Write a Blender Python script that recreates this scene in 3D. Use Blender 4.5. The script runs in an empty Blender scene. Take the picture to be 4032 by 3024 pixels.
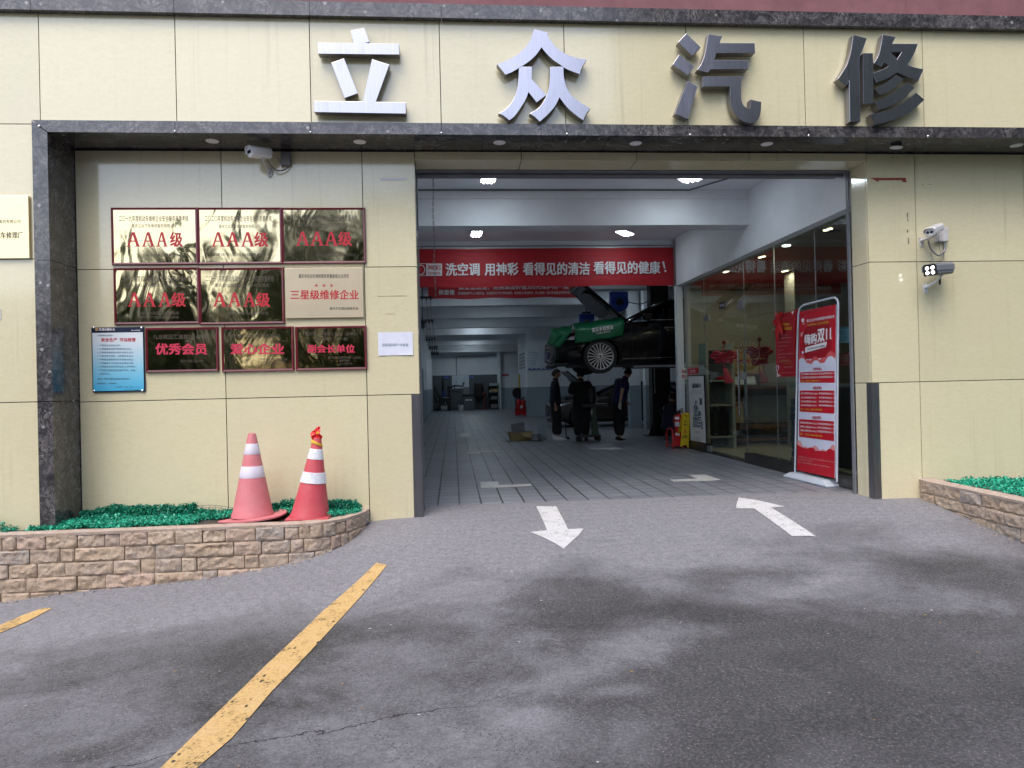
import bpy, bmesh, math, random
import numpy as np
from mathutils import Vector, Matrix, noise
from mathutils.geometry import tessellate_polygon
S = bpy.context.scene
COL = S.collection
R = math.radians
random.seed(7)

# ------------------------------------------------------------------ camera, sky, sun, exposure
FPX, YAW, PITCH, ROLL = 2800.0, R(4.75), R(0.204), R(-1.32)
_r = Vector((math.cos(YAW), -math.sin(YAW), 0))
_f = Vector((math.sin(YAW)*math.cos(PITCH), math.cos(YAW)*math.cos(PITCH), math.sin(PITCH)))
_u = _r.cross(_f)
CR = math.cos(ROLL)*_r + math.sin(ROLL)*_u
CU = -math.sin(ROLL)*_r + math.cos(ROLL)*_u
cam = bpy.data.cameras.new('camera')
cam.sensor_width = 36.0
cam.lens = 36.0*FPX/4032
cam.clip_start, cam.clip_end = 0.05, 500
camo = bpy.data.objects.new('camera', cam)
COL.objects.link(camo)
camo.matrix_world = Matrix(((CR.x, CU.x, -_f.x, 0), (CR.y, CU.y, -_f.y, 0), (CR.z, CU.z, -_f.z, 0), (0, 0, 0, 1)))
S.camera = camo

SUN_EL, SUN_AZ = 58, 205      # azimuth: clockwise from +Y (behind the camera, a little to the left)
w = bpy.data.worlds.new('World'); S.world = w; w.use_nodes = True
nt = w.node_tree
sky = nt.nodes.new('ShaderNodeTexSky'); sky.sky_type = 'NISHITA'; sky.sun_disc = False
sky.sun_elevation = R(SUN_EL); sky.sun_rotation = R(SUN_AZ); sky.dust_density = 3.0; sky.air_density = 1.0
nt.links.new(sky.outputs[0], nt.nodes['Background'].inputs[0])
nt.nodes['Background'].inputs[1].default_value = 0.15
sl = bpy.data.lights.new('sun', 'SUN'); sl.energy = 0.55; sl.angle = R(40); sl.color = (1, .97, .93)
so = bpy.data.objects.new('sun', sl); COL.objects.link(so)
sd = Vector((math.sin(R(SUN_AZ))*math.cos(R(SUN_EL)), math.cos(R(SUN_AZ))*math.cos(R(SUN_EL)), math.sin(R(SUN_EL))))
so.rotation_euler = sd.to_track_quat('Z', 'Y').to_euler()
so.location = (0, -20, 30)
S.view_settings.view_transform = 'Standard'; S.view_settings.look = 'None'
S.view_settings.exposure = 1.22; S.view_settings.gamma = 1.0

# ------------------------------------------------------------------ measuring from the photo: a pixel onto a real plane
def ray(px, py):
    return CR*((px-2016)/FPX) - CU*((py-1512)/FPX) + _f
def aty(px, py, Y):
    d = ray(px, py); return d*(Y/d.y)
def atx(px, py, X):
    d = ray(px, py); return d*(X/d.x)
def atz(px, py, Z):
    d = ray(px, py); return d*(Z/d.z)
def atp(px, py, P, N):
    d = ray(px, py); return d*(P.dot(N)/d.dot(N))
def zoom(x0, y0, s):
    return lambda x, y: (x0+x/s, y0+y/s)

FLOOR = -1.30

# ------------------------------------------------------------------ mesh builder
class MB:
    def __init__(s): s.v = []; s.f = []; s.m = []; s.col = []
    def add(s, vs, fs, mi=0):
        o = len(s.v); s.v += [tuple(v) for v in vs]
        for f in fs: s.f.append(tuple(i+o for i in f)); s.m.append(mi)
        return s
    def box(s, x0, x1, y0, y1, z0, z1, mi=0):
        return s.add([(x0,y0,z0),(x1,y0,z0),(x1,y1,z0),(x0,y1,z0),(x0,y0,z1),(x1,y0,z1),(x1,y1,z1),(x0,y1,z1)],
                     [(0,3,2,1),(4,5,6,7),(0,1,5,4),(1,2,6,5),(2,3,7,6),(3,0,4,7)], mi)
    def obox(s, C, ax, ay, az, mi=0):
        C = Vector(C); ax, ay, az = Vector(ax), Vector(ay), Vector(az)
        vs = [C+a*ax+b*ay+c*az for c in (-1,1) for a, b in ((-1,-1),(1,-1),(1,1),(-1,1))]
        return s.add(vs, [(0,3,2,1),(4,5,6,7),(0,1,5,4),(1,2,6,5),(2,3,7,6),(3,0,4,7)], mi)
    def quad(s, a, b, c, d, mi=0): return s.add([a,b,c,d], [(0,1,2,3)], mi)
    def tube(s, pts, r, n=10, mi=0, cap=True):
        pts = [Vector(p) for p in pts]; k = len(pts)
        rs = r if isinstance(r, (list, tuple)) else [r]*k
        vs = []; pu = None
        for i, p in enumerate(pts):
            t = (pts[min(i+1,k-1)]-pts[max(i-1,0)])
            t = t.normalized() if t.length > 1e-9 else Vector((0,0,1))
            if pu is None:
                a = Vector((0,0,1)) if abs(t.z) < .9 else Vector((1,0,0))
                pu = (a - t*a.dot(t)).normalized()
            else:
                q = pu - t*pu.dot(t)
                pu = q.normalized() if q.length > 1e-6 else pu
            b = t.cross(pu)
            for j in range(n):
                an = 2*math.pi*j/n
                vs.append(p + (pu*math.cos(an)+b*math.sin(an))*rs[i])
        fs = [(i*n+j, i*n+(j+1)%n, (i+1)*n+(j+1)%n, (i+1)*n+j) for i in range(k-1) for j in range(n)]
        if cap: fs += [tuple(range(n-1,-1,-1)), tuple((k-1)*n+j for j in range(n))]
        return s.add(vs, fs, mi)
    def lathe(s, prof, C=(0,0,0), axis=(0,0,1), n=24, mi=0, lean=(0,0)):
        # prof: list of (radius, height along axis)
        C = Vector(C); t = Vector(axis).normalized()
        a = Vector((0,0,1)) if abs(t.z) < .9 else Vector((1,0,0))
        u_ = (a - t*a.dot(t)).normalized(); b = t.cross(u_)
        vs = []
        for r_, h in prof:
            for j in range(n):
                an = 2*math.pi*j/n
                vs.append(C + t*h + (u_*math.cos(an)+b*math.sin(an))*r_)
        k = len(prof)
        fs = [(i*n+j, i*n+(j+1)%n, (i+1)*n+(j+1)%n, (i+1)*n+j) for i in range(k-1) for j in range(n)]
        if prof[0][0] > 1e-5: fs.append(tuple(range(n-1,-1,-1)))
        if prof[-1][0] > 1e-5: fs.append(tuple((k-1)*n+j for j in range(n)))
        return s.add(vs, fs, mi)
    def prism(s, poly, off, mi=0, holes=(), mi_side=None):
        # poly: list of 3-D points of the front face; off: vector to the back
        off = Vector(off); loops = [[Vector(p) for p in poly]] + [[Vector(p) for p in h] for h in holes]
        flat = [p for l in loops for p in l]
        tris = tessellate_polygon(loops); nn = len(flat); o = len(s.v)
        s.v += [tuple(p) for p in flat] + [tuple(p+off) for p in flat]
        ms = mi if mi_side is None else mi_side
        for t in tris:
            a, b, c = (flat[i] for i in t)
            if (b-a).cross(c-a).dot(off) > 0: t = (t[0], t[2], t[1])
            s.f.append(tuple(i+o for i in t)); s.m.append(mi)
            s.f.append(tuple(i+o+nn for i in (t[0], t[2], t[1]))); s.m.append(ms)
        st = 0
        for l in loops:
            k = len(l)
            for i in range(k):
                a, b = st+i, st+(i+1) % k
                s.f.append((o+a, o+b, o+b+nn, o+a+nn)); s.m.append(ms)
            st += k
        return s
    def flat(s, poly, mi=0):
        poly = [Vector(p) for p in poly]
        return s.add(poly, [tuple(t) for t in tessellate_polygon([poly])], mi)
    def build(s, name, mats, parent=None, smooth=False, bevel=0, angle=40, fixn=True):
        me = bpy.data.meshes.new(name)
        me.from_pydata([tuple(v) for v in s.v], [], s.f)
        if not isinstance(mats, (list, tuple)): mats = [mats]
        for m in mats: me.materials.append(m)
        me.polygons.foreach_set('material_index', s.m)
        if fixn:
            bm = bmesh.new(); bm.from_mesh(me)
            bmesh.ops.recalc_face_normals(bm, faces=bm.faces); bm.to_mesh(me); bm.free()
        if smooth:
            me.polygons.foreach_set('use_smooth', [True]*len(me.polygons))
            me.set_sharp_from_angle(angle=R(angle))
        o = bpy.data.objects.new(name, me); COL.objects.link(o)
        if parent:
            o.parent = parent
            o.matrix_parent_inverse = Matrix.Translation(-Vector(parent.location)) if parent.type == 'EMPTY' and parent.rotation_euler.z == 0 else parent.matrix_basis.inverted()
        if bevel:
            b = o.modifiers.new('bevel', 'BEVEL'); b.width = bevel; b.segments = 2; b.limit_method = 'ANGLE'; b.angle_limit = R(50)
        return o
def thing(name, label, cat, loc=(0,0,0), group=None):
    o = bpy.data.objects.new(name, None); COL.objects.link(o)
    o.empty_display_size = .1
    o.location = loc; o['label'] = label; o['category'] = cat
    if group: o['group'] = group
    return o
def tag(o, label, cat, group=None, kind=None):
    if label: o['label'] = label
    if cat: o['category'] = cat
    if group: o['group'] = group
    if kind: o['kind'] = kind
    return o
def dup(root, delta=(0,0,0), label=None, group=None, rotz=0):
    def rec(o, parent):
        c = o.copy(); COL.objects.link(c)
        if parent: c.parent = parent; c.matrix_parent_inverse = o.matrix_parent_inverse
        for k in o.children: rec(k, c)
        return c
    r = rec(root, None)
    r.location = Vector(root.location)+Vector(delta); r.rotation_euler.z += rotz
    if label: r['label'] = label
    if group: r['group'] = group
    return r

# ------------------------------------------------------------------ lettering
_fc = bpy.data.curves.new('lettering_source', 'FONT'); _fo = bpy.data.objects.new('lettering_source', _fc)
COL.objects.link(_fo)
_cache = {}
def glyphs(txt, bold=0.0, res=2):
    key = (txt, bold, res)
    if key not in _cache:
        _fc.body = txt; _fc.offset = bold; _fc.resolution_u = res; _fc.fill_mode = 'FRONT'
        bpy.context.view_layer.update()
        ev = _fo.evaluated_get(bpy.context.evaluated_depsgraph_get()); me = ev.to_mesh()
        vs = [(v.co.x, v.co.y) for v in me.vertices]; fs = [tuple(p.vertices) for p in me.polygons]
        ev.to_mesh_clear()
        _cache[key] = (vs, fs)
    return _cache[key]
def put_text(mb, txt, Lm, Rm, h, up=Vector((0,0,1)), mi=0, bold=0.0, res=2, slant=0.0):
    """text between Lm and Rm (middle of the left / right edge), h high, all in metres"""
    heavy = bold*2.2 if bold >= .012 else 0
    vs, fs = glyphs(txt, 0 if heavy else min(bold, .004), res)
    if not vs: return
    x0 = min(v[0] for v in vs); x1 = max(v[0] for v in vs); y0 = min(v[1] for v in vs); y1 = max(v[1] for v in vs)
    Lm, Rm = Vector(Lm), Vector(Rm)
    U = (up - (Rm-Lm).normalized()*up.dot((Rm-Lm).normalized())).normalized()
    out = [Lm + (Rm-Lm)*((a-x0)/(x1-x0) + slant*((b-y0)/(y1-y0)-.5)) + U*(h*((b-y0)/(y1-y0)-.5)) for a, b in vs]
    if heavy:       # a heavier weight: the same strokes again, shifted a little and a hair in front
        Rn = (Rm-Lm).normalized(); k = heavy*h; Nn = Rn.cross(U)
        for j, (dx, dz) in enumerate(((-.5, -.35), (.5, -.35), (-.5, .35), (.5, .35))): mb.add([p+Rn*(k*dx)+U*(k*dz)+Nn*(.00025*j) for p in out], fs, mi)
    else: mb.add(out, fs, mi)
def px_text(mb, txt, z, x0, y0, x1, y1, hz, plane, mi=0, bold=0.0, res=2, slant=0.0):
    """z: zoom function; (x0,y0)-(x1,y1) middle of the left and right edges in zoom pixels, hz height in zoom pixels"""
    A = plane(*z(x0, y0)); B = plane(*z(x1, y1))
    C = plane(*z((x0+x1)/2, (y0+y1)/2-hz/2)); D = plane(*z((x0+x1)/2, (y0+y1)/2+hz/2))
    put_text(mb, txt, A, B, (C-D).length, mi=mi, bold=bold, res=res, slant=slant)
# ------------------------------------------------------------------ materials
def N(nt, t, **kw):
    n = nt.nodes.new(t)
    for k, v in kw.items(): setattr(n, k, v)
    return n
def newmat(name):
    m = bpy.data.materials.new(name); m.use_nodes = True
    nt = m.node_tree; b = nt.nodes['Principled BSDF']
    return m, nt, b
def coords(nt, scale=(1,1,1), loc=(0,0,0), rot=(0,0,0)):
    g = N(nt, 'ShaderNodeNewGeometry'); mp = N(nt, 'ShaderNodeMapping')
    mp.inputs['Scale'].default_value = scale; mp.inputs['Location'].default_value = loc; mp.inputs['Rotation'].default_value = rot
    nt.links.new(g.outputs['Position'], mp.inputs[0]); return mp.outputs[0]
def nz(nt, vec, scale, detail=4, rough=.55, dist=0):
    n = N(nt, 'ShaderNodeTexNoise'); n.inputs['Scale'].default_value = scale; n.inputs['Detail'].default_value = detail
    n.inputs['Roughness'].default_value = rough; n.inputs['Distortion'].default_value = dist
    nt.links.new(vec, n.inputs['Vector']); return n.outputs['Fac']
def ramp(nt, fac, stops):
    n = N(nt, 'ShaderNodeValToRGB'); e = n.color_ramp.elements
    while len(e) < len(stops): e.new(.5)
    for k, (p, c) in zip(e, stops):
        k.position = p; k.color = (c, c, c, 1) if not isinstance(c, (tuple, list)) else (*c, 1)
    nt.links.new(fac, n.inputs[0]); return n.outputs[0]
def mixc(nt, fac, a, b, mode='MIX'):
    n = N(nt, 'ShaderNodeMix', data_type='RGBA', blend_type=mode)
    for sock, v in ((n.inputs[0], fac), (n.inputs[6], a), (n.inputs[7], b)):
        if hasattr(v, 'links'): nt.links.new(v, sock)
        elif isinstance(v, (tuple, list)): sock.default_value = (*v, 1)
        else: sock.default_value = v
    return n.outputs[2]
def math_(nt, op, a, b=0.0, c=0.0, clamp=False):
    n = N(nt, 'ShaderNodeMath', operation=op, use_clamp=clamp)
    for i, v in enumerate((a, b, c)):
        if hasattr(v, 'links'): nt.links.new(v, n.inputs[i])
        else: n.inputs[i].default_value = v
    return n.outputs[0]
def bump(nt, b, h, strength=.2, dist=.01):
    n = N(nt, 'ShaderNodeBump'); n.inputs['Strength'].default_value = strength; n.inputs['Distance'].default_value = dist
    nt.links.new(h, n.inputs['Height']); nt.links.new(n.outputs[0], b.inputs['Normal'])
def M(name, col, rough=.5, metal=0, var=.12, vs=6, bp=0, bs=60, coat=0, spec=.5, emit=0, alpha=1):
    m, nt, b = newmat(name)
    v = coords(nt); f = nz(nt, v, vs, 5, .6)
    lo = tuple(max(0, c*(1-var)) for c in col); hi = tuple(min(1, c*(1+var)) for c in col)
    c = ramp(nt, f, [(.3, lo), (.7, hi)])
    nt.links.new(c, b.inputs['Base Color'])
    b.inputs['Roughness'].default_value = rough; b.inputs['Metallic'].default_value = metal
    b.inputs['Specular IOR Level'].default_value = spec; b.inputs['Coat Weight'].default_value = coat
    if bp: bump(nt, b, nz(nt, v, bs, 3), bp, .004)
    if emit:
        nt.links.new(c, b.inputs['Emission Color']); b.inputs['Emission Strength'].default_value = emit
    return m
MT = {}
def cream():
    m, nt, b = newmat('cream_stone')
    v = coords(nt, (5, 5, 13), rot=(0, R(24), 0)); f = nz(nt, v, 3.2, 6, .66, .9)
    v2 = coords(nt, (3, 3, 3)); g = nz(nt, v2, .6, 3)
    c1 = ramp(nt, f, [(.25, (.62, .57, .37)), (.5, (.67, .62, .415)), (.75, (.705, .66, .46))])
    c2 = mixc(nt, ramp(nt, g, [(.4, 0), (.7, .35)]), c1, (.66, .60, .42))
    v3 = coords(nt, (5, 5, .35)); st = nz(nt, v3, 2.0, 5, .6)
    c3 = mixc(nt, ramp(nt, st, [(.62, 0), (.8, .16)]), c2, (.52, .46, .32))
    v4 = coords(nt, (30, 30, 30)); sp = nz(nt, v4, 1.4, 2)
    c4 = mixc(nt, ramp(nt, sp, [(.76, 0), (.80, .5)]), c3, (.42, .37, .27))
    gi = N(nt, 'ShaderNodeNewGeometry'); tone = ramp(nt, gi.outputs['Random Per Island'], [(0, .93), (1, 1.04)])
    c4 = mixc(nt, 1.0, c4, tone, 'MULTIPLY')
    drip = nz(nt, coords(nt, (9, 9, .22)), 1.5, 6, .7); wash = nz(nt, coords(nt, (.8, .8, .5), loc=(7, 3, 1)), 1.1, 3)
    c4 = mixc(nt, math_(nt, 'MULTIPLY', ramp(nt, drip, [(.56, 0), (.70, .42)]), ramp(nt, wash, [(.42, 0), (.62, 1)])), c4, (.40, .34, .235))
    sm = nz(nt, coords(nt, (1.3, 1.3, 2.2), loc=(1, 9, 4)), 2.2, 6, .75)
    c4 = mixc(nt, ramp(nt, sm, [(.66, 0), (.74, .28)]), c4, (.44, .375, .26))
    nt.links.new(c4, b.inputs['Base Color'])
    b.inputs['Roughness'].default_value = .22; b.inputs['Specular IOR Level'].default_value = .7; b.inputs['Coat Weight'].default_value = .7; b.inputs['Coat Roughness'].default_value = .07
    nt.links.new(ramp(nt, f, [(.2, .10), (.8, .17)]), b.inputs['Roughness'])
    bump(nt, b, nz(nt, coords(nt), 1.3, 2), .10, .006)
    return m
MT['cream'] = cream()
def marble():
    m, nt, b = newmat('dark_marble')
    v = coords(nt)
    def ridge(sc, dist, w_, lo): # thin bright threads where a warped noise crosses its middle
        n = nz(nt, v, sc, 3, .5, dist); d = math_(nt, 'ABSOLUTE', math_(nt, 'SUBTRACT', n, .5)); return ramp(nt, d, [(0, 1), (w_, lo), (w_*2.4, 0)])
    gate = ramp(nt, nz(nt, v, 5, 4, .6), [(.47, .0), (.62, 1)])
    th = math_(nt, 'MAXIMUM', math_(nt, 'MULTIPLY', ridge(7, 4, .022, .6), gate), math_(nt, 'MULTIPLY', ridge(13, 3, .026, .5), math_(nt, 'MULTIPLY', ramp(nt, nz(nt, coords(nt, loc=(4, 4, 4)), 9, 3), [(.5, 0), (.62, .8)]), 1.0)))
    base = ramp(nt, nz(nt, v, 8, 4, .55, 2.5), [(.36, (.026, .024, .026)), (.52, (.050, .047, .050)), (.68, (.105, .099, .105))])
    c = mixc(nt, math_(nt, 'MULTIPLY', th, .55), base, (.30, .282, .27))
    vo = N(nt, 'ShaderNodeTexVoronoi'); vo.inputs['Scale'].default_value = 16; nt.links.new(v, vo.inputs['Vector'])
    cr = N(nt, 'ShaderNodeSeparateColor'); nt.links.new(vo.outputs['Color'], cr.inputs[0])
    fl = math_(nt, 'MULTIPLY', ramp(nt, vo.outputs['Distance'], [(.16, 1), (.3, 0)]), ramp(nt, cr.outputs[0], [(.88, 0), (.95, .8)]))
    c = mixc(nt, fl, c, (.36, .35, .35))
    nt.links.new(c, b.inputs['Base Color']); b.inputs['Roughness'].default_value = .2; b.inputs['Specular IOR Level'].default_value = .8
    return m
MT['marble'] = marble()
def brushed(name, col, rough=.33, vertical=True):
    m, nt, b = newmat(name)
    v = coords(nt, (60, 60, 1.2) if vertical else (1.2, 60, 60)); f = nz(nt, v, 2.0, 4, .7)
    v2 = coords(nt, (9, 9, 1.3)); g = nz(nt, v2, 1.6, 4)
    c = ramp(nt, f, [(.3, tuple(x*.82 for x in col)), (.7, col)])
    c = mixc(nt, ramp(nt, g, [(.55, 0), (.75, .35)]), c, tuple(x*.6 for x in col))
    nt.links.new(c, b.inputs['Base Color']); b.inputs['Metallic'].default_value = 1
    nt.links.new(ramp(nt, f, [(.2, rough*.8), (.8, rough*1.25)]), b.inputs['Roughness'])
    b.inputs['Anisotropic'].default_value = .5
    return m
MT['sign_steel'] = brushed('brushed_steel', (.52, .50, .55), .22)
MT['guard_steel'] = brushed('guard_steel', (.30, .30, .32), .42)
def brass(name, seed, amp=.5, sc=3.0):
    m, nt, b = newmat(name)
    v = coords(nt, (1.0, 1, .6), loc=(seed*3.1, seed*1.7, seed*.9)); f = nz(nt, v, sc, 2.2, .45, 1.0)
    b.inputs['Base Color'].default_value = (.66, .545, .33, 1); b.inputs['Metallic'].default_value = 1
    b.inputs['Roughness'].default_value = .06
    bump(nt, b, f, amp, .022)
    return m
def asphalt():
    m, nt, b = newmat('asphalt')
    v = coords(nt); sx = N(nt, 'ShaderNodeSeparateXYZ'); nt.links.new(v, sx.inputs[0])
    X, Y = sx.outputs[0], sx.outputs[1]
    big = nz(nt, v, .55, 5, .6, .8); med = nz(nt, coords(nt, (1, 1.05, 1), loc=(2.3, 5.1, 0)), .95, 6, .62, .4); fine = nz(nt, v, 60, 4, .75); grit = nz(nt, v, 170, 2, .6)
    # the swept, dusty apron by the door and along the planter against the darker carriageway
    t = math_(nt, 'ADD', Y, math_(nt, 'MULTIPLY', X, -.10))
    t = math_(nt, 'ADD', t, math_(nt, 'MULTIPLY', math_(nt, 'SUBTRACT', big, .5), 3.4))
    t = math_(nt, 'ADD', t, math_(nt, 'MULTIPLY', math_(nt, 'SUBTRACT', med, .5), 3.0))
    mr = N(nt, 'ShaderNodeMapRange'); mr.inputs['From Min'].default_value = 4.35; mr.inputs['From Max'].default_value = 5.7
    nt.links.new(t, mr.inputs['Value']); apron = mr.outputs[0]
    dust = ramp(nt, med, [(.44, 0), (.64, .95)])
    lx = N(nt, 'ShaderNodeMapRange'); lx.inputs['From Min'].default_value = 1.6; lx.inputs['From Max'].default_value = -.6
    lx.inputs['To Min'].default_value = .20; lx.inputs['To Max'].default_value = .9
    nt.links.new(X, lx.inputs['Value'])
    dust = math_(nt, 'MULTIPLY', dust, lx.outputs[0])
    k = math_(nt, 'MAXIMUM', math_(nt, 'MULTIPLY', apron, .92), dust)
    # individual dust films and damp, oily patches where they lie on the forecourt: centre, half axes (m), tilt, dustiness, strength
    wob = math_(nt, 'MULTIPLY', math_(nt, 'SUBTRACT', nz(nt, v, 1.5, 8, .72, .5), .5), 3.6)
    for cx_, cy_, ax_, by_, tilt, target, st_ in PATCHES:
        ct, sn = math.cos(tilt), math.sin(tilt)
        dx = math_(nt, 'SUBTRACT', X, cx_); dy = math_(nt, 'SUBTRACT', Y, cy_)
        p = math_(nt, 'MULTIPLY', math_(nt, 'ADD', math_(nt, 'MULTIPLY', dx, ct), math_(nt, 'MULTIPLY', dy, sn)), 1/ax_)
        q = math_(nt, 'MULTIPLY', math_(nt, 'SUBTRACT', math_(nt, 'MULTIPLY', dy, ct), math_(nt, 'MULTIPLY', dx, sn)), 1/by_)
        r2 = math_(nt, 'SQRT', math_(nt, 'ADD', math_(nt, 'MULTIPLY', p, p), math_(nt, 'MULTIPLY', q, q)))
        sh = N(nt, 'ShaderNodeMapRange', interpolation_type='SMOOTHSTEP'); sh.inputs['From Min'].default_value = 1.45; sh.inputs['From Max'].default_value = .25
        nt.links.new(math_(nt, 'ADD', r2, wob), sh.inputs['Value'])
        mk = math_(nt, 'MULTIPLY', math_(nt, 'MULTIPLY', sh.outputs[0], st_), ramp(nt, med, [(.30, .55), (.6, 1)]))
        k = math_(nt, 'ADD', math_(nt, 'MULTIPLY', k, math_(nt, 'SUBTRACT', 1.0, mk)), math_(nt, 'MULTIPLY', mk, target))
    k = math_(nt, 'MULTIPLY', k, ramp(nt, fine, [(.25, .62), (.65, 1.08)]))
    dark = ramp(nt, fine, [(.30, (.022, .022, .023)), (.5, (.056, .055, .056)), (.70, (.138, .133, .132))])
    light = ramp(nt, nz(nt, v, 22, 6, .75), [(.25, (.165, .163, .180)), (.75, (.320, .316, .340))])
    c = mixc(nt, k, dark, light)
    # stones in the wearing course
    vo = N(nt, 'ShaderNodeTexVoronoi'); vo.inputs['Scale'].default_value = 75; nt.links.new(v, vo.inputs['Vector'])
    cr = N(nt, 'ShaderNodeSeparateColor'); nt.links.new(vo.outputs['Color'], cr.inputs[0])
    st = math_(nt, 'MULTIPLY', ramp(nt, vo.outputs['Distance'], [(.16, 1), (.34, 0)]), ramp(nt, cr.outputs[0], [(.80, 0), (.90, 1)]))
    c = mixc(nt, math_(nt, 'MULTIPLY', st, math_(nt, 'SUBTRACT', 1.0, math_(nt, 'MULTIPLY', k, .75))), c, mixc(nt, cr.outputs[1], (.34, .33, .32), (.22, .17, .13)))
    sd = math_(nt, 'MULTIPLY', ramp(nt, vo.outputs['Distance'], [(.2, 1), (.42, 0)]), ramp(nt, cr.outputs[2], [(.72, 0), (.85, .8)]))
    c = mixc(nt, sd, c, (.022, .022, .023))
    # damp patch darker than the rest, with its own ragged edge
    damp = ramp(nt, nz(nt, coords(nt, (1, 1.5, 1), loc=(3.1, 1.7, 0)), .85, 5, .6, 1.0), [(.52, 0), (.60, .30)])
    dr = N(nt, 'ShaderNodeMapRange'); dr.inputs['From Min'].default_value = 6.2; dr.inputs['From Max'].default_value = 5.0; nt.links.new(Y, dr.inputs['Value'])
    c = mixc(nt, math_(nt, 'MULTIPLY', damp, dr.outputs[0]), c, (.52, .50, .48), 'MULTIPLY')
    # a long crack
    ck = math_(nt, 'ADD', Y, math_(nt, 'MULTIPLY', X, -.16)); ck = math_(nt, 'ADD', ck, math_(nt, 'MULTIPLY', nz(nt, v, 2.2, 6, .7), .35))
    ck = math_(nt, 'ABSOLUTE', math_(nt, 'SUBTRACT', ck, 3.86))
    cm = N(nt, 'ShaderNodeMapRange'); cm.inputs['From Min'].default_value = .0025; cm.inputs['From Max'].default_value = .007; cm.inputs['To Min'].default_value = 1; cm.inputs['To Max'].default_value = 0
    nt.links.new(ck, cm.inputs['Value'])
    cx = N(nt, 'ShaderNodeMapRange'); cx.inputs['From Min'].default_value = .5; cx.inputs['From Max'].default_value = -.2; nt.links.new(X, cx.inputs['Value'])
    c = mixc(nt, math_(nt, 'MULTIPLY', math_(nt, 'MULTIPLY', cm.outputs[0], cx.outputs[0]), ramp(nt, med, [(.4, .2), (.5, 1)])), c, (.016, .015, .015))
    nt.links.new(c, b.inputs['Base Color'])
    nt.links.new(ramp(nt, big, [(.3, .72), (.7, .9)]), b.inputs['Roughness']); b.inputs['Specular IOR Level'].default_value = .35
    h = math_(nt, 'ADD', math_(nt, 'MULTIPLY', fine, 1.0), math_(nt, 'MULTIPLY', grit, .8))
    h = math_(nt, 'ADD', h, math_(nt, 'MULTIPLY', st, .6))
    bump(nt, b, h, .75, .006)
    return m
PATCHES = [(1.83, 3.71, 1.24, 0.82, 0, 0.02, 0.9), (0.89, 4.86, 0.6, 0.66, 0, 0.0, 0.95), (-1.54, 4.87, 0.6, 0.54, 0, 0.05, 0.75), (3.97, 5.04, 0.47, 0.45, 0, 0.0, 0.9), (2.26, 5.37, 0.57, 0.27, 0, 0.0, 0.8), (-0.82, 3.58, 0.64, 0.29, 0, 0.35, 0.5), (1.19, 4.37, 0.4, 0.23, 0.5, 0.8, 0.85), (0.59, 3.93, 0.33, 0.17, 0.45, 0.75, 0.85), (0.33, 3.49, 0.19, 0.11, 0, 0.85, 0.8), (3.13, 4.78, 0.56, 0.27, -0.3, 0.75, 0.8), (2.25, 5.12, 0.2, 0.23, -0.4, 0.7, 0.7), (-0.37, 4.28, 0.5, 0.42, 0, 0.75, 0.7), (-2.15, 4.06, 0.63, 0.5, 0, 0.7, 0.75), (-2.37, 6.27, 1.93, 0.39, 0, 0.85, 0.8), (0.81, 3.71, 0.18, 0.07, 0, 0.75, 0.6), (-1.01, 5.26, 0.82, 0.26, 0.1, 0.75, 0.6)]
MT['asphalt'] = asphalt()
def paint(name, col, wear=.55, tint=(.6, .6, .6)):
    m, nt, b = newmat(name)
    v = coords(nt); f = nz(nt, v, 55, 5, .75); g = nz(nt, v, 7, 5, .7)
    c = ramp(nt, g, [(.3, tuple(x*.70 for x in col)), (.5, tuple(x*.92 for x in col)), (.72, tuple(x*.85+.05 for x in col))])
    c = mixc(nt, ramp(nt, f, [(.3, .6), (.55, 0)]), c, tuple(x*.42 for x in col))
    nt.links.new(c, b.inputs['Base Color']); b.inputs['Roughness'].default_value = .8
    vo = N(nt, 'ShaderNodeTexVoronoi'); vo.inputs['Scale'].default_value = 22; nt.links.new(coords(nt, (1, .7, 1)), vo.inputs['Vector'])
    cr = N(nt, 'ShaderNodeSeparateColor'); nt.links.new(vo.outputs['Color'], cr.inputs[0])
    chips = math_(nt, 'MULTIPLY', ramp(nt, math_(nt, 'ADD', vo.outputs['Distance'], math_(nt, 'MULTIPLY', f, .5)), [(.42, 1), (.48, 0)]), ramp(nt, cr.outputs[0], [(.80, 0), (.83, 1)]))
    worn = ramp(nt, math_(nt, 'ADD', math_(nt, 'MULTIPLY', f, .55), math_(nt, 'MULTIPLY', g, .45)), [(wear-.08, 0), (wear, 1)])
    a = math_(nt, 'MAXIMUM', chips, math_(nt, 'SUBTRACT', 1.0, worn))
    nt.links.new(math_(nt, 'SUBTRACT', 1.0, a, clamp=True), b.inputs['Alpha'])
    bump(nt, b, f, .3, .003)
    return m
MT['white_paint'] = paint('white_road_paint', (.64, .635, .64), .43)
MT['yellow_paint'] = paint('yellow_road_paint', (.60, .395, .155), .45)
MT['floor_tape'] = paint('floor_marking_paint', (.62, .63, .62), .30)
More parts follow.
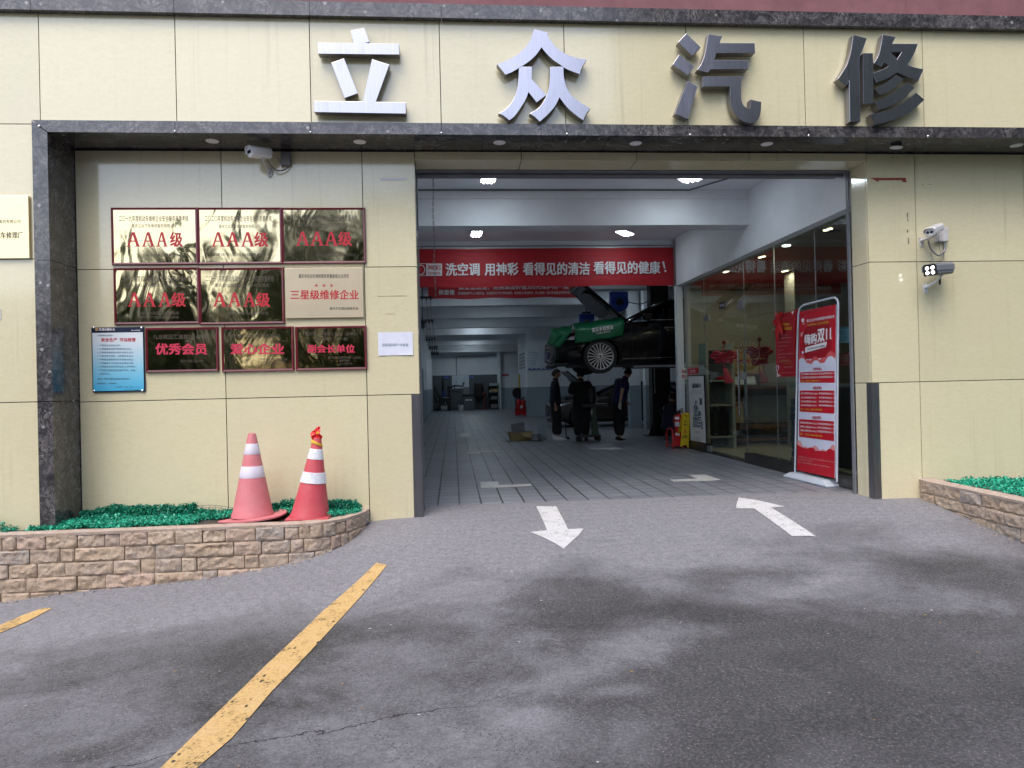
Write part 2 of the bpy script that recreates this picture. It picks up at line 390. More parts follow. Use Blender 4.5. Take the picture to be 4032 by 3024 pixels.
def tiles():
    m, nt, b = newmat('floor_tiles')
    v = coords(nt, loc=(.2, 0, 0)); br = N(nt, 'ShaderNodeTexBrick'); br.offset = 0
    br.inputs['Scale'].default_value = 1; br.inputs['Brick Width'].default_value = .243; br.inputs['Row Height'].default_value = .27
    br.inputs['Mortar Size'].default_value = .008; br.inputs['Mortar Smooth'].default_value = .3; br.inputs['Bias'].default_value = 0
    br.inputs['Color1'].default_value = (.190, .203, .236, 1); br.inputs['Color2'].default_value = (.230, .244, .280, 1); br.inputs['Mortar'].default_value = (.022, .022, .028, 1)
    nt.links.new(v, br.inputs['Vector'])
    g = nz(nt, coords(nt, (1, .5, 1)), 1.6, 6, .7); c = mixc(nt, ramp(nt, g, [(.35, .25), (.65, 0)]), br.outputs['Color'], (.085, .088, .105))
    sc = nz(nt, coords(nt, (3, 30, 1)), 1.5, 4, .7)
    c = mixc(nt, ramp(nt, sc, [(.62, 0), (.75, .12)]), c, (.27, .28, .31))
    bl = nz(nt, coords(nt, (1, 2.6, 1)), 2.4, 4, .5)
    c = mixc(nt, ramp(nt, bl, [(.73, 0), (.755, .8)]), c, (.035, .035, .042))
    sx = N(nt, 'ShaderNodeSeparateXYZ'); nt.links.new(v, sx.inputs[0])
    fr = math_(nt, 'ABSOLUTE', math_(nt, 'SUBTRACT', math_(nt, 'FRACT', math_(nt, 'DIVIDE', sx.outputs[0], .243)), .5))
    ln = ramp(nt, fr, [(.456, 0), (.470, 1)]); gx_ = N(nt, 'ShaderNodeMapRange'); gx_.inputs['From Min'].default_value = 3.2; gx_.inputs['From Max'].default_value = 1.6; gx_.inputs['To Min'].default_value = .35
    nt.links.new(sx.outputs[0], gx_.inputs['Value'])
    c = mixc(nt, math_(nt, 'MULTIPLY', ln, gx_.outputs[0]), c, (.016, .016, .020))
    nt.links.new(c, b.inputs['Base Color'])
    nt.links.new(ramp(nt, g, [(.3, .34), (.7, .50)]), b.inputs['Roughness'])
    bump(nt, b, math_(nt, 'SUBTRACT', 1.0, br.outputs['Fac']), .5, .003)
    return m
MT['tiles'] = tiles()
def stone():
    m, nt, b = newmat('split_granite')
    at = N(nt, 'ShaderNodeAttribute', attribute_name='tint')
    v = coords(nt); f = nz(nt, v, 55, 6, .75); g = nz(nt, v, 11, 5, .65); g2 = nz(nt, v, 140, 2)
    c = mixc(nt, ramp(nt, f, [(.3, 0), (.7, 1)]), (.15, .105, .085), (.66, .53, .425))
    c = mixc(nt, .5, c, at.outputs['Color'])
    c = mixc(nt, ramp(nt, g, [(.42, .0), (.68, .5)]), c, (.40, .28, .17))
    c = mixc(nt, ramp(nt, g2, [(.62, 0), (.74, .5)]), c, (.11, .085, .075))
    nt.links.new(c, b.inputs['Base Color']); b.inputs['Roughness'].default_value = .92; b.inputs['Specular IOR Level'].default_value = .2
    bump(nt, b, math_(nt, 'ADD', f, math_(nt, 'MULTIPLY', g, 1.4)), .9, .014)
    return m
MT['stone'] = stone()
def leaf(name, lo, hi, tr=.0, rough=.5):
    m, nt, b = newmat(name)
    at = N(nt, 'ShaderNodeAttribute', attribute_name='tint')
    s = N(nt, 'ShaderNodeSeparateColor'); nt.links.new(at.outputs['Color'], s.inputs[0])
    nt.links.new(mixc(nt, s.outputs[0], lo, hi), b.inputs['Base Color']); b.inputs['Roughness'].default_value = rough
    return m
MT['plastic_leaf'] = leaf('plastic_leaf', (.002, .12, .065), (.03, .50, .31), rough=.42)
MT['tree_leaf'] = leaf('tree_leaf', (.014, .034, .010), (.072, .125, .032))
def glass(name, tint=(.80, .90, .86), mixv=1.0):
    m = bpy.data.materials.new(name); m.use_nodes = True; nt = m.node_tree; nt.nodes.clear()
    o = N(nt, 'ShaderNodeOutputMaterial'); t = N(nt, 'ShaderNodeBsdfTransparent'); g = N(nt, 'ShaderNodeBsdfGlossy'); f = N(nt, 'ShaderNodeFresnel')
    t.inputs[0].default_value = (*tint, 1); g.inputs['Roughness'].default_value = .01; f.inputs[0].default_value = 1.5
    g.inputs['Color'].default_value = (mixv, mixv, mixv, 1)
    mx = N(nt, 'ShaderNodeMixShader'); gg = N(nt, 'ShaderNodeNewGeometry'); fr = math_(nt, 'MULTIPLY', math_(nt, 'MULTIPLY', f.outputs[0], math_(nt, 'SUBTRACT', 1.0, gg.outputs['Backfacing'])), 1.5, clamp=True)
    nt.links.new(fr, mx.inputs[0]); nt.links.new(t.outputs[0], mx.inputs[1]); nt.links.new(g.outputs[0], mx.inputs[2])
    nt.links.new(mx.outputs[0], o.inputs[0]); return m
MT['glass'] = glass('tinted_glass')
MT['car_glass'] = glass('car_glass', (.35, .38, .40))
def cone_mat(name, col, dirt):
    m, nt, b = newmat(name)
    v = coords(nt); f = nz(nt, v, 9, 6, .7); g = nz(nt, coords(nt, (8, 8, 1.5)), 3, 5, .7)
    c = mixc(nt, ramp(nt, f, [(.35, .3), (.6, 0)]), col, dirt)
    c = mixc(nt, ramp(nt, g, [(.58, 0), (.75, .3)]), c, tuple(x*.6 for x in col))
    sc = nz(nt, coords(nt, (6, 6, 14), rot=(.3, .2, 0)), 2.5, 5, .75); c = mixc(nt, ramp(nt, sc, [(.63, 0), (.70, .45)]), c, (.10, .06, .055))
    nt.links.new(c, b.inputs['Base Color']); b.inputs['Roughness'].default_value = .55
    bump(nt, b, f, .1, .004); return m
MT['cone_faded'] = cone_mat('faded_pink_plastic', (.57, .165, .185), (.62, .28, .28))
MT['cone_red'] = cone_mat('red_plastic', (.52, .065, .085), (.50, .14, .15))
def band_mat(name, col, crack):
    m, nt, b = newmat(name)
    v = coords(nt); vo = N(nt, 'ShaderNodeTexVoronoi', feature='DISTANCE_TO_EDGE'); vo.inputs['Scale'].default_value = 22
    d = nz(nt, v, 30, 3)
    nt.links.new(v, vo.inputs['Vector'])
    k = ramp(nt, vo.outputs['Distance'], [(.0, 1), (.05, 0)])
    c = mixc(nt, math_(nt, 'MULTIPLY', k, crack), col, (.38, .40, .44))
    c = mixc(nt, ramp(nt, d, [(.66, 0), (.75, .35)]), c, (.45, .43, .45))
    nt.links.new(c, b.inputs['Base Color']); b.inputs['Roughness'].default_value = .45
    bump(nt, b, k, -.5*crack, .004); return m
MT['band_lilac'] = band_mat('lilac_reflective_band', (.66, .63, .72), .0)
MT['band_cracked'] = band_mat('cracked_reflective_band', (.70, .72, .78), .8)
def fabric(name, col, rough=.7, fold=.25, sc=(3, 3, .6)):
    m, nt, b = newmat(name)
    f = nz(nt, coords(nt, sc), 2.0, 4, .6)
    c = ramp(nt, f, [(.3, tuple(x*.8 for x in col)), (.7, col)])
    nt.links.new(c, b.inputs['Base Color']); b.inputs['Roughness'].default_value = rough
    bump(nt, b, f, fold, .05); return m
MT['banner_red'] = fabric('red_banner_cloth', (.46, .008, .018), .6, .35, (.7, 1, 3.5))
MT['print_red'] = M('red_print', (.50, .006, .020), .38, var=.06)
MT['print_darkred'] = M('dark_red_print', (.33, .004, .014), .38, var=.1)
MT['knot_red'] = M('knot_red_cord', (.30, .006, .016), .55, var=.2, vs=25)
MT['print_coral'] = M('coral_print', (.62, .10, .10), .4, var=.05)
MT['print_pale'] = M('pale_blue_print', (.66, .69, .84), .4, var=.03)
MT['print_pink'] = M('pink_print', (.70, .30, .30), .4, var=.05)
MT['txt_white'] = M('white_lettering', (.78, .77, .80), .5, var=.03)
MT['txt_red'] = M('red_lettering', (.48, .014, .028), .45, var=.05)
MT['txt_pinkred'] = M('raised_red_lettering', (.55, .03, .075), .4, var=.05)
MT['txt_dark'] = M('dark_lettering', (.03, .028, .03), .5, var=.05)
MT['txt_etch'] = M('etched_lettering', (.075, .06, .04), .5, var=.05)
MT['txt_yellow'] = M('yellow_lettering', (.75, .42, .04), .45, var=.05)
MT['txt_teal'] = M('blue_grey_lettering', (.10, .17, .25), .5, var=.05)
MT['frame_red'] = M('dark_red_lacquer', (.125, .008, .018), .28, var=.2, coat=.3)
MT['white'] = M('white_plaster', (.73, .765, .81), .6, var=.05, vs=2, bp=.1, bs=30)
MT['white_gloss'] = M('white_metal', (.74, .75, .77), .35, var=.06)
MT['cctv_white'] = M('weathered_white_metal', (.60, .58, .58), .38, var=.18, vs=22)
MT['ring_white'] = M('white_ring', (.85, .85, .86), .4, var=.04)
MT['grey_plastic'] = M('grey_plastic', (.16, .17, .19), .5, var=.15)
MT['grey_box'] = M('grey_box', (.19, .19, .20), .5, var=.12)
MT['dado'] = M('grey_blue_dado', (.30, .36, .42), .55, var=.1, vs=1.5)
MT['dado_dark'] = M('dark_grey_dado', (.095, .115, .13), .55, var=.1, vs=1.5)
MT['black'] = M('black_plastic', (.012, .012, .014), .45, var=.2)
MT['rubber'] = M('black_rubber', (.014, .014, .015), .75, var=.2, bp=.2)
MT['shelf_white'] = M('shelf_white', (.42, .40, .37), .5, var=.06)
MT['joint'] = M('dark_joint', (.015, .012, .012), .9)
MT['car_black'] = M('black_car_paint', (.003, .003, .005), .16, var=.05, coat=.12, spec=.25)
MT['car_grey'] = M('taupe_car_paint', (.060, .050, .045), .25, metal=.4, var=.1, coat=.4)
MT['chrome'] = M('chrome', (.75, .76, .78), .14, metal=1, var=.05)
MT['alloy'] = M('wheel_alloy', (.62, .63, .66), .30, metal=.7, var=.06)
MT['steel'] = M('galvanised_steel', (.45, .46, .48), .38, metal=.8, var=.15)
MT['paint_bluegrey'] = M('pale_blue_grey_paint', (.52, .58, .66), .4, var=.08)
MT['blue'] = M('blue_plastic', (.015, .06, .38), .4, var=.1)
MT['blue_dark'] = M('dark_blue_plastic', (.012, .02, .13), .4, var=.1)
MT['red_paint'] = M('red_enamel', (.48, .012, .015), .3, var=.1)
MT['yellow'] = M('yellow_plastic', (.74, .53, .01), .4, var=.08)
MT['red_wall'] = M('red_render', (.205, .088, .098), .85, var=.18, vs=4, bp=.4, bs=40)
MT['navy'] = fabric('navy_cloth', (.014, .018, .045), .85, .3)
MT['navy_bright'] = fabric('navy_polo', (.012, .016, .085), .85, .3)
MT['black_cloth'] = fabric('black_cloth', (.008, .008, .010), .9, .3)
MT['skin'] = M('skin', (.46, .27, .19), .55, var=.08)
MT['hair'] = M('black_hair', (.010, .009, .009), .5, var=.3)
MT['shoe_white'] = M('white_shoe', (.66, .66, .67), .5, var=.1)
MT['glove'] = M('white_glove', (.55, .55, .54), .8, var=.1)
MT['green_vinyl'] = fabric('green_vinyl', (.004, .15, .065), .35, .35, (6, 6, 6))
MT['wood'] = M('brown_wood', (.20, .095, .045), .45, var=.25, vs=9)
MT['wood_pale'] = M('pale_wood', (.52, .40, .26), .5, var=.15, vs=9)
MT['gold_board'] = M('gold_board', (.42, .27, .10), .45, var=.15)
MT['card'] = M('dusty_cardboard', (.33, .26, .12), .8, var=.25, vs=20)
MT['beige_tile'] = M('beige_tile', (.48, .40, .30), .3, var=.08)
MT['sill_stone'] = M('dark_sill_stone', (.022, .02, .018), .3, var=.25)
MT['paper'] = M('paper', (.66, .69, .80), .7, var=.04, vs=20, bp=.25, bs=14)
MT['notice_blue'] = M('blue_notice', (.10, .36, .62), .45, var=.05)
MT['notice_pale'] = M('pale_notice', (.68, .76, .84), .45, var=.05)
MT['lamp'] = M('lit_tube', (.93, .97, 1.0), .4, var=0, emit=8)
MT['lamp_spot'] = M('lit_spot', (1.0, .80, .55), .4, var=0, emit=5)
MT['lamp_led'] = M('lit_led', (1.0, .99, .96), .4, var=0, emit=4)
MT['lens_dark'] = M('dark_lens', (.006, .006, .01), .06, var=0, coat=1)
MT['bark'] = M('bark', (.10, .075, .055), .9, var=.3, vs=14, bp=.6, bs=30)
MT['star_plate'] = M('satin_gold_plate', (.60, .51, .36), .36, metal=.4, var=.06, vs=3)
def gradient_blue():
    m, nt, b = newmat('blue_gradient_print')
    g = N(nt, 'ShaderNodeNewGeometry'); s = N(nt, 'ShaderNodeSeparateXYZ'); nt.links.new(g.outputs['Position'], s.inputs[0])
    mr = N(nt, 'ShaderNodeMapRange'); mr.inputs['From Min'].default_value = .0; mr.inputs['From Max'].default_value = .55; nt.links.new(s.outputs[2], mr.inputs['Value'])
    c = ramp(nt, mr.outputs[0], [(0, (.02, .38, .66)), (.45, (.22, .55, .72)), (1, (.66, .72, .76))])
    nt.links.new(c, b.inputs['Base Color']); b.inputs['Roughness'].default_value = .3; return m
MT['blue_print'] = gradient_blue()
# ------------------------------------------------------------------ the ground
_gp = [(-.35,7.94,-1.302),(.8,7.94,-1.302),(2,7.94,-1.302),(3.5,7.94,-1.302),(4.9,7.94,-1.302),(4.5,7.33,-1.306),(5.0,7.33,-1.309),(-.34,7.33,-1.311),(-.86,7.33,-1.337),
       (4.96,6.4,-1.405),(4.94,5.83,-1.474),(-1.0,7.0,-1.41),(-1.14,6.7,-1.48),(-1.5,6.62,-1.56),(-2.36,6.62,-1.672),(-3.2,6.62,-1.722),(-4.02,6.62,-1.792),
       (2,6.6,-1.415),(2,5.5,-1.52),(2,4,-1.60),(2,2,-1.65),(0,5,-1.565),(0,0,-1.66),(-2,4,-1.735),(-2,2,-1.73),(-4,4,-1.86),(-4,2,-1.86),(5,3,-1.62),(5,0,-1.65),
       (8,3,-1.6),(8,6,-1.55),(-8,3,-2.1),(-8,6.6,-2.06),(8,-4,-1.65),(-8,-4,-2.0),(0,-4,-1.7),(9,7.5,-1.5),(0,-9,-1.7),(-9,-9,-2.0),(9,-9,-1.7)]
_gx = np.array([(a, b) for a, b, c in _gp]); _gz = np.array([c for a, b, c in _gp])
def _phi(d): return np.where(d > 1e-9, d*d*np.log(np.maximum(d, 1e-9)), 0)
_K = _phi(np.linalg.norm(_gx[:, None]-_gx[None], axis=2)) + np.eye(len(_gx))*.02
_P = np.c_[np.ones(len(_gx)), _gx]
_A = np.block([[_K, _P], [_P.T, np.zeros((3, 3))]])
_W = np.linalg.solve(_A, np.r_[_gz, 0, 0, 0])
def ground_z(xs, ys):
    xs = np.clip(np.asarray(xs, float), -9, 9); ys = np.clip(np.asarray(ys, float), -9, 7.94)
    q = np.stack([xs, ys], -1)
    d = np.linalg.norm(q[..., None, :]-_gx, axis=-1)
    z = _phi(d)@_W[:-3] + _W[-3] + q@_W[-2:]
    return np.where(ys > 7.3, z+( -1.302-z)*np.clip((ys-7.3)/.64, 0, 1)*((xs > -.4) & (xs < 4.9)), z)
def on_ground(px, py):
    z = -1.5
    for _ in range(25):
        p = atz(px, py, z); z = float(ground_z(p.x, p.y))
    return p
def axis(lo, hi, a, b, fine, coarse):
    out = list(np.arange(a, b+1e-6, fine)); s = coarse
    x = a
    while x > lo: x -= s; s *= 1.5; out.insert(0, max(x, lo))
    x, s = b, coarse
    while x < hi: x += s; s *= 1.5; out.append(min(x, hi))
    return np.array(out)
gx = axis(-60, 60, -6, 8, .1, .4); gy = axis(-90, 7.94, .5, 7.94, .093, .4); gy[-1] = 7.94
GX, GY = np.meshgrid(gx, gy); GZ = ground_z(GX, GY)
mb = MB(); nxg, nyg = len(gx), len(gy)
mb.v = [tuple(v) for v in np.stack([GX, GY, GZ], -1).reshape(-1, 3)]
mb.f = [(j*nxg+i, j*nxg+i+1, (j+1)*nxg+i+1, (j+1)*nxg+i) for j in range(nyg-1) for i in range(nxg-1)]; mb.m = [0]*len(mb.f)
road = mb.build('road', MT['asphalt'], smooth=True, angle=180, fixn=False); tag(road, 'grey patched asphalt forecourt sloping down to the left', None, kind='structure')
def ground_sheet(name, poly, mat, lift, label=None, zfun=None, cut=.06):
    """a painted marking: polygon of (x, y) cut fine and laid a few mm over the ground"""
    bm = bmesh.new()
    vs = [bm.verts.new((x, y, 0)) for x, y in poly]
    for t in tessellate_polygon([[Vector((x, y, 0)) for x, y in poly]]):
        try: bm.faces.new([vs[i] for i in t])
        except ValueError: pass
    for _ in range(6):
        long = [e for e in bm.edges if e.calc_length() > cut*2]
        if not long: break
        bmesh.ops.subdivide_edges(bm, edges=long, cuts=1); bmesh.ops.triangulate(bm, faces=bm.faces)
    for v in bm.verts: v.co.z = (float(ground_z(v.co.x, v.co.y)) if zfun is None else zfun)+lift
    bmesh.ops.recalc_face_normals(bm, faces=bm.faces)
    if sum(f.normal.z for f in bm.faces) < 0: bmesh.ops.reverse_faces(bm, faces=bm.faces)
    me = bpy.data.meshes.new(name); bm.to_mesh(me); bm.free(); me.materials.append(mat)
    o = bpy.data.objects.new(name, me); COL.objects.link(o)
    if label: o['label'] = label
    return o
z4r = zoom(1500, 1900, 2212/1900); z5r = zoom(0, 2200, 2212/2000)
def gpoly(z, pts): return [tuple(on_ground(*z(x, y))[:2]) for x, y in pts]
a1 = ground_sheet('arrow_marking', gpoly(z4r, [(712,111),(803,111),(838,175),(858,216),(929,213),(905,245),(838,306),(800,282),(740,252),(684,229),(762,221),(735,160)]), MT['white_paint'], .006, 'white arrow pointing out of the workshop')
a2 = ground_sheet('arrow_marking', gpoly(z4r, [(1640,71),(1720,82),(1855,113),(1788,117),(1900,186),(1994,249),(1940,247),(1885,248),(1790,178),(1710,121),(1626,121)]), MT['white_paint'], .006, 'white arrow pointing into the workshop')
y1 = ground_sheet('line_marking', gpoly(z5r, [(1640,20),(1685,30),(1440,310),(1180,585),(1010,785),(840,930),(600,1150),(480,1150),(700,915),(940,680),(1150,475),(1400,235),(1540,115)]), MT['yellow_paint'], .006, 'long yellow bay line running to the planter')
y2 = ground_sheet('line_marking', gpoly(z5r, [(185,218),(228,217),(120,275),(0,325),(-160,400),(-160,370),(0,292),(100,248)]), MT['yellow_paint'], .006, 'short yellow bay line at the left edge')
for o in (a1, a2, y1, y2): o.parent = road
# fallen leaves, grit and bits of paper on the forecourt
mb = MB(); rr = random.Random(3)
for k in range(110):
    x, y = rr.uniform(-4, 5.5), rr.uniform(1.6, 7.0); s = rr.uniform(.003, .009)*(1.7 if k % 11 == 0 else 1)
    z = float(ground_z(x, y))+.006; an = rr.uniform(0, 6.28)
    pts = []
    for q in range(5):
        r_ = s*rr.uniform(.6, 1.1); pts.append((x+r_*math.cos(an+q*1.257)*1.5, y+r_*math.sin(an+q*1.257), z+rr.uniform(0, s*.4)))
    mb.add(pts, [(0,1,2,3,4)], k % 3)
lit = mb.build('ground_litter', [M('dry_leaf', (.34,.20,.07), .8, var=.3), M('paper_scrap', (.48,.48,.50), .8), M('pale_grit', (.36,.34,.32), .9)])
tag(lit, 'dry leaf scraps and grit scattered over the asphalt', 'litter', kind='stuff')

# workshop floor
mb = MB()
mb.box(-1.25, 9.6, 7.94, 42.0, -1.42, FLOOR)
fl = mb.build('floor', MT['tiles']); tag(fl, 'dark grey glazed tile floor of the workshop', None, kind='structure')
def fpoly(pts): return [tuple(atz(x, y, FLOOR)[:2]) for x, y in pts]
z7 = zoom(1600, 1200, 2.0109); zb = zoom(2560, 1380, 3.19); zm = zoom(2100, 1380, 3.6867); zc = zoom(2100, 1080, 3.6867)
zl = zoom(1640, 1100, 4.6083); zk = zoom(1640, 1380, 4.3667); zr = zoom(2500, 600, 2.074); zo5 = zoom(1600, 600, 2.0109)
for pts, lb in (([z7(*p) for p in ((585,1405),(725,1401),(732,1429),(990,1419),(994,1436),(745,1449),(592,1452))], 'white corner mark on the tiles nearest the left door jamb'),
            ([zb(*p) for p in ((485,1567),(690,1562),(892,1630),(740,1640),(300,1650),(246,1627),(590,1612))], 'white corner mark on the tiles near the banner stand'),
            ([z7(*p) for p in ((1443,1137),(1612,1135),(1655,1129),(1735,1146),(1630,1148),(1450,1144))], 'white corner mark in front of the mechanics'),
            ([z7(*p) for p in ((484,1164),(572,1160),(725,1155),(728,1163),(582,1170),(582,1183),(490,1184))], 'faded white mark at mid floor on the left'),
            ([z7(*p) for p in ((428,1020),(488,1017),(500,1033),(530,1035),(495,1043),(450,1046),(390,1038),(436,1036))], 'worn white mark far down the left of the floor')):
    o = ground_sheet('corner_marking', fpoly(pts), MT['floor_tape'], .004, lb, FLOOR, .3); o.parent = fl

# ------------------------------------------------------------------ the building
YO, YF, YI, YR = 6.91, 6.86, 7.33, 7.65      # outer cladding, marble frame front, recessed cladding, back of the door reveal
ZS, ZB0, ZB1, ZU0, ZU1 = 2.428, 2.44, 2.55, 3.535, 3.69
bld = thing('workshop_building', 'cream stone clad workshop front with dark marble trim and a wide open doorway', 'building', (2, 7.5, -1.3))
def panels(name, rects, plane, mat, axis='y', t=.03, gap=.004, bev=.0015):
    """thin stone slabs over a dark backing; rects are (a0, a1, z0, z1)"""
    mb = MB()
    for a0, a1, z0, z1 in rects:
        if axis == 'y': mb.box(a0+gap, a1-gap, plane, plane+t, z0+gap, z1-gap)
        else:
            s = 1 if t > 0 else -1
            mb.box(min(plane, plane+t), max(plane, plane+t), a0+gap, a1-gap, z0+gap, z1-gap)
    return mb.build(name, mat, bld)
XJ = [-9.9, -8.67, -7.44, -6.21, -4.98, -3.75, -2.53, -1.29, -.055, 1.165, 2.395, 3.615, 4.88, 6.1, 7.33, 8.55, 9.8, 11.0]
panels('upper_cladding', [(XJ[i], XJ[i+1], ZB1-.02, ZU0+.06) for i in range(len(XJ)-1)], YO, MT['cream'])
panels('side_cladding', [(XJ[i], XJ[i+1] if i < 4 else -3.80, z0, z1) for i in range(5) for z0, z1 in ((1.28, ZB1-.02), (-.04, 1.28), (-2.4, -.04))], YO, MT['cream'])
XIN = [-3.664, -2.265, -.872, -.34]
panels('recessed_cladding', [(XIN[i], XIN[i+1], z0, z1) for i in range(3) for z0, z1 in ((1.25, ZS), (-.055, 1.25), (-1.55 if i == 2 else -1.8, -.055))], YI, MT['cream'])
panels('recessed_cladding', [(a, c, z0, z1) for a, c in ((4.507, 5.053), (5.053, 6.313), (6.313, 7.57), (7.57, 8.83), (8.83, 10.1)) for z0, z1 in ((1.255, ZS), (-.05, 1.255), (-1.9, -.05))], YI, MT['cream'])
# reveals of the doorway (set behind the face of the jambs)
panels('door_jamb', [(YI+.03, YR, z0, z1) for z0, z1 in ((1.255, 2.42), (-.05, 1.255), (-1.4, -.05))], 4.507, MT['cream'], 'x', .03)
panels('door_jamb', [(YI+.03, YR, z0, z1) for z0, z1 in ((1.25, 2.42), (-.055, 1.25), (-1.4, -.055))], -.34, MT['cream'], 'x', -.03)
mb = MB()
lx = [-.34, .76, 1.98, 3.2, 4.507]
for i in range(4):
    mb.box(lx[i]+.004, lx[i+1]-.004, YI, YI+.03, 2.345, ZS)
    mb.box(lx[i]+.004, lx[i+1]-.004, YI+.03, YR, 2.345, 2.37)
mb.build('door_head', MT['cream'], bld)
# solid wall behind the slabs (the dark joints are its face)
mb = MB()
for x0, x1, z0, z1 in ((-10, 11, ZB1-.03, 3.75),): mb.box(x0, x1, YO+.012, YO+.4, z0, z1)
mb.build('upper_backing', MT['joint'], bld)
mb = MB(); mb.box(-10, -3.72, YO+.012, YO+.4, -2.6, ZB1-.03)
mb.build('side_backing', MT['joint'], bld)
for a_ in ((-3.72, -.352, YI+.012, -2.2), (4.519, 11, YI+.012, -2.2), (-.352, 4.519, YI+.032, 2.371)):
    mb = MB(); mb.box(a_[0], a_[1], a_[2], YI+.30, a_[3], 2.70); mb.build('wall_backing', MT['joint'], bld)
mb = MB(); mb.box(-10, 11, YF+.35, 43, 3.12, 3.2); mb.build('roof_slab', MT['joint'], bld)
# dark marble: frame, soffit, reveal, cornice
mb = MB()
XM = [-3.80, -2.53, -1.29, -.055, 1.165, 2.395, 3.615, 4.88, 6.1, 7.33, 8.55, 9.8, 11.0]
for i in range(len(XM)-1):
    g = .0025
    a0 = XM[i]+g
    if i == 0: mb.prism([(-3.80, YF, ZB1), (XM[1]-g, YF, ZB1), (XM[1]-g, YF, ZB0), (-3.664+.004, YF, ZB0)], (0, .05, 0))
    else: mb.box(a0, XM[i+1]-g, YF, YF+.05, ZB0, ZB1)
zj = [ZB1, 1.262, -.04, -2.4]
mb.prism([(-3.80-.001, YF, ZB1-.006), (-3.664-.002, YF, ZB0-.004), (-3.664-.002, YF, 1.262), (-3.80-.001, YF, 1.262)], (0, .05, 0))
mb.box(-3.801, -3.666, YF, YF+.05, -.04+.004, 1.262-.004); mb.box(-3.801, -3.666, YF, YF+.05, -2.4, -.044)
mb.build('marble_frame', MT['marble'], bld)
mb = MB()
for a, c in zip([-3.664]+[x+.0 for x in (-2.265, -.872, .35, 1.6, 2.85, 4.1, 5.053, 6.313, 7.57, 8.83)], (-2.265, -.872, .35, 1.6, 2.85, 4.1, 5.053, 6.313, 7.57, 8.83, 11.0)):
    mb.box(a+.002, c-.002, YF+.051, YI-.002, ZB0+.001, ZB0+.03)
mb.build('soffit', MT['marble'], bld)
mb = MB()
for z0, z1 in ((1.262, ZB0), (-.04, 1.262), (-2.2, -.04)): mb.box(-3.72, -3.667, YF+.051, YI+.01, z0+.003, z1-.003)
mb.build('marble_return', MT['marble'], bld)
mb = MB()
XC = [-10, -8.7, -7.45, -6.2, -4.95, -3.78, -2.51, -1.27, -.03, 1.2, 2.42, 3.64, 4.9, 6.1, 7.35, 8.6, 9.8, 11]
for i in range(len(XC)-1): mb.box(XC[i]+.002, XC[i+1]-.002, YF-.02, YO+.0, ZU0+.02, ZU1)
mb.build('cornice', MT['marble'], bld)
mb = MB(); mb.box(-10, 11, YF+.03, YO+.4, ZU1+.002, 5.2)
for k in range(10): mb.box(-10+k*2.1, -10+k*2.1+.004, YF+.027, YF+.029, ZU1+.01, 5.2)
mb.build('red_upper_wall', MT['red_wall'], bld)
# little mirror caps at the frame joints
for x in (-2.53, -1.29, -.055, 1.165, 2.395, 3.615, 4.88): mb = MB(); mb.lathe([(.012, 0), (.012, .006), (.007, .012), (0, .014)], (x, YF, ZB0+.012), (0, -1, 0), 10); mb.build('cap_stud', MT['chrome'], bld, smooth=True)
mb = MB(); mb.lathe([(.014, 0), (.014, .006), (.008, .012), (0, .014)], (-3.735, YF, ZB1-.06), (0, -1, 0), 10); mb.build('cap_stud', MT['chrome'], bld, smooth=True)
# steel corner guards
def guard(x, sgn, z0, z1):
    mb = MB()
    mb.box(x-.085 if sgn > 0 else x-.0, x+.004 if sgn > 0 else x+.075, YI-.010, YI-.002, z0, z1)
    xx = x+.002 if sgn > 0 else x-.010
    mb.box(xx, xx+.008, YI-.002, YI+.085, z0, z1)
    for z in (z0+.12, (z0+z1)/2, z1-.12): mb.lathe([(.008, 0), (.008, .003), (0, .005)], (x-.04*sgn, YI-.010, z), (0, -1, 0), 8)
    return mb.build('corner_guard', MT['guard_steel'], bld)
guard(-.34, 1, -1.31, -.06); guard(4.507, -1, -1.30, -.055)
# roller shutter box behind the head
mb = MB(); mb.box(-.34, 4.49, YR+.002, YR+.30, 2.335, 2.345); mb.box(-.34, 4.49, YR+.05, YR+.30, 2.345, 2.75)
mb.tube([(-.34, YR+.12, 2.32), (4.49, YR+.12, 2.32)], .022, 10)
mb.box(4.484, 4.50, YR+.01, YR+.06, FLOOR, 2.335)
mb.box(-.345, -.33, YR+.01, YR+.06, FLOOR, 2.335)
mb.build('shutter_box', MT['grey_plastic'], bld)

# ---- inside the workshop
XW = 4.53
def each(name, mat, *boxes):
    out = []
    for bx in boxes: mb = MB(); mb.box(*bx); out.append(mb.build(name, mat, bld))
    return out
each('inner_wall', MT['white'], (-1.45, -1.2, YR+.02, 42, -1.4, 3.0), (-1.2, -.352, YI+.30, YI+.42, -1.4, 3.0), (XW, XW+.16, YR+.01, 14.0, 1.95, 2.9), (2.79, 9.7, 41.5, 41.8, -1.3, 2.6), (2.62, 2.785, 41.3, 42, -1.3, 2.6),
     (-1.3, 2.62, 42.0, 42.2, -1.3, 2.6), (9.5, 9.7, 14.2, 30.3, -1.4, 2.9), (9.5, 9.7, 34.2, 41.5, -1.3, 2.6))
each('pier', MT['white'], (3.17, 9.7, 30.3, 34.2, -1.3, 2.9))
for y in (10.4, 14.0, 17.3, 20.7, 24.3, 28.2):
    pil, = each('pilaster', MT['white'], (-1.2, -1.05, y, y+.4, -1.3, 2.9)); mb = MB(); mb.box(-1.05, -1.04, y-.005, y+.405, -1.3, -.05); mb.box(-1.2, -1.05, y-.012, y, -1.3, -.05); mb.build('dado', MT['dado'], pil)
each('ceiling', MT['white'], (-1.2, 9.7, YI+.42, 34.2, 2.9, 3.1), (-1.2, 9.7, 34.2, 42.2, 2.5, 2.7))
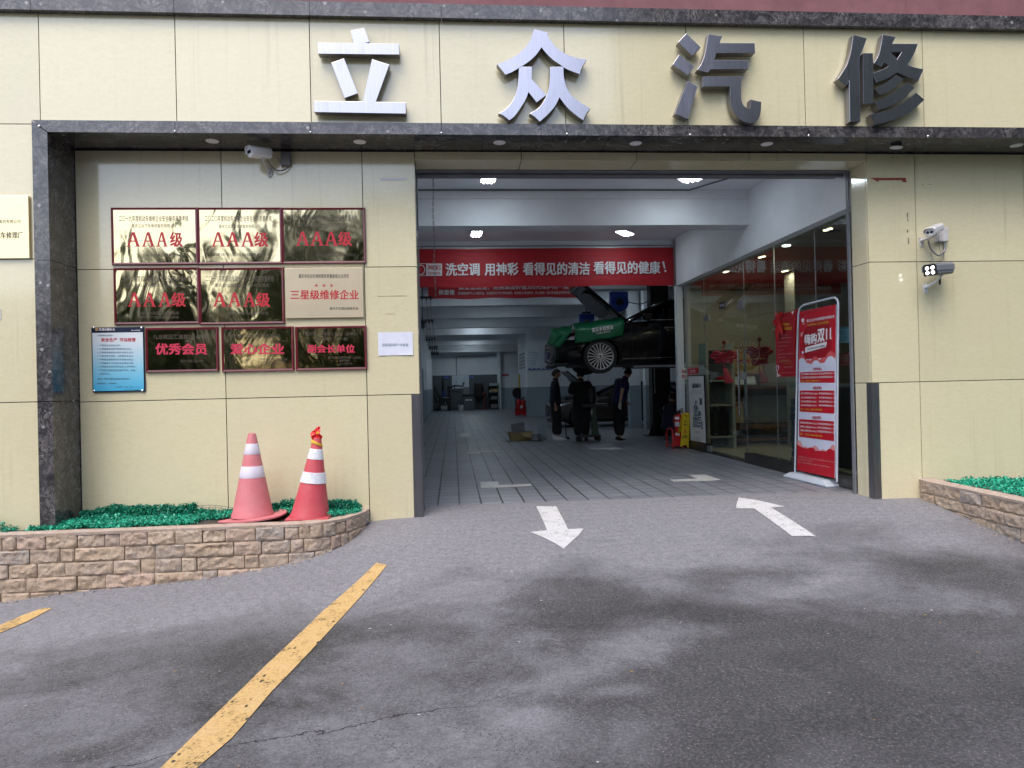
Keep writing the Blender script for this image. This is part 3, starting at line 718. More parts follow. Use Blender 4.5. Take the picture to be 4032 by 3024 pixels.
mb = MB(); mb.box(-1.2, XW, 10.45, 10.82, 2.375, 2.77); mb.box(-1.2, XW, 10.42, 10.85, 2.77, 2.9); mb.build('beam', MT['white'], bld)
each('beam', MT['white'], (-1.2, XW, 14.12, 14.5, 2.62, 2.9), (XW, 9.5, 14.2, 14.5, 2.0, 2.9), *[(-1.2, 9.5, y, y+.4, 2.38, 2.9) for y in (17.5, 20.7, 24.3, 28.2)], (-1.2, 3.17, 30.3, 34.2, 2.25, 2.9), *[(-1.2, 9.5, y, y+.35, z, 2.5) for y, z in ((36, 2.17), (38.5, 2.09), (41.0, 2.05))])
mb = MB(); mb.box(3.162, 9.7, 30.285, 30.3, -1.3, -.04); mb.box(3.155, 3.17, 30.3, 34.2, -1.3, -.04)
for z in (-.35, -.66, -.98): mb.box(3.17, 9.5, 30.281, 30.285, z, z+.004)
mb.build('dado', MT['dado'], bld)
each('dado', MT['dado'], (2.79, 9.7, 41.485, 41.5, -1.3, -.05), (-1.2, -1.185, YI+.45, 10.38, -1.3, -.05), *[(-1.2, -1.185, y0, y1, -1.3, -.05) for y0, y1 in ((10.81, 13.98), (14.41, 17.28), (17.71, 20.68), (21.11, 24.28), (24.71, 28.18), (28.61, 42))], (9.485, 9.5, 14.5, 30.28, -1.3, -.05))
mb = MB(); mb.box(-1.185, 2.62, 41.985, 42.0, -1.3, .74); mb.build('dark_dado', MT['dado_dark'], bld)
# white steel post at the end of the glass
mb = MB(); mb.box(XW-.01, XW+.12, 13.98, 14.12, -1.3, 1.95); mb.build('post', MT['white'], bld)
# electrical conduit under the ceiling of the first bay
for pts, r_ in (([(-1.1, 10.40, 2.885), (3.6, 10.40, 2.885), (3.9, 9.9, 2.885), (4.48, 9.0, 2.885)], .012), ([(.23, 41.95, .74), (.23, 41.95, 1.78), (.32, 41.95, 1.83), (2.6, 41.95, 1.86)], .02), ([(-1.2, 14.09, 2.80), (4.5, 14.09, 2.79)], .010)):
    mb = MB(); mb.tube(pts, r_, 6); mb.build('conduit', MT['grey_plastic'], bld)
# doors and cabinets along the left wall
for k, (y0, y1, z1) in enumerate(((11.6, 12.6, .8), (18.3, 19.3, .8), (26.0, 27.4, .75))):
    mb = MB(); mb.box(-1.185, -1.12, y0, y1, -1.3, z1); mb.build('side_door', M('grey_door_%d' % k, (.10, .12, .14), .5), bld)
# a row of slim uprights of the bay walls seen beyond the raised car
for x, y in ((5.15, 20.4), (5.45, 19.8), (4.6, 27)):
    cl, = each('bay_column', MT['white'], (x, x+.32, y, y+.3, -1.3, 2.9)); mb = MB(); mb.box(x-.006, x+.326, y-.006, y+.306, -1.3, -.05); mb.build('dado', MT['dado'], cl)

# red tape remnant, gum spots and tape ghosts stuck on the stone
zr1 = zoom(3300, 500, 2.0738); z3 = zoom(300, 780, 1.58); z1 = zoom(0, 0, 1.3012)
YT = YI-.002
def stain(poly, z, mat, name, label, cat, group=None, t=.002):
    mb = MB(); mb.prism([aty(*z(x, y), YT-t) for x, y in poly], (0, t-.0006, 0)); o = mb.build(name, mat); tag(o, label, cat, group); return o
stain([(262,415),(552,415),(560,452),(525,448),(524,434),(330,434),(328,450),(300,432)], zr1, M('old_red_tape', (.28, .05, .03), .7, var=.25), 'tape_strip', 'torn strip of old red tape high on the right pier', 'tape')
stain([(1946,912),(2083,912),(2083,924),(1946,924)], z1, MT['txt_white'], 'tape_strip', 'short white tape strip under the camera box left of the door', 'tape')
mb = MB()
for x, y, w_, h_ in ((567,720,12,45),(570,760,9,30),(568,850,14,26),(575,930,10,60),(448,252,14,8),(690,470,16,5),(750,470,24,4),(448,770,6,5)):
    a = aty(*zr1(x, y), YT-.0008); ww, hh = w_/2.0738/2800*7.3/2, h_/2.0738/2800*7.3/2
    mb.prism([(a.x-ww, a.y, a.z-hh), (a.x+ww, a.y, a.z-hh*.8), (a.x+ww*.7, a.y, a.z+hh), (a.x-ww*.9, a.y, a.z+hh*.9)], (0, .0006, 0))
mb.build('glue_mark', M('glue_residue', (.16, .13, .09), .8, var=.4), bld)
# ------------------------------------------------------------------ the four steel characters over the door
YC = 6.80
def character(z, polys, label, holes={}):
    t = thing('sign_character', label, 'sign letter', tuple(aty(*z(*polys[0][0]), YO)), 'steel characters over the door')
    for i, p in enumerate(polys):
        mb = MB(); mb.prism([aty(*z(x, y), YC) for x, y in p], (0, .085, 0), 0, [[aty(*z(x, y), YC) for x, y in h] for h in holes.get(i, [])], 1)
        o = mb.build('stroke', [MT['sign_steel'], MT['sign_side']], t, bevel=.0022)
        pin = MB(); q = [aty(*z(x, y), YC) for x, y in p]; c = sum(q, Vector())/len(q)
        k = min(q, key=lambda a: (a-c).length); k = k*.35+c*.65
    return t
def smooth_poly(p, n=3):
    """Catmull-Rom through points marked as curve runs: tuples with a third item are smooth"""
    out = []; L = len(p)
    for i in range(L):
        a, b = p[i], p[(i+1) % L]
        out.append(a[:2])
        if len(a) > 2 or len(b) > 2:
            p0 = p[i-1] if len(a) > 2 else a; p3 = p[(i+2) % L] if len(b) > 2 else b
            for k in range(1, n+1):
                t = k/(n+1)
                out.append(tuple(.5*(2*a[j]+(b[j]-p0[j])*t+(2*p0[j]-5*a[j]+4*b[j]-p3[j])*t*t+(3*a[j]-p0[j]-3*b[j]+p3[j])*t**3) for j in (0, 1)))
    return out
MT['sign_side'] = brushed('dull_steel_edge', (.30, .285, .27), .45)
zA = zoom(1200, 80, 4.1467); zB = zoom(1900, 80, 3.77); zC = zoom(2600, 100, 3.951); zD = zoom(3250, 100, 3.951)
c = 1
character(zA, [[(210,365),(803,371),(747,165),(972,121),(1055,352),(968,373),(1538,384),(1545,557),(217,543)],
    [(432,692),(640,620),(866,1192),(652,1272)],
    [(150,1318),(948,1324),(1097,632),(1380,722),(1158,1331),(1650,1340),(1652,1522),(153,1496)]], 'pale brushed steel character of two bars with slanting strokes')
character(zB, [smooth_poly([(765,128),(975,183),(962,215),(1010,300,c),(1090,400,c),(1210,485,c),(1350,545,c),(1548,583),(1478,690,c),(1440,798),(1300,745,c),(1205,700),(1190,684),(1040,580,c),(940,480,c),(875,398),(800,505,c),(700,600,c),(583,681),(540,706),(440,765,c),(340,805),(215,650),(350,600,c),(500,520,c),(620,420,c),(700,310,c),(745,200,c)]),
    smooth_poly([(585,685),(735,689),(732,870),(950,1110),(803,1220),(683,1070),(640,1180,c),(560,1310,c),(480,1420,c),(400,1487),(310,1415,c),(236,1382),(340,1320,c),(430,1220,c),(500,1070,c),(530,900,c),(541,709)]),
    smooth_poly([(1000,689),(1188,687),(1203,703),(1210,840,c),(1250,1000,c),(1340,1130,c),(1470,1230,c),(1603,1310),(1540,1390,c),(1498,1487),(1380,1405,c),(1250,1290,c),(1143,1147),(1080,1270,c),(980,1390,c),(850,1507),(770,1430,c),(697,1385),(820,1310,c),(920,1180,c),(980,1020,c),(1000,850,c)])],
    'lilac grey steel character of three roof-shaped figures')
character(zC, [[(405,122),(630,340),(498,475),(275,262)], [(290,455),(535,635),(430,780),(192,610)], [(425,860),(582,945),(430,1460),(228,1375)],
    smooth_poly([(745,132),(965,165),(925,272),(1470,275),(1475,430),(872,435),(835,537),(1368,540),(1368,680),(780,685),(745,735),(572,690),(640,590,c),(690,450,c),(720,300,c)]),
    smooth_poly([(660,795),(1280,795),(1262,900,c),(1256,1100,c),(1270,1190,c),(1310,1260,c),(1370,1297,c),(1398,1280),(1400,1152),(1572,1190),(1562,1350,c),(1530,1450,c),(1470,1505,c),(1390,1518,c),(1300,1495,c),(1200,1430,c),(1130,1330,c),(1095,1200,c),(1085,1050),(1085,948),(665,948)])],
    'dark steel character with three water strokes on its left')
character(zD, [smooth_poly([(432,143),(645,205),(590,360,c),(535,500,c),(530,700),(545,1500),(380,1500),(370,860),(320,945),(190,835),(270,720,c),(345,580,c),(400,380,c)]),
    [(588,430),(740,430),(750,1215),(595,1220)],
    smooth_poly([(890,140),(1097,180),(1045,283),(1440,285),(1380,450,c),(1280,615),(1400,655,c),(1530,678),(1490,770,c),(1450,865),(1280,805,c),(1115,733),(960,830,c),(790,890),(745,740),(880,690,c),(985,630),(915,562),(870,642),(755,590),(830,450,c),(870,280,c)]),
    smooth_poly([(1105,770),(1225,835),(1050,985,c),(850,1085),(760,985),(930,900,c)]), smooth_poly([(1270,885),(1385,970),(1200,1150,c),(1010,1255,c),(845,1315),(765,1190),(950,1110,c),(1130,1000,c)]),
    smooth_poly([(1410,1045),(1540,1155),(1380,1300,c),(1150,1430,c),(900,1515,c),(770,1550),(700,1385),(900,1340,c),(1100,1270,c),(1290,1150,c)])],
    'darkest steel character with three curved sweeps on its right', {2: [[(1010,418),(1185,418),(1115,525)]]})

# ------------------------------------------------------------------ plaques
PY = lambda d: (lambda px, py: aty(px, py, YI-d))
def serif_A(mb, z, x0, y0, x1, y1, plane, mi):
    pts = [(.40,0),(.60,0),(.93,.93),(1,.95),(1,1),(.62,1),(.62,.95),(.72,.93),(.63,.66),(.30,.66),(.22,.93),(.33,.95),(.33,1),(0,1),(0,.95),(.09,.93)]
    hole = [(.335,.58),(.60,.58),(.46,.17)]
    A = [plane(*z(x0+(x1-x0)*a, y0+(y1-y0)*b)) for a, b in pts]; H = [plane(*z(x0+(x1-x0)*a, y0+(y1-y0)*b)) for a, b in hole]
    t = tessellate_polygon([A, H]); mb.add(A+H, [tuple(k) for k in t], mi)
def plaque(z, rect, label, brass_mat, texts, frame=True, inset=14, big=None, nameit='plaque'):
    x0, y0, x1, y1 = rect; P = PY(.03)
    a, b = P(*z(x0, y1)), P(*z(x1, y0))
    t = thing(nameit, label, 'plaque', (a.x, YI, a.z), 'brass plaques beside the door')
    if frame:
        w_ = .022; mb = MB(); X0, X1, Z0, Z1 = a.x, b.x, a.z, b.z; yb, yf = YI-.002, YI-.030
        o_ = [(X0, Z0), (X1, Z0), (X1, Z1), (X0, Z1)]; i_ = [(X0+w_, Z0+w_), (X1-w_, Z0+w_), (X1-w_, Z1-w_), (X0+w_, Z1-w_)]; m_ = [(x+(.006 if k in (0, 3) else -.006), zz+(.006 if k < 2 else -.006)) for k, (x, zz) in enumerate(o_)]
        for k in range(4):
            n_ = (k+1) % 4
            mb.add([(o_[k][0], yb, o_[k][1]), (o_[n_][0], yb, o_[n_][1]), (o_[n_][0], yf+.010, o_[n_][1]), (o_[k][0], yf+.010, o_[k][1]),
                    (m_[k][0], yf, m_[k][1]), (m_[n_][0], yf, m_[n_][1]), (i_[k][0], yf+.004, i_[k][1]), (i_[n_][0], yf+.004, i_[n_][1]), (i_[k][0], yb, i_[k][1]), (i_[n_][0], yb, i_[n_][1])],
                   [(0,1,2,3), (3,2,5,4), (4,5,7,6), (6,7,9,8)])
        mb.build('frame', MT['frame_red'], t, fixn=True)
        mb = MB(); mb.box(X0+w_-.002, X1-w_+.002, YI-.020, YI-.004, Z0+w_-.002, Z1-w_+.002); mb.build('face_plate', brass_mat, t)
        tp = PY(.0208)
    else:
        mb = MB(); mb.box(a.x, b.x, YI-.030, YI-.002, a.z, b.z); mb.build('face_plate', brass_mat, t, bevel=.003); tp = PY(.0308)
    mb = MB()
    for it in texts:
        s, tx0, ty0, tx1, ty1, mi, bold = it
        if s == 'A': serif_A(mb, z, tx0, ty0, tx1, ty1, tp, mi)
        elif s == '*':
            cx, cy, r_ = (tx0+tx1)/2, (ty0+ty1)/2, (tx1-tx0)/2
            mb.flat([tp(*z(cx+r_*(1 if k % 2 == 0 else .4)*math.sin(k*math.pi/5), cy-r_*(1 if k % 2 == 0 else .4)*math.cos(k*math.pi/5))) for k in range(10)], mi)
        else: px_text(mb, s, z, tx0, (ty0+ty1)/2, tx1, (ty0+ty1)/2, ty1-ty0, tp, mi, bold)
    mb.build('lettering', [MT['txt_etch'], MT['txt_red'], MT['txt_pinkred'], MT['txt_dark']], t, fixn=False)
    return t
def aaa(rect, l1, l2, l3, label, seed, y1, ya, y3, yA0, yA1, xs, x1, x2, x3, amp=.5, extra=None):
    (k0, k1), = [(yA0, yA1)]
    tx = [(l1, x1[0], y1, x1[1], y1+38, 0, .005), (l2, x2[0], ya, x2[1], ya+24, 0, .0)]
    for a in xs[:3]: tx.append(('A', a[0], k0, a[1], k1, 1, 0))
    tx.append(('级', xs[3][0], k0, xs[3][1], k1, 1, .022))
    tx.append((l3, x3[0], y3, x3[1], y3+20, 0, 0))
    if extra: tx.append(extra)
    return plaque(z3, rect, label, brass('wavy_brass_%d' % seed, seed, amp), tx)
aaa((218,56,752,416), '二〇一九年度机动车维修企业安全服务质量考核', '重庆立众汽车维修服务有限公司', '重庆市道路运输事务中心', 'red framed brass plaque with red AAA, its first line dated 2019', 1, 108, 160, 345, 212, 302,
    [(312,398),(408,488),(498,568),(585,660)], (265,698), (345,622), (412,662))
aaa((755,56,1276,412), '二〇二〇年度机动车维修企业安全服务质量考核', '重庆立众汽车维修服务有限公司', '重庆市道路运输事务中心', 'red framed brass plaque with red AAA, its first line dated 2020', 2, 108, 164, 341, 212, 302,
    [(842,925),(932,1015),(1025,1108),(1110,1192)], (800,1216), (888,1142), (870,1215))
aaa((1280,57,1796,408), '二〇二一年度机动车维修企业安全服务质量考核', '重庆立众汽车维修服务有限公司', '重庆市道路运输事务中心', 'red framed dark reflecting brass plaque with red AAA, its first line dated 2021', 3, 105, 155, 343, 209, 296,
    [(1366,1450),(1456,1540),(1545,1628),(1632,1714)], (1322,1750), (1390,1690), (1490,1738), .22)
aaa((234,430,762,788), '二〇一七年度机动车维修企业安全服务质量考核', '重庆立众汽车维修服务有限公司', '重庆市道路运输管理局', 'red framed brass plaque with red AAA, its first line dated 2017', 4, 482, 530, 705, 588, 675,
    [(320,405),(415,495),(512,590),(595,680)], (278,708), (308,680), (400,640), .5, ('重庆市汽车维修行业协会', 400, 732, 640, 750, 0, 0))
aaa((765,430,1289,788), '二〇一八年度机动车维修企业安全服务质量考核', '重庆立众汽车维修服务有限公司', '重庆市道路运输管理局', 'red framed dark green reflecting plaque with red AAA beside the plain star plate', 5, 482, 530, 705, 588, 675,
    [(850,935),(945,1025),(1040,1115),(1120,1204)], (805,1230), (860,1200), (950,1195), .28)
plaque(z3, (1304,430,1782,748), 'plain satin gold plaque with three red stars and brush lettering', MT['star_plate'],
    [('重庆市机动车维修服务质量星级企业评定', 1384, 472, 1696, 498, 3, .004), ('*', 1482, 532, 1506, 556, 1, 0), ('*', 1530, 532, 1554, 556, 1, 0), ('*', 1577, 532, 1601, 556, 1, 0),
     ('三星级维修企业', 1334, 572, 1756, 630, 1, .018), ('重庆市交通运输委员会', 1576, 678, 1756, 695, 3, .006)], frame=False)
plaque(z3, (432,801,880,1086), 'small framed plaque reading excellent member, next to the blue poster', brass('dark_brass_6', 6, .28),
    [('优秀会员', 495, 905, 812, 973, 2, .035), ('九龙坡区工商联2018年度', 478, 848, 822, 878, 0, .008), ('重庆市九龙坡区工商业联合会', 650, 1004, 790, 1022, 0, 0)])
plaque(z3, (905,796,1350,1083), 'small framed plaque whose red characters read caring enterprise', brass('dark_brass_7', 7, .30),
    [('爱心企业', 962, 905, 1292, 970, 2, .035), ('重庆立众汽车维修服务有限公司', 950, 845, 1270, 870, 0, 0), ('九龙坡区谢家湾街道党工委', 1130, 996, 1314, 1010, 0, .004), ('九龙坡区谢家湾街道办事处', 1130, 1013, 1304, 1028, 0, .004), ('2019年1月15日', 1178, 1030, 1262, 1044, 0, .004)])
plaque(z3, (1366,792,1804,1074), 'small framed plaque with five red characters naming a vice president unit', brass('dark_brass_8', 8, .30),
    [('副会长单位', 1440, 912, 1732, 962, 2, .03), ('重庆市九龙坡区工商联（总商会）', 1424, 834, 1752, 856, 0, .005), ('谢家湾商会（第一届）', 1480, 864, 1692, 886, 0, .005),
     ('重庆市九龙坡区工商联（总商会）', 1568, 984, 1770, 1000, 0, .004), ('谢家湾商会', 1637, 1003, 1703, 1018, 0, .004), ('二〇一九年六月', 1627, 1022, 1716, 1038, 0, .004)])
# plaque on the outer face, cut by the frame edge
z7l = zoom(0, 700, 2.0743)
def outer_plaque():
    P = lambda d: (lambda px, py: aty(px, py, YO-d)); a, b = P(.03)(*z7l(-260, 662)), P(.03)(*z7l(232, 145))
    t = thing('plaque', 'plain polished gold plaque on the outer wall beyond the marble frame', 'plaque', (a.x, YO, a.z), 'brass plaques beside the door')
    mb = MB(); mb.box(a.x, b.x, YO-.030, YO-.002, a.z, b.z); mb.build('face_plate', brass('pale_brass', 9, .3), t, bevel=.003)
    mb = MB(); px_text(mb, '重庆立众汽车维修服务有限公司', z7l, -250, 356, 166, 356, 28, P(.0308), 0, .008); px_text(mb, '国家二类汽车修理厂', z7l, -230, 470, 188, 468, 52, P(.0308), 0, .012)
    mb.build('lettering', [MT['txt_etch']], t, fixn=False)
    a, b = P(.004)(*z7l(-60, 1155)), P(.004)(*z7l(4, 1068))
    mb = MB(); mb.box(a.x, b.x, YO-.006, YO-.001, a.z, b.z); tag(mb.build('paper_notice', MT['paper']), 'corner of a white notice at the far left edge', 'notice')
outer_plaque()
# blue enforcement poster
def poster():
    P = PY(.016); z = zoom(300, 1250, 3.16); a, b = P(*z(203, 935)), P(*z(843, 115))
    t = thing('poster', 'blue and white safety poster in a navy acrylic holder', 'poster', (a.x, YI, a.z))
    mb = MB(); mb.box(a.x, b.x, YI-.016, YI-.002, a.z, b.z); mb.build('backing_board', M('navy_acrylic', (.012, .018, .045), .25, var=.05), t, bevel=.002)
    c0, c1 = P(*z(215, 918)), P(*z(828, 183))
    mb = MB(); mb.box(c0.x, c1.x, YI-.0172, YI-.0161, c0.z, c1.z); mb.build('printed_sheet', MT['blue_print'], t)
    tp = PY(.0182); mb = MB(); rows = ['严禁擅自改装机动车；', '严禁超备案经营范围维修机动车；', '严禁使用假冒伪劣配件维修机动车；', '严禁承修已报废、无牌照的机动车；', '严禁签发虚假的机动车维修合格证；', '严禁擅自扩大托修机动车维修范围；', '严禁擅自更换托修机动车上完好部件；', '严禁进行假冒巡游出租车喷涂、改装、']
    px_text(mb, '交通运输执法', z, 282, 148, 480, 148, 34, tp, 0, .02); px_text(mb, 'No.070508', z, 688, 160, 796, 160, 16, tp, 0, .01)
    px_text(mb, '安全生产  守法经营', z, 312, 277, 738, 277, 46, tp, 1, .03); px_text(mb, '交通运输执法提醒您', z, 264, 224, 455, 224, 20, tp, 2, .01)
    for k, s in enumerate(rows):
        y = 349+k*44; px_text(mb, s, z, 292, y, 292+26.5*len(s), y, 26, tp, 2, .006)
        cx = z(270, y); q = tp(*cx); mb.flat([(q.x+.004*math.cos(j*1.05), q.y, q.z+.004*math.sin(j*1.05)) for j in range(6)], 2)
    px_text(mb, '维修作业。', z, 292, 702, 425, 702, 24, tp, 2, .006)
    px_text(mb, '属地单位：重庆市九龙坡区交通运输综合行政执法支队', z, 266, 765, 668, 763, 18, tp, 2, .012); px_text(mb, '联系电话：  68686083', z, 266, 820, 504, 820, 20, tp, 2, .012)
    px_text(mb, '市级监督（举报）电话：12328', z, 488, 864, 786, 864, 18, tp, 2, .01); px_text(mb, '重庆市交通运输综合行政执法总队', z, 600, 895, 784, 895, 11, tp, 2, .0)
    mb.build('lettering', [MT['txt_white'], MT['txt_red'], MT['txt_teal']], t, fixn=False)
    q = tp(*z(254, 148)); mb = MB(); mb.lathe([(.016, 0), (.016, .0015), (0, .002)], (q.x, YI-.016, q.z), (0, -1, 0), 14)
    mb.build('emblem', MT['gold_board'], t)
    mb = MB()
    for x, y in ((215, 128), (812, 130), (222, 916), (822, 912)): q = P(*z(x, y)); mb.lathe([(.011, 0), (.011, .004), (.007, .007), (0, .008)], (q.x, YI-.0165, q.z), (0, -1, 0), 12)
    mb.build('screw_cap', MT['chrome'], t, smooth=True)
poster()
def paper():
    P = PY(.004); a, b = P(*z3(1880, 980)), P(*z3(2093, 832)); mb = MB(); n = 10
    t = thing('paper_notice', 'creased white paper notice with one printed line left of the doorway', 'notice', (a.x, YI, a.z))
    g = [[(a.x+(b.x-a.x)*i/n, YI-.006-.004*noise.noise(Vector((i*.9, j*1.1, 3)))-(.004 if j == 0 and i > 6 else 0), a.z+(b.z-a.z)*j/8) for i in range(n+1)] for j in range(9)]
    mb.add([p for r_ in g for p in r_], [(j*(n+1)+i, j*(n+1)+i+1, (j+1)*(n+1)+i+1, (j+1)*(n+1)+i) for j in range(8) for i in range(n)])
    mb.build('sheet', MT['paper'], t, smooth=True, angle=180)
    mb = MB(); px_text(mb, '吸烟请到客户休息室', z3, 1905, 912, 2066, 912, 17, PY(.0115), 0, .0); mb.build('lettering', MT['txt_teal'], t, fixn=False)
    mb = MB()
    for x, y, w_ in ((1968, 609, 180), (1955, 720, 58), (1905, 985, 40)):
        q = PY(.0015)(*z3(x, y)); mb.box(q.x-w_/1.58/2800*3.65, q.x+w_/1.58/2800*3.65, YI-.002, YI-.0006, q.z-.0025, q.z+.0025)
    tag(mb.build('tape_strip', M('tape_residue', (.36, .27, .20), .8, var=.4)), 'brown tape residue around the white paper notice', 'tape')
paper()

# ------------------------------------------------------------------ recessed downlights in the soffit
zo2 = zoom(1600, 0, .9095)
def downlight(x, droop=False, label=''):
    t = thing('downlight', label, 'downlight', (x, 7.08, ZB0), 'downlights in the marble soffit')
    mb = MB(); dz = -.030 if droop else 0; ax = (.10, -.1, 1) if droop else (0, 0, 1)
    C = (x, 7.08, ZB0+.001+dz)
    mb.lathe([(.036, -.001), (.060, -.004), (.062, .0), (.062, .004), (.036, .004)], C, ax, 24); mb.build('ring', MT['ring_white'], t, smooth=True)
    mb = MB(); mb.lathe([(0, .012), (.030, .010), (.036, .0005), (.0362, .003)], C, ax, 20); mb.build('lens', MT['steel'], t, smooth=True)
    if droop:
        mb = MB(); mb.lathe([(.052, .004), (.052, .03), (.045, .034)], C, ax, 20); mb.build('can', MT['black'], t, smooth=True)
    return t
dl = [atz(*z, ZB0).x for z in ((841, 561), (1419, 566), (1600+332/.9095, 519/.9095), (1600+817/.9095, 519/.9095), (1600+1286/.9095, 520/.9095), (1600+1742/.9095, 525/.9095), (1600+2185/.9095, 521/.9095))]
lab = ['unlit round downlight in the soffit, farthest left above the plaques', 'unlit round downlight in the soffit left of the doorway edge', 'unlit round downlight under the roof-shaped character', 'unlit round downlight between the second and third characters', 'unlit round downlight right of the third character', 'round downlight hanging loose from its hole over the right pier', 'round downlight at the right edge of the photo']
for i, x in enumerate(dl): downlight(x, i == 5, lab[i])

# ------------------------------------------------------------------ surveillance cameras
def hood_box(mb, C, d, u_, L, w_, h, mi=0):
    pass
def camera_unit(name, label, cat, C, d, size, mount, box=None, flood=False, hoodmat='cctv_white', cable=None, up=Vector((0, 0, 1))):
    """C centre of the body, d the way it looks, mount = wall plate centre"""
    L, w_, h = size; d = Vector(d).normalized(); s = d.cross(up).normalized(); u_ = s.cross(d)
    t = thing(name, label, cat, tuple(mount))
    C = Vector(C)
    mb = MB(); pr = []
    k = [(-1, -.7), (-.7, -1), (.7, -1), (1, -.7), (1, .7), (.7, 1), (-.7, 1), (-1, .7)]
    vs = [C+s*(a*w_/2)+u_*(b*h/2)+d*e for e in (-L/2, L/2) for a, b in k]
    mb.add(vs, [tuple(range(7, -1, -1)), tuple(range(8, 16))]+[(i, (i+1) % 8, (i+1) % 8+8, i+8) for i in range(8)])
    mb.build('housing', MT[hoodmat], t, bevel=.002)
    mb = MB()
    rp = [(-1.12, -.2), (-1.12, .75), (-.75, 1.18), (.75, 1.18), (1.12, .75), (1.12, -.2)]
    for off, st in ((0, 0), (.004, 0)):
        pass
    o1 = [C+s*(a*w_/2)+u_*(b*h/2) for a, b in rp]; o2 = [C+s*(a*w_/2*.97)+u_*(b*h/2-.0035) for a, b in rp]
    e0, e1 = -L/2-.006, L/2+.022
    vs = [p+d*e for e in (e0, e1) for p in o1]+[p+d*e for e in (e0, e1) for p in o2]; n = len(rp)
    fs = []
    for i in range(n-1):
        fs += [(i, i+1, n+i+1, n+i), (2*n+i, 3*n+i, 3*n+i+1, 2*n+i+1), (i, 2*n+i, 2*n+i+1, i+1), (n+i, n+i+1, 3*n+i+1, 3*n+i)]
    fs += [(0, n, 3*n, 2*n), (n-1, 3*n-1, 4*n-1, 2*n-1)]
    mb.add(vs, fs); mb.build('sun_hood', MT[hoodmat], t)
    F = C+d*(L/2)
    if flood:
        mb = MB(); mb.obox(F+d*.004, s*(w_*.50), u_*(h*.50), d*.006); mb.build('front_plate', MT['black'], t, bevel=.003)
        for a in (-1, 1):
            for b in (-1, 1):
                mb = MB(); mb.lathe([(h*.155, 0), (h*.155, .004), (h*.10, .007), (0, .008)], F+d*.010+s*(a*w_*.20)+u_*(b*h*.225), d, 14); mb.build('led_lamp', MT['lamp_led'], t, smooth=True)
        mb = MB(); q = C-d*(L*.28)+s*(w_*.30)-u_*(h*.5); mb.tube([q, q-u_*.02], .008, 10); mb.tube([q-u_*.02, q-u_*.10+s*.006], .011, 10); mb.build('antenna', MT['black'], t, smooth=True)
    else:
        mb = MB(); mb.obox(F+d*.002, s*(w_*.44), u_*(h*.42), d*.003); mb.build('front_plate', MT['white_gloss'], t, bevel=.002)
        for a in (-1, 1):
            mb = MB(); mb.lathe([(h*.20, 0), (h*.20, .004), (h*.14, .005), (0, .003)], F+d*.0045+s*(a*w_*.19)+u_*(h*.03), d, 16); mb.build('lens', MT['lens_dark'], t, smooth=True)
        mb = MB()
        for a in (-1, 1):
            for b in (-1, 1): mb.lathe([(.0035, 0), (0, .002)], F+d*.005+s*(a*w_*.38)+u_*(b*h*.34), d, 8)
        mb.build('screw', MT['black'], t)
    Mn = Vector(mount); under = C-u_*(h*.5)-d*(L*.1)
    mb = MB(); mb.prism([(Mn.x-.030, YI-.001, Mn.z+.045), (Mn.x+.030, YI-.001, Mn.z+.045), (Mn.x+.030, YI-.001, Mn.z-.005), (Mn.x+.016, YI-.001, Mn.z-.055), (Mn.x-.016, YI-.001, Mn.z-.055), (Mn.x-.030, YI-.001, Mn.z-.005)], (0, -.008, 0))
    mb.build('wall_plate', MT['white_gloss' if flood else 'cctv_white'], t)
    mb = MB(); mb.tube([Mn+Vector((0, -.006, .01)), Mn+Vector((0, -.045, .012)), (Mn*.35+under*.65)+Vector((0, -.02, -.018)), under-u_*.012], [.019, .017, .013, .013], 10)
    mb.lathe([(.020, 0), (.020, .018), (.012, .02)], under-u_*.016, u_, 12)
    mb.build('arm', MT['white_gloss' if flood else 'cctv_white'], t, smooth=True)
    mb = MB()
    for a, b in ((-.018, .032), (.018, .032), (0, -.012), (0, -.04)): mb.lathe([(.005, 0), (.004, .003)], Mn+Vector((a, -.009, b)), (0, -1, 0), 8)
    mb.build('bolt', MT['black'], t)
    if cable:
        mb = MB()
        for r_, pts in cable: mb.tube(pts, r_, 8)
        mb.build('cable', MT['guard_steel'], t, smooth=True)
    return t
def curve(pts, n=24):
    pts = [Vector(p) for p in pts]; out = []
    P_ = [pts[0]*2-pts[1]]+pts+[pts[-1]*2-pts[-2]]
    for i in range(1, len(P_)-2):
        for k in range(n//(len(pts)-1)+1):
            u = k/(n//(len(pts)-1)+1); a, b, c_, d = P_[i-1:i+3]
            out.append(.5*((2*b)+(c_-a)*u+(2*a-5*b+4*c_-d)*u*u+(3*b-a-3*c_+d)*u**3))
    return out+[pts[-1]]
def jbox(name, label, a, b, mat, depth=.05):
    t = thing(name, label, 'junction box', (a.x, YI, a.z))
    mb = MB(); mb.box(a.x, b.x, YI-depth, YI-.001, a.z, b.z); mb.build('case', mat, t, bevel=.004)
    mb = MB(); mb.box(a.x+.004, b.x-.004, YI-depth-.004, YI-depth+.001, a.z+.006, b.z-.006); mb.build('lid', mat, t, bevel=.003)
    return t
zcam = zoom(400, 500, 2212/900)
A = lambda x, y, d: aty(*zcam(x, y), YI-d)
camera_unit('surveillance_camera', 'white twin lens camera on a bracket over the plaques', 'camera', A(1530, 252, .21), (-.66, -.72, -.14), (.215, .085, .092), A(1628, 440, .001), cable=[
    (.007, curve([A(1600, 310, .16), A(1640, 380, .12), A(1700, 420, .07), A(1770, 415, .04), A(1815, 378, .03)])), (.003, curve([A(1632, 262, .13), A(1690, 290, .08), A(1730, 345, .05), A(1748, 400, .03)]))], up=Vector((-.10, 0, 1)), hoodmat='ring_white')
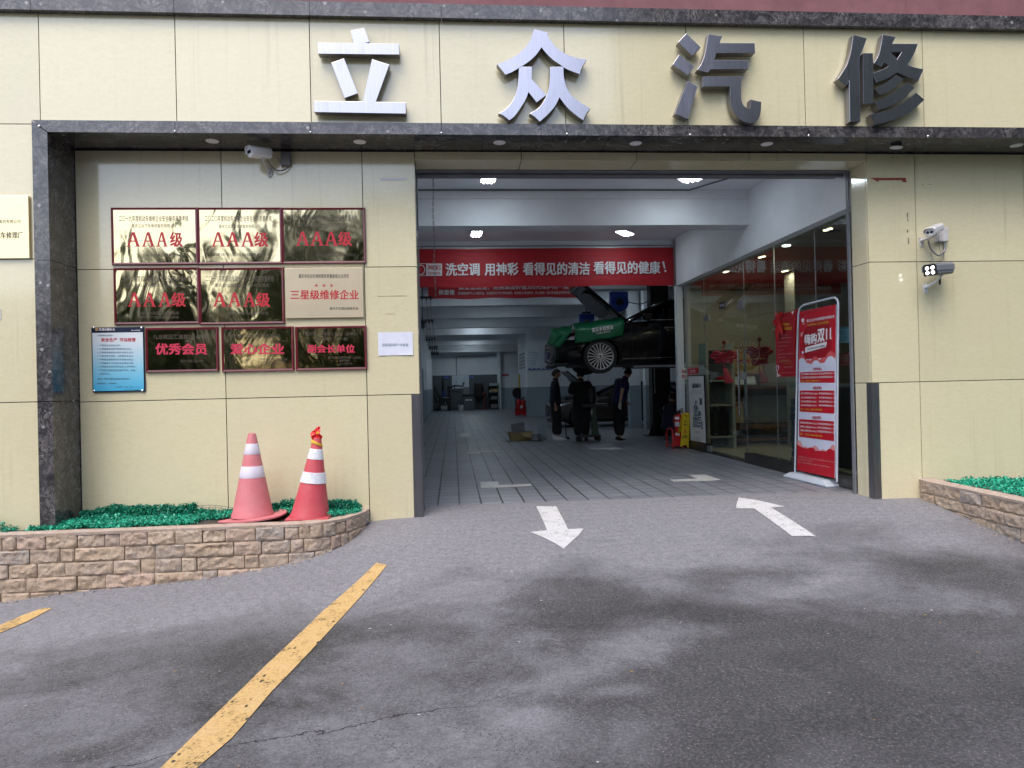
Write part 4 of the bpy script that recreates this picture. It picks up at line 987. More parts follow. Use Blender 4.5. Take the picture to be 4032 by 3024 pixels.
jbox('junction_box', 'dark grey junction box beside the camera over the plaques', A(1738, 375, .03), A(1830, 243, .03), MT['grey_box'])
zcr = zoom(3300, 500, 2.0738); B_ = lambda x, y, d: aty(*zcr(x, y), YI-d)
camera_unit('surveillance_camera', 'white twin lens camera on the right pier above the lit lamp', 'camera', B_(785, 842, .17), (-.80, -.50, -.32), (.22, .098, .078), B_(678, 935, .001), cable=[
    (.009, curve([B_(735, 925, .08), B_(760, 1000, .07), B_(820, 1050, .06), B_(868, 1010, .04), B_(872, 940, .03)])), (.0025, curve([B_(822, 880, .10), B_(822, 940, .08), B_(835, 1020, .03), B_(856, 1105, .03)])), (.003, [B_(858, 945, .004), B_(866, 1105, .004)])])
jbox('junction_box', 'white junction box behind the camera on the right pier', B_(793, 940, .02), B_(886, 820, .02), MT['cctv_white'])
camera_unit('floodlight', 'grey camera-shaped security lamp with four lit bulbs on the right pier', 'lamp', B_(822, 1165, .19), (-.93, -.36, -.10), (.27, .150, .112), B_(712, 1315, .001), flood=True, hoodmat='grey_plastic', cable=[(.003, curve([B_(756, 1020, .02), B_(768, 1070, .03), B_(785, 1118, .08)]))])
# ------------------------------------------------------------------ planters
def path_points(pts, step):
    pts = [Vector((*p, 0)) for p in pts]; out = []; acc = 0
    L = [0]
    for a, b in zip(pts, pts[1:]): L.append(L[-1]+(b-a).length)
    def at(s):
        s = max(0, min(L[-1], s))
        for i in range(len(pts)-1):
            if s <= L[i+1]+1e-9: return pts[i].lerp(pts[i+1], (s-L[i])/max(1e-9, L[i+1]-L[i])), (pts[i+1]-pts[i]).normalized()
    return at, L[-1]
def stone_wall(name, parent, pts, ztop, courses, hc, lens, seed, out=1, depth=.10):
    """courses of split-faced blocks along a path (x, y); out=+1: outward is right of travel"""
    at, LT = path_points(pts, .1); rn = random.Random(seed); mb = MB(); cols = []
    pal = [(.54,.43,.33), (.58,.46,.34), (.52,.43,.36), (.47,.43,.38), (.60,.48,.36), (.56,.42,.35), (.41,.40,.385), (.54,.45,.37), (.62,.52,.40)]
    for c_ in range(courses):
        s = -rn.uniform(0, .2); z1 = ztop-.022-c_*hc; z0 = z1-hc+.003
        while s < LT:
            big = rn.random() < .14
            l = rn.choice(lens)*(1.7 if big else rn.uniform(.92, 1.08)); e = min(s+l, LT); b0 = max(0, s)
            # tighter blocks round the bend
            pm, tm = at((b0+e)/2); p0, t0 = at(b0); p1, t1 = at(e)
            if t0.angle(t1) > .35: e = min(LT, b0+.10); 
            if e-b0 > .02:
                col = rn.choice(pal); f_ = rn.uniform(.85, 1.12); col = tuple(x*f_ for x in col)
                nx, nzv = max(4, int((e-b0)/.013)), 9; g = .0034; proud = rn.uniform(-.006, .010); base = len(mb.v)
                sd = rn.uniform(0, 100); tilt = rn.uniform(-.012, .012)
                grid = []
                for j in range(nzv+1):
                    for i in range(nx+1):
                        u, v = i/nx, j/nzv; q, tt = at(b0+g+(e-b0-2*g)*u); nrm = Vector((tt.y, -tt.x, 0))*out
                        ed = min(1, min(u, 1-u)*(e-b0)/.016)*min(1, min(v, 1-v)*hc/.016)
                        ed = ed**.6
                        h = noise.fractal(Vector((b0*9+u*(e-b0)*13, sd, v*hc*19)), .55, 2.2, 6)*.0135+.012
                        h += -.012*max(0, noise.noise(Vector((u*(e-b0)*14+sd, 2.3, v*hc*18))))
                        d = proud+(h+tilt*(u-.5))*ed
                        p = q+nrm*d; grid.append((p.x, p.y, z0+(z1-z0)*v+(noise.noise(Vector((u*6+sd, j, 1)))*.003 if j in (0, nzv) else 0)))
                k = nx+1
                mb.add(grid, [(j*k+i, j*k+i+1, (j+1)*k+i+1, (j+1)*k+i) for j in range(nzv) for i in range(nx)])
                # back of the block
                for (ia, ib) in (([j*k for j in range(nzv+1)], 0), ([j*k+nx for j in range(nzv+1)], 1), (list(range(k)), 2), ([nzv*k+i for i in range(k)], 3)):
                    for a, b in zip(ia, ia[1:]):
                        pa, pb = Vector(grid[a]), Vector(grid[b])
                        qa, ta = at(b0+g); nn = Vector((tm.y, -tm.x, 0))*out
                        mb.add([pa, pb, pb-nn*.05, pa-nn*.05], [(0,1,2,3)])
                cols += [(col, len(mb.f))]
            s = e if e > s else s+l
    o = mb.build(name, MT['stone'], parent, smooth=True, angle=45)
    tint(o, cols); return o
def tint(o, cols):
    me = o.data; at = me.color_attributes.new('tint', 'FLOAT_COLOR', 'CORNER'); a = np.ones((len(me.loops), 4), np.float32)
    pos = 0; st = 0
    for col, end in cols:
        n = sum(me.polygons[i].loop_total for i in range(st, end)); a[pos:pos+n, :3] = col; pos += n; st = end
    at.data.foreach_set('color', a.reshape(-1))
def coping(name, parent, pts, z, w_, seed, out=1):
    at, LT = path_points(pts, .1); mb = MB(); n = int(LT/.05); k = 5; rn = random.Random(seed); vs = []
    for i in range(n+1):
        q, t = at(LT*i/n); nrm = Vector((t.y, -t.x, 0))*out
        for j, (d, dz) in enumerate(((.012, -.03), (.016, -.004), (-.02, .0), (-w_, .002), (-w_, -.06))):
            r_ = noise.noise(Vector((i*.35, j*1.3, seed)))*.006
            p = q+nrm*(d+r_*(.7 if j < 2 else 0)); vs.append((p.x, p.y, z+dz+r_*.8))
    mb.add(vs, [(i*k+j, i*k+j+1, (i+1)*k+j+1, (i+1)*k+j) for i in range(n) for j in range(k-1)])
    o = mb.build(name, MT['stone'], parent, smooth=True, angle=60); tint(o, [((.60, .50, .44), len(o.data.polygons))]); return o
LP = [(-9, 6.62), (-1.42, 6.62), (-1.28, 6.65), (-1.15, 6.72), (-1.04, 6.84), (-.96, 7.0), (-.91, 7.15), (-.885, 7.326)]
pl = thing('stone_planter', 'low planter wall of split pinkish granite blocks under the plaques', 'planter', (-2.5, 6.8, -1.7))
stone_wall('stone_wall', pl, LP, -1.2, 6, .1245, (.245, .26, .25, .12), 5)
coping('coping', pl, LP, -1.2, .11, 2)
mb = MB()
mb.prism([(x, y+.05, -1.22) if i < 2 else (x-.06, y+.02, -1.22) for i, (x, y) in enumerate(LP)]+[(-3.66, 7.325, -1.22), (-3.66, 6.93, -1.22), (-9, 6.905, -1.22)], (0, 0, -1.2))
mb.build('soil', M('planter_soil', (.06, .05, .04), .95, var=.3), pl)
RP = [(5.03, 7.325), (4.99, 7.2), (4.965, 6.4), (4.94, 5.8), (4.90, 4.6), (4.85, 3.2)]
pr_ = thing('stone_planter', 'low granite planter wall right of the doorway, running towards the camera', 'planter', (5.1, 6, -1.5))
stone_wall('stone_wall', pr_, RP, -1.1, 6, .118, (.26, .28, .24, .3), 9, out=1)
coping('coping', pr_, RP, -1.1, .14, 4, out=1)
mb = MB(); mb.prism([(x+.06, y, -1.13) for x, y in RP]+[(11, 3.2, -1.13), (11, 7.325, -1.13)], (0, 0, -1.0)); mb.build('soil', M('planter_soil_right', (.07, .06, .05), .95, var=.3), pr_)

def leaf_mass(name, spots, label, mat=None, seed=1, size=.012, nl=5):
    """spots: (x, y, z, nx, ny, nz, shade): a sprig of round leaves at each"""
    rn = random.Random(seed); mb = MB(); cols = []
    for x, y, z, shade in spots:
        for q in range(nl):
            d = Vector((rn.gauss(0, 1), rn.gauss(0, 1), rn.gauss(.5, .8))).normalized(); a = d.orthogonal().normalized(); b = d.cross(a); an = rn.uniform(0, 6.28)
            a, b = a*math.cos(an)+b*math.sin(an), b*math.cos(an)-a*math.sin(an)
            C = Vector((x, y, z))+Vector((rn.gauss(0, 1), rn.gauss(0, 1), rn.gauss(0, 1)))*size*1.0; s_ = size*rn.uniform(.7, 1.25)
            mb.add([C-a*s_, C-a*s_*.2+b*s_*.7, C+a*s_*.85+b*s_*.35+d*s_*.25, C+a*s_*.85-b*s_*.35+d*s_*.2, C-a*s_*.2-b*s_*.7], [(0,1,2,3,4)])
            t = min(1, max(0, shade*rn.uniform(.55, 1.35))); cols.append(((t, t, t), len(mb.f)))
    o = mb.build(name, mat or MT['plastic_leaf'], fixn=False); tint(o, cols); tag(o, label, 'artificial hedge', kind='stuff'); return o
rn = random.Random(11); sp = []
def wavy(x): return .056+.030*noise.noise(Vector((x*1.6, 0, 5)))+.03*noise.noise(Vector((x*5, 0, 5)))
for k in range(9000):                      # lying mat
    x = rn.uniform(-3.86, -.95); y = rn.uniform(6.74, 7.28)
    if x > -1.25 and y < 6.74+(x+1.25)*1.2: continue
    if x < -3.66 and y > 6.83: continue
    if y < 7.06 and (abs(x+2.06) < .37 or abs(x+1.44) < .25): continue
    z = -1.2+.004+.034*max(0, noise.noise(Vector((x*4, y*4, 1)))+.3)+rn.uniform(-.010, .012)
    sp.append((x, y, z, .75 if rn.random() < .6 else .35))
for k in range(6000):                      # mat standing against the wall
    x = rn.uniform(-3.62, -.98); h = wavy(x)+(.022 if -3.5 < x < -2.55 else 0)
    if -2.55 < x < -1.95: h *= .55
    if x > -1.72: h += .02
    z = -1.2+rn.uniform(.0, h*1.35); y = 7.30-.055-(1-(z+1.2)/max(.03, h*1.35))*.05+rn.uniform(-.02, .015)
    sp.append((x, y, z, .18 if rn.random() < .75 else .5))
for k in range(260):
    x = rn.uniform(-4.6, -4.0); z = -1.2+rn.uniform(0, .12)*(1 if x < -4.08 else .4)*max(0.1, min(1, (-3.93-x)*3)); sp.append((x, rn.uniform(6.72, 6.88), z, .35))
leaf_mass('artificial_hedge', sp, 'emerald plastic leaf matting along the left planter', seed=2, size=.0105)
sp = []
for k in range(9500):
    x, y = rn.uniform(5.22, 8.2), rn.uniform(4.6, 7.22)
    sp.append((x, y, -1.125+.035*max(0, noise.noise(Vector((x*5, y*5, 2)))+.3)+rn.uniform(-.010, .014), .9 if rn.random() < .65 else .45))
leaf_mass('artificial_hedge', sp, 'bright emerald plastic leaf matting in the right planter', seed=3, size=.0125)
# crumbled mortar and grit along the foot of both planters
mb = MB(); rg = random.Random(21)
for k in range(300):
    if k < 230:
        x = rg.uniform(-6, -1.0); y = 6.60-.06*abs(rg.gauss(0, 1))+(max(0, x+1.3)*1.0)
    else: y = rg.uniform(4, 7.0); x = 4.93-.05*abs(rg.gauss(0, 1))
    z = float(ground_z(x, y)); s_ = rg.uniform(.004, .013)*(1.8 if k % 13 == 0 else 1); an = rg.uniform(0, 6.3)
    q = [Vector((x+s_*math.cos(an+j*1.57)*rg.uniform(.7, 1.3), y+s_*math.sin(an+j*1.57)*rg.uniform(.7, 1.3), z+.001)) for j in range(4)]; tp_ = [Vector((x, y, z))+(p-Vector((x, y, z)))*.55+Vector((0, 0, s_*rg.uniform(.5, .9))) for p in q]
    mb.add(q+tp_, [(4,5,6,7), (0,1,5,4), (1,2,6,5), (2,3,7,6), (3,0,4,7)], k % 2)
tag(mb.build('grit', [M('mortar_crumbs', (.20, .185, .175), .9, var=.25), M('stone_chips', (.36, .29, .23), .9, var=.25)]), 'crumbled mortar and stone chips along the foot of the planters', 'grit', kind='stuff')
# wire edge of the plastic mat
mb = MB()
top = [(-2.62+i*.06, 7.29, -1.2+.070+.022*math.sin(i*.55)) for i in range(14)]
mb.tube(top, .0022, 5); mb.tube([(x, y, z-.022) for x, y, z in top], .0018, 5)
for x, y, z in top: mb.tube([(x, y, z), (x+.008, y, z-.045)], .0018, 4)
tag(mb.build('mat_grid', MT['dado_dark']), 'bare plastic grid edge of the leaf matting against the wall', 'plastic grid')

# ------------------------------------------------------------------ traffic cones
def cone(label, base, r0, r1, h, bands, mat, bmat, lean, plate, platebump=None, group='traffic cones in the planter'):
    t = thing('traffic_cone', label, 'traffic cone', base, group); B = Vector(base); ax = Vector((lean[0], lean[1], 1)).normalized()
    def rad(u): return r0+(r1-r0)*u
    mb = MB(); mb.lathe([(rad(0)+.006, .0), (rad(0)+.004, .02)]+[(rad(u), u*h) for u in (.06, .2, .4, .6, .8, .97)]+[(r1*.96, h), (r1*.7, h+.003), (r1*.62, h-.02)], B, ax, 40); mb.build('cone_body', mat, t, smooth=True)
    for u0, u1, lift in bands:
        mb = MB(); n = 44
        mb.lathe([(rad(u0)+.0005, u0*h), (rad(u0)+lift, u0*h+.002), (rad((u0+u1)/2)+lift, (u0+u1)/2*h), (rad(u1)+lift, u1*h-.002), (rad(u1)+.0005, u1*h)], B, ax, n); mb.build('reflective_band', bmat, t, smooth=True)
    mb = MB(); plate(mb); mb.build('base_plate', mat if plate is not None else mat, t, smooth=True, bevel=.004)
    return t
zq = zoom(800, 1900, 2.765)
c1 = aty(*zq(540, 362), 6.98); c1t = aty(992, 1707, 6.98)
def plate1(mb):
    # round foot, tipped and warped
    n = 40; C = c1+Vector((0, 0, -.012)); vs = []
    for dz in (.008, -.012):
        for j in range(n):
            an = 2*math.pi*j/n; r_ = .315*(1+.0*math.cos(4*an)); x, y = r_*math.cos(an), r_*math.sin(an)*.8
            vs.append((C.x+x, C.y+y, C.z+dz+x*.10+.03*(x/.315)**2*0+.012*math.sin(2*an)-y*.02))
    mb.add(vs, [tuple(range(n-1, -1, -1)), tuple(range(n, 2*n))][::-1]+[(i, (i+1) % n, (i+1) % n+n, i+n) for i in range(n)])
    mb.lathe([(.03, -.05), (.03, 0)], C+Vector((-.02, -.22, 0)), (0, 0, 1), 12)
cone('faded pink traffic cone with two lilac bands and a warped round foot', tuple(c1), .190, .036, (c1t-c1).length, [(.47, .61, .0015), (.75, .88, .0015)], MT['cone_faded'], MT['band_lilac'], ((c1t-c1).x/(c1t-c1).z, 0), plate1)
zq2 = zoom(1150, 1650, 3.857)
c2 = aty(*zq2(275, 1490), 6.93); c2t = aty(*zq2(384, 285), 6.93)
def plate2(mb):
    mb.prism([(c2.x+x, c2.y+y, c2.z+.015) for x, y in ((-.2, -.17), (.2, -.17), (.21, .2), (-.21, .2))], (0, 0, -.028))
lean2 = ((c2t-c2).x/(c2t-c2).z, .0)
cone('red traffic cone with cracked white bands and a small flag stuck in its tip', tuple(c2), .182, .037, (c2t-c2).length, [(.44, .575, .007), (.735, .865, .002)], MT['cone_red'], MT['band_cracked'], lean2, plate2)
# the flag and its ribbon
fg = thing('small_flag', 'crumpled red paper flag with a yellow star in the cone tip', 'flag', tuple(c2t))
def flag():
    mb = MB(); P = [zq2(*p) for p in ((400,112),(432,118),(424,228),(464,262),(445,312),(432,282),(330,282),(312,318),(284,270),(278,225),(300,190),(340,168),(372,125))]
    mid = []
    pts = [aty(x, y, 6.93-.012+.02*math.sin(i*2.1)) for i, (x, y) in enumerate(P)]
    C = aty(*zq2(375, 215), 6.905); n = len(pts); mb.add(pts+[C], [(i, (i+1) % n, n) for i in range(n)])
    o = mb.build('flag_cloth', M('flag_red', (.72, .008, .012), .45, var=.12, vs=30), fg); s_ = o.modifiers.new('thickness', 'SOLIDIFY'); s_.thickness = .002
    mb = MB(); ctr = (386, 208)
    mb.flat([aty(*zq2(ctr[0]+(36 if k % 2 == 0 else 15)*math.sin(k*math.pi/5+.12), ctr[1]-(36 if k % 2 == 0 else 15)*math.cos(k*math.pi/5+.12)), 6.895) for k in range(10)])
    mb.flat([aty(*zq2(310+(13 if k % 2 == 0 else 6)*math.sin(k*math.pi/5), 232-(13 if k % 2 == 0 else 6)*math.cos(k*math.pi/5)), 6.898) for k in range(10)])
    mb.build('star', MT['txt_yellow'], fg)
flag()
mb = MB(); axv = (c2t-c2)
for u, r_ in ((.925, .047), (.94, .046), (.915, .049)):
    C = c2+axv*u; mb.tube([C+Vector((r_*math.cos(a), r_*math.sin(a), -.012*math.sin(a*1+1+u*20)-.014*math.cos(a))) for a in [k*2*math.pi/24 for k in range(25)]], .007, 6)
tag(mb.build('ribbon', M('yellow_ribbon', (.72, .42, .03), .6, var=.25, vs=30), smooth=True), 'yellow ribbon wound round the tip of the red cone', 'ribbon')
# ------------------------------------------------------------------ inside: lamps, banners, chain
def fixture(x, y, z, rot, label, size=(.2, .44), power=2.2):
    t = thing('ceiling_light', label, 'ceiling light', (x, y, z), 'fluorescent lights in the workshop')
    mb = MB(); w_, l = size; cs, sn = math.cos(rot), math.sin(rot)
    P = lambda a, b, c: (x+a*cs-b*sn, y+a*sn+b*cs, z+c)
    a, b = w_/2, l/2
    vs = [P(-a, -b, 0), P(a, -b, 0), P(a, b, 0), P(-a, b, 0), P(-a*.6, -b, .05), P(a*.6, -b, .05), P(a*.6, b, .05), P(-a*.6, b, .05)]
    mb.add(vs, [(4,5,6,7), (0,1,5,4), (1,2,6,5), (2,3,7,6), (3,0,4,7)]); mb.build('reflector', MT['white_gloss'], t, fixn=False)
    for k in (-1, 0, 1):
        mb = MB(); mb.tube([P(k*w_*.27, -b*.94, -.004), P(k*w_*.27, b*.94, -.004)], .017, 10); mb.build('tube', MT['lamp'], t, smooth=True)
    L = bpy.data.lights.new('lamp_glow', 'AREA'); L.shape = 'RECTANGLE'; L.size = w_; L.size_y = l; L.energy = power; L.color = (.72, .90, 1.0)
    o = bpy.data.objects.new('lamp_glow', L); COL.objects.link(o); o.location = (0, 0, -.03); o.rotation_euler = (0, 0, rot); o.parent = t
    return t
fixture(.55, 9.6, 2.83, .05, 'lit tube lamp under the front ceiling, left of two')
fixture(3.28, 9.55, 2.83, -.65, 'brightest lit tube lamp under the front ceiling, right of two', (.28, .5))
fixture(.50, 13.2, 2.85, .03, 'small lit tube lamp behind the first beam, left of two')
fixture(3.30, 13.2, 2.85, -.6, 'small lit tube lamp behind the first beam, right of two', (.24, .44))
for k, (x, y, z, pw) in enumerate(((.6, 15.9, 2.83, 1.2), (3.6, 15.9, 2.83, 1.2), (.7, 19.3, 2.83, 3.6), (4.3, 19.3, 2.83, 3.6), (1.4, 22.7, 2.83, 3.6), (1.0, 26.4, 2.83, 4.6), (6.6, 26.0, 2.83, 4.6), (1.0, 29.5, 2.83, 3.0), (1.0, 35.1, 2.44, 5.0), (1.0, 37.4, 2.44, 3.0), (1.0, 39.9, 2.44, 4.5))):
    fixture(x, y, z, .02, 'tube lamp hidden behind a ceiling beam deeper in the workshop', power=pw)
def cloth_banner(name, label, x0, x1, z0, z1, Y, mat, draw, mats, amp=.012):
    t = thing(name, label, 'banner', (x0, Y, z0)); nx, nz_ = 60, 10
    wv = lambda x, z: -amp*(noise.noise(Vector((x*.55, z*2.6, Y)))+.5*noise.noise(Vector((x*1.7, z*1.0, Y+4))))-.010*max(0, (z-z1+.1)/.1)
    g = [(x0+(x1-x0)*i/nx, Y+wv(x0+(x1-x0)*i/nx, z0+(z1-z0)*j/nz_), z0+(z1-z0)*j/nz_+(.012*math.sin(i*.3)*(1-j/nz_))) for j in range(nz_+1) for i in range(nx+1)]
    mb = MB(); mb.add(g, [(j*(nx+1)+i, j*(nx+1)+i+1, (j+1)*(nx+1)+i+1, (j+1)*(nx+1)+i) for j in range(nz_) for i in range(nx)])
    mb.build('cloth', mat, t, smooth=True, angle=180)
    mb = MB(); mb.tube([(x0, Y+.004, z1+.006), ((x0+x1)/2, Y+.004, z1+.001), (x1, Y+.004, z1+.006)], .007, 6); mb.build('hanging_rod', MT['steel'], t)
    lb = MB(); draw(lb); lb.v = [(v[0], v[1]+wv(v[0], v[2])-.004, v[2]) for v in lb.v]; lb.build('lettering', mats, t, fixn=False)
    return t
def b1(mb):
    P = lambda px, py: aty(px, py, 14.08); z = zo5
    q = [z(95, 880), z(283, 878), z(283, 978), z(95, 980)]
    def rrect(x0, y0, x1, y1, mi): mb.quad(P(*z(x0, y1)), P(*z(x1, y1)), P(*z(x1, y0)), P(*z(x0, y0)), mi)
    rrect(157, 880, 283, 978, 0); rrect(60, 880, 157, 884, 0); rrect(60, 974, 157, 978, 0)
    C = (112, 930)
    for k in range(28):
        a0, a1 = -2.9+k*.195, -2.9+(k+1)*.195; ro, ri = 37, 31
        mb.quad(*[P(*z(C[0]+r_*math.cos(a), C[1]+r_*math.sin(a)*1.1)) for r_, a in ((ro, a0), (ro, a1), (ri, a1), (ri, a0))], 0)
    mb.v = [(a, b, c_) for a, b, c_ in mb.v]
    mb2 = MB(); px_text(mb2, '神彩', z, 168, 913, 276, 912, 44, lambda x, y: aty(x, y, 14.076), 1, .012); px_text(mb2, 'SENXIA', z, 172, 957, 270, 956, 20, lambda x, y: aty(x, y, 14.076), 1, .012)
    mb.add(mb2.v, mb2.f, 1)
    for s, x0, x1, y, h in (('洗空调', 313, 578, 927, 98), ('用神彩', 622, 885, 925, 98), ('看得见的清洁', 925, 1450, 922, 98), ('看得见的健康', 1484, 2008, 913, 98), ('！', 2036, 2049, 906, 84)):
        px_text(mb, s, z, x0, y+1, x1, y-2, h, P, 0, .022)
cloth_banner('banner', 'wide red cloth banner with large white slogan across the workshop', -1.05, 4.515, 1.985, 2.745, 14.10, MT['banner_red'], b1, [MT['txt_white'], MT['txt_red']])
def b2(mb):
    P = lambda px, py: aty(px, py, 17.28)
    px_text(mb, '佩雷德', zl, 400, 236, 690, 236, 92, P, 0, .012)
    px_text(mb, '（变速箱保养不止只是换油，变速箱保护剂可降低磨损，有效防止油品氧化、防止腐蚀！延长变速箱油使用时间）', zl, 745, 254, 2790, 240, 52, P, 0, .008)
    px_text(mb, '换变速箱油，免费添加价值200元保护剂一瓶', zl, 765, 150, 2760, 136, 84, P, 0, .014)
cloth_banner('banner', 'second red banner partly hidden behind the large one', -.545, 3.08, 2.16, 2.84, 17.30, MT['banner_red'], b2, [MT['txt_white']], .02)
def chain():
    t = thing('hanging_chain', 'long dark chain hanging just inside the left door jamb', 'chain', (-.178, 8.2, 2.5)); mb = MB(); n = 38
    z0, z1 = 2.47, 1.06
    for k in range(n):
        zc_ = z0+(z1-z0)*(k+.5)/n; L = (z0-z1)/n*.78; r_ = .0085; x = -.178+.006*math.sin(k*.4)
        ring = []
        for q in range(13):
            a = q*2*math.pi/12; dx = r_*math.cos(a); dz = L*.72*math.sin(a); ring.append((x+dx, 8.2, zc_+dz) if k % 2 else (x, 8.2+dx, zc_+dz))
        mb.tube(ring, .0032, 5, cap=False)
    mb.build('links', MT['guard_steel'], t)
chain()
def rack(k, Y, z, x0, x1, yb, label, nb, nxt):
    A_ = lambda x, y: aty(*zl(x, y), Y); p0, p1 = A_(x0, yb), A_(x1, yb); t = thing('cable_rack', label, 'cable rack', tuple(p0), 'cable racks along the left wall')
    h = abs(A_(x0, yb-30).z-p0.z); mb = MB(); mb.box(p0.x, p1.x, Y-.04, Y+.04, p0.z, p0.z+h*1.1); mb.tube([(p0.x+.06, Y, p0.z+h), (p0.x+.06, Y, 2.85)], .015, 6)
    mb.build('bar', MT['guard_steel'] if k else MT['black'], t, bevel=.004)
    for q in range(nb):
        x = p0.x+(p1.x-p0.x)*(q+.5)/nb; mb = MB(); s = h*.9
        mb.lathe([(s*.4, 0), (s*.65, -s*.3), (s*.4, -s*.6), (s*.65, -s*.9), (s*.3, -s*1.2)], (x, Y, p0.z), (0, 0, 1), 10); mb.build('insulator', MT['black'], t, smooth=True)
        if nxt:
            Y2, z2, xa, xb, yb2 = nxt; B2 = lambda xx, yy: aty(*zl(xx, yy), Y2); q0, q1 = B2(xa, yb2), B2(xb, yb2)
            e = Vector((q0.x+(q1.x-q0.x)*(q+.5)/nb, Y2, q0.z+.05)); s0 = Vector((x, Y, p0.z-h)); mid = (s0+e)/2+Vector((.02*math.sin(q*2), 0, -.07-.04*(q % 2)))
            mb = MB(); mb.tube(curve([s0, mid, e], 12), .007, 6); mb.build('cable', MT['black'], t, smooth=True)
RK = [(16.5, 2.1, 60, 300, 345), (23, 2.1, 75, 318, 765), (29.2, 2.1, 158, 358, 1085), (36.6, 2.1, 222, 386, 1245), (39.6, 2.1, 262, 402, 1345)]
RL = ['nearest cable rack hanging beside the second red banner', 'second cable rack along the left wall', 'third cable rack along the left wall', 'fourth cable rack, near the far bay', 'farthest cable rack, by the far wall']
for k, r_ in enumerate(RK): rack(k, r_[0], r_[1], r_[2], r_[3], r_[4], RL[k], 3 if k == 0 else 4, RK[k+1] if k < 4 else None)

# ------------------------------------------------------------------ vehicles
def loft(mb, rings, mi=0, cap=True):
    n = len(rings[0]); o = len(mb.v); vs = [p for r_ in rings for p in r_]
    fs = [(i*n+j, i*n+(j+1) % n, (i+1)*n+(j+1) % n, (i+1)*n+j) for i in range(len(rings)-1) for j in range(n)]
    if cap: fs += [tuple(range(n-1, -1, -1)), tuple((len(rings)-1)*n+j for j in range(n))]
    mb.add(vs, fs, mi)
def make_car(name, label, O, yc, paint, hood_deg, wheel_r, sc=1.0, spokes=20, rims=True, belt=1.10, roof=1.60):
    """nose at O.x pointing to -x, centre line y = yc, tyre bottoms at O.z"""
    ox, oz = O
    t = thing(name, label, 'car', (ox, yc, oz))
    W = lambda x, y, z: (ox+x*sc, yc+y*sc, oz+z*sc)
    st = [(0.0, .50, .60, .52, .32, .50, .74), (.07, .70, .78, .70, .24, .5, .79), (.30, .82, .89, .80, .20, .52, .85), (.6, .87, .925, .85, .2, .56, .90), (1.0, .89, .935, .86, .2, .6, .97),
          (1.55, .89, .94, .87, .2, .6, belt-.03), (2.2, .89, .945, .88, .2, .6, belt), (3.2, .89, .945, .88, .2, .6, belt+.02), (4.2, .89, .94, .87, .2, .6, belt+.02), (4.7, .86, .92, .83, .24, .6, belt), (5.0, .76, .84, .72, .34, .6, belt-.04), (5.08, .6, .7, .6, .42, .6, belt-.1)]
    rings = []
    for x, wb, wm, wt, zb_, zm_, zt in st:
        half = [(0, zb_), (wb*.9, zb_), (wb, zb_+.05), (wm-.01, zm_-.18), (wm, zm_), (wm-.012, (zm_+zt)/2), (wt+.03, zt-.07), (wt, zt-.02), (wt-.06, zt), (0, zt+.015)]
        rings.append([W(x, y, z) for y, z in half]+[W(x, -y, z) for y, z in half[-2:0:-1]])
    mb = MB(); loft(mb, rings); body = mb.build('body', paint, t, smooth=True, angle=38)
    cut = MB()
    for wx in (.98, 3.98):
        for s_ in (-1, 1): cut.lathe([(wheel_r/sc*sc+.045, -.32), (wheel_r+.045, .32)], W(wx, s_*.95, wheel_r/sc), (0, 1, 0), 36)
    co = cut.build('arch_cutter', MT['black']); bo = body.modifiers.new('arches', 'BOOLEAN'); bo.object = co; bo.operation = 'DIFFERENCE'; bo.solver = 'EXACT'
    bpy.context.view_layer.update(); dg = bpy.context.evaluated_depsgraph_get(); nm = bpy.data.meshes.new_from_object(body.evaluated_get(dg)); body.modifiers.clear(); body.data = nm
    bpy.data.objects.remove(co)
    # cabin
    A0, A1, B0, C1, C0 = (1.62, belt-.02), (2.55, roof-.06), 3.05, (4.15, roof-.05), (4.85, belt)
    def side(x, z): return .86-.25*max(0, (z-belt))/(roof-belt)
    mb = MB()
    rr_ = [[W(x, y, z+(.03 if abs(y) < .4 else 0)) for y in (-side(x, z), -.35, 0, .35, side(x, z))] for x, z in ((2.50, roof-.075), (2.7, roof-.04), (3.3, roof), (3.9, roof-.02), (4.2, roof-.06))]
    vs = [p for r_ in rr_ for p in r_]; fs = [(i*5+j, i*5+j+1, (i+1)*5+j+1, (i+1)*5+j) for i in range(4) for j in range(4)]; mb.add(vs, fs)
    ro = mb.build('roof', paint, t, smooth=True); sm = ro.modifiers.new('thickness', 'SOLIDIFY'); sm.thickness = .035
    mb = MB()
    for s_ in (-1, 1):
        for (xa, za), (xb, zb2), r_ in ((A0, (2.52, roof-.07), .035), ((B0, belt), (B0+.06, roof-.03), .05), (C0, (4.18, roof-.06), .06), ((2.52, roof-.07), (4.18, roof-.05), .025), ((2.02, belt), (2.06, belt+.22), .022)):
            pts = [Vector(W(xa+(xb-xa)*k/4, s_*side(xa, za+(zb2-za)*k/4), za+(zb2-za)*k/4)) for k in range(5)]; mb.tube(pts, r_, 8)
    mb.build('pillar', MT['car_black'] if paint is MT['car_black'] else paint, t, smooth=True)
    for s_ in (-1, 1):
        for poly in ([(1.72, belt), (2.03, belt), (2.03, belt+.21)], [(2.06, belt), (B0-.03, belt), (B0+.02, roof-.06), (2.56, roof-.09), (2.06, belt+.235)], [(B0+.06, belt), (4.1, belt), (4.1, roof-.1), (B0+.1, roof-.06)]):
            mb = MB(); mb.flat([W(x, s_*(side(x, z)-.004), z) for x, z in poly]); mb.build('window', MT['car_glass'], t)
    mb = MB(); mb.add([W(1.60, -.80, belt-.03), W(1.60, .80, belt-.03), W(2.52, .60, roof-.085), W(2.52, -.60, roof-.085)], [(0,1,2,3)]); mb.build('windscreen', MT['car_glass'], t)
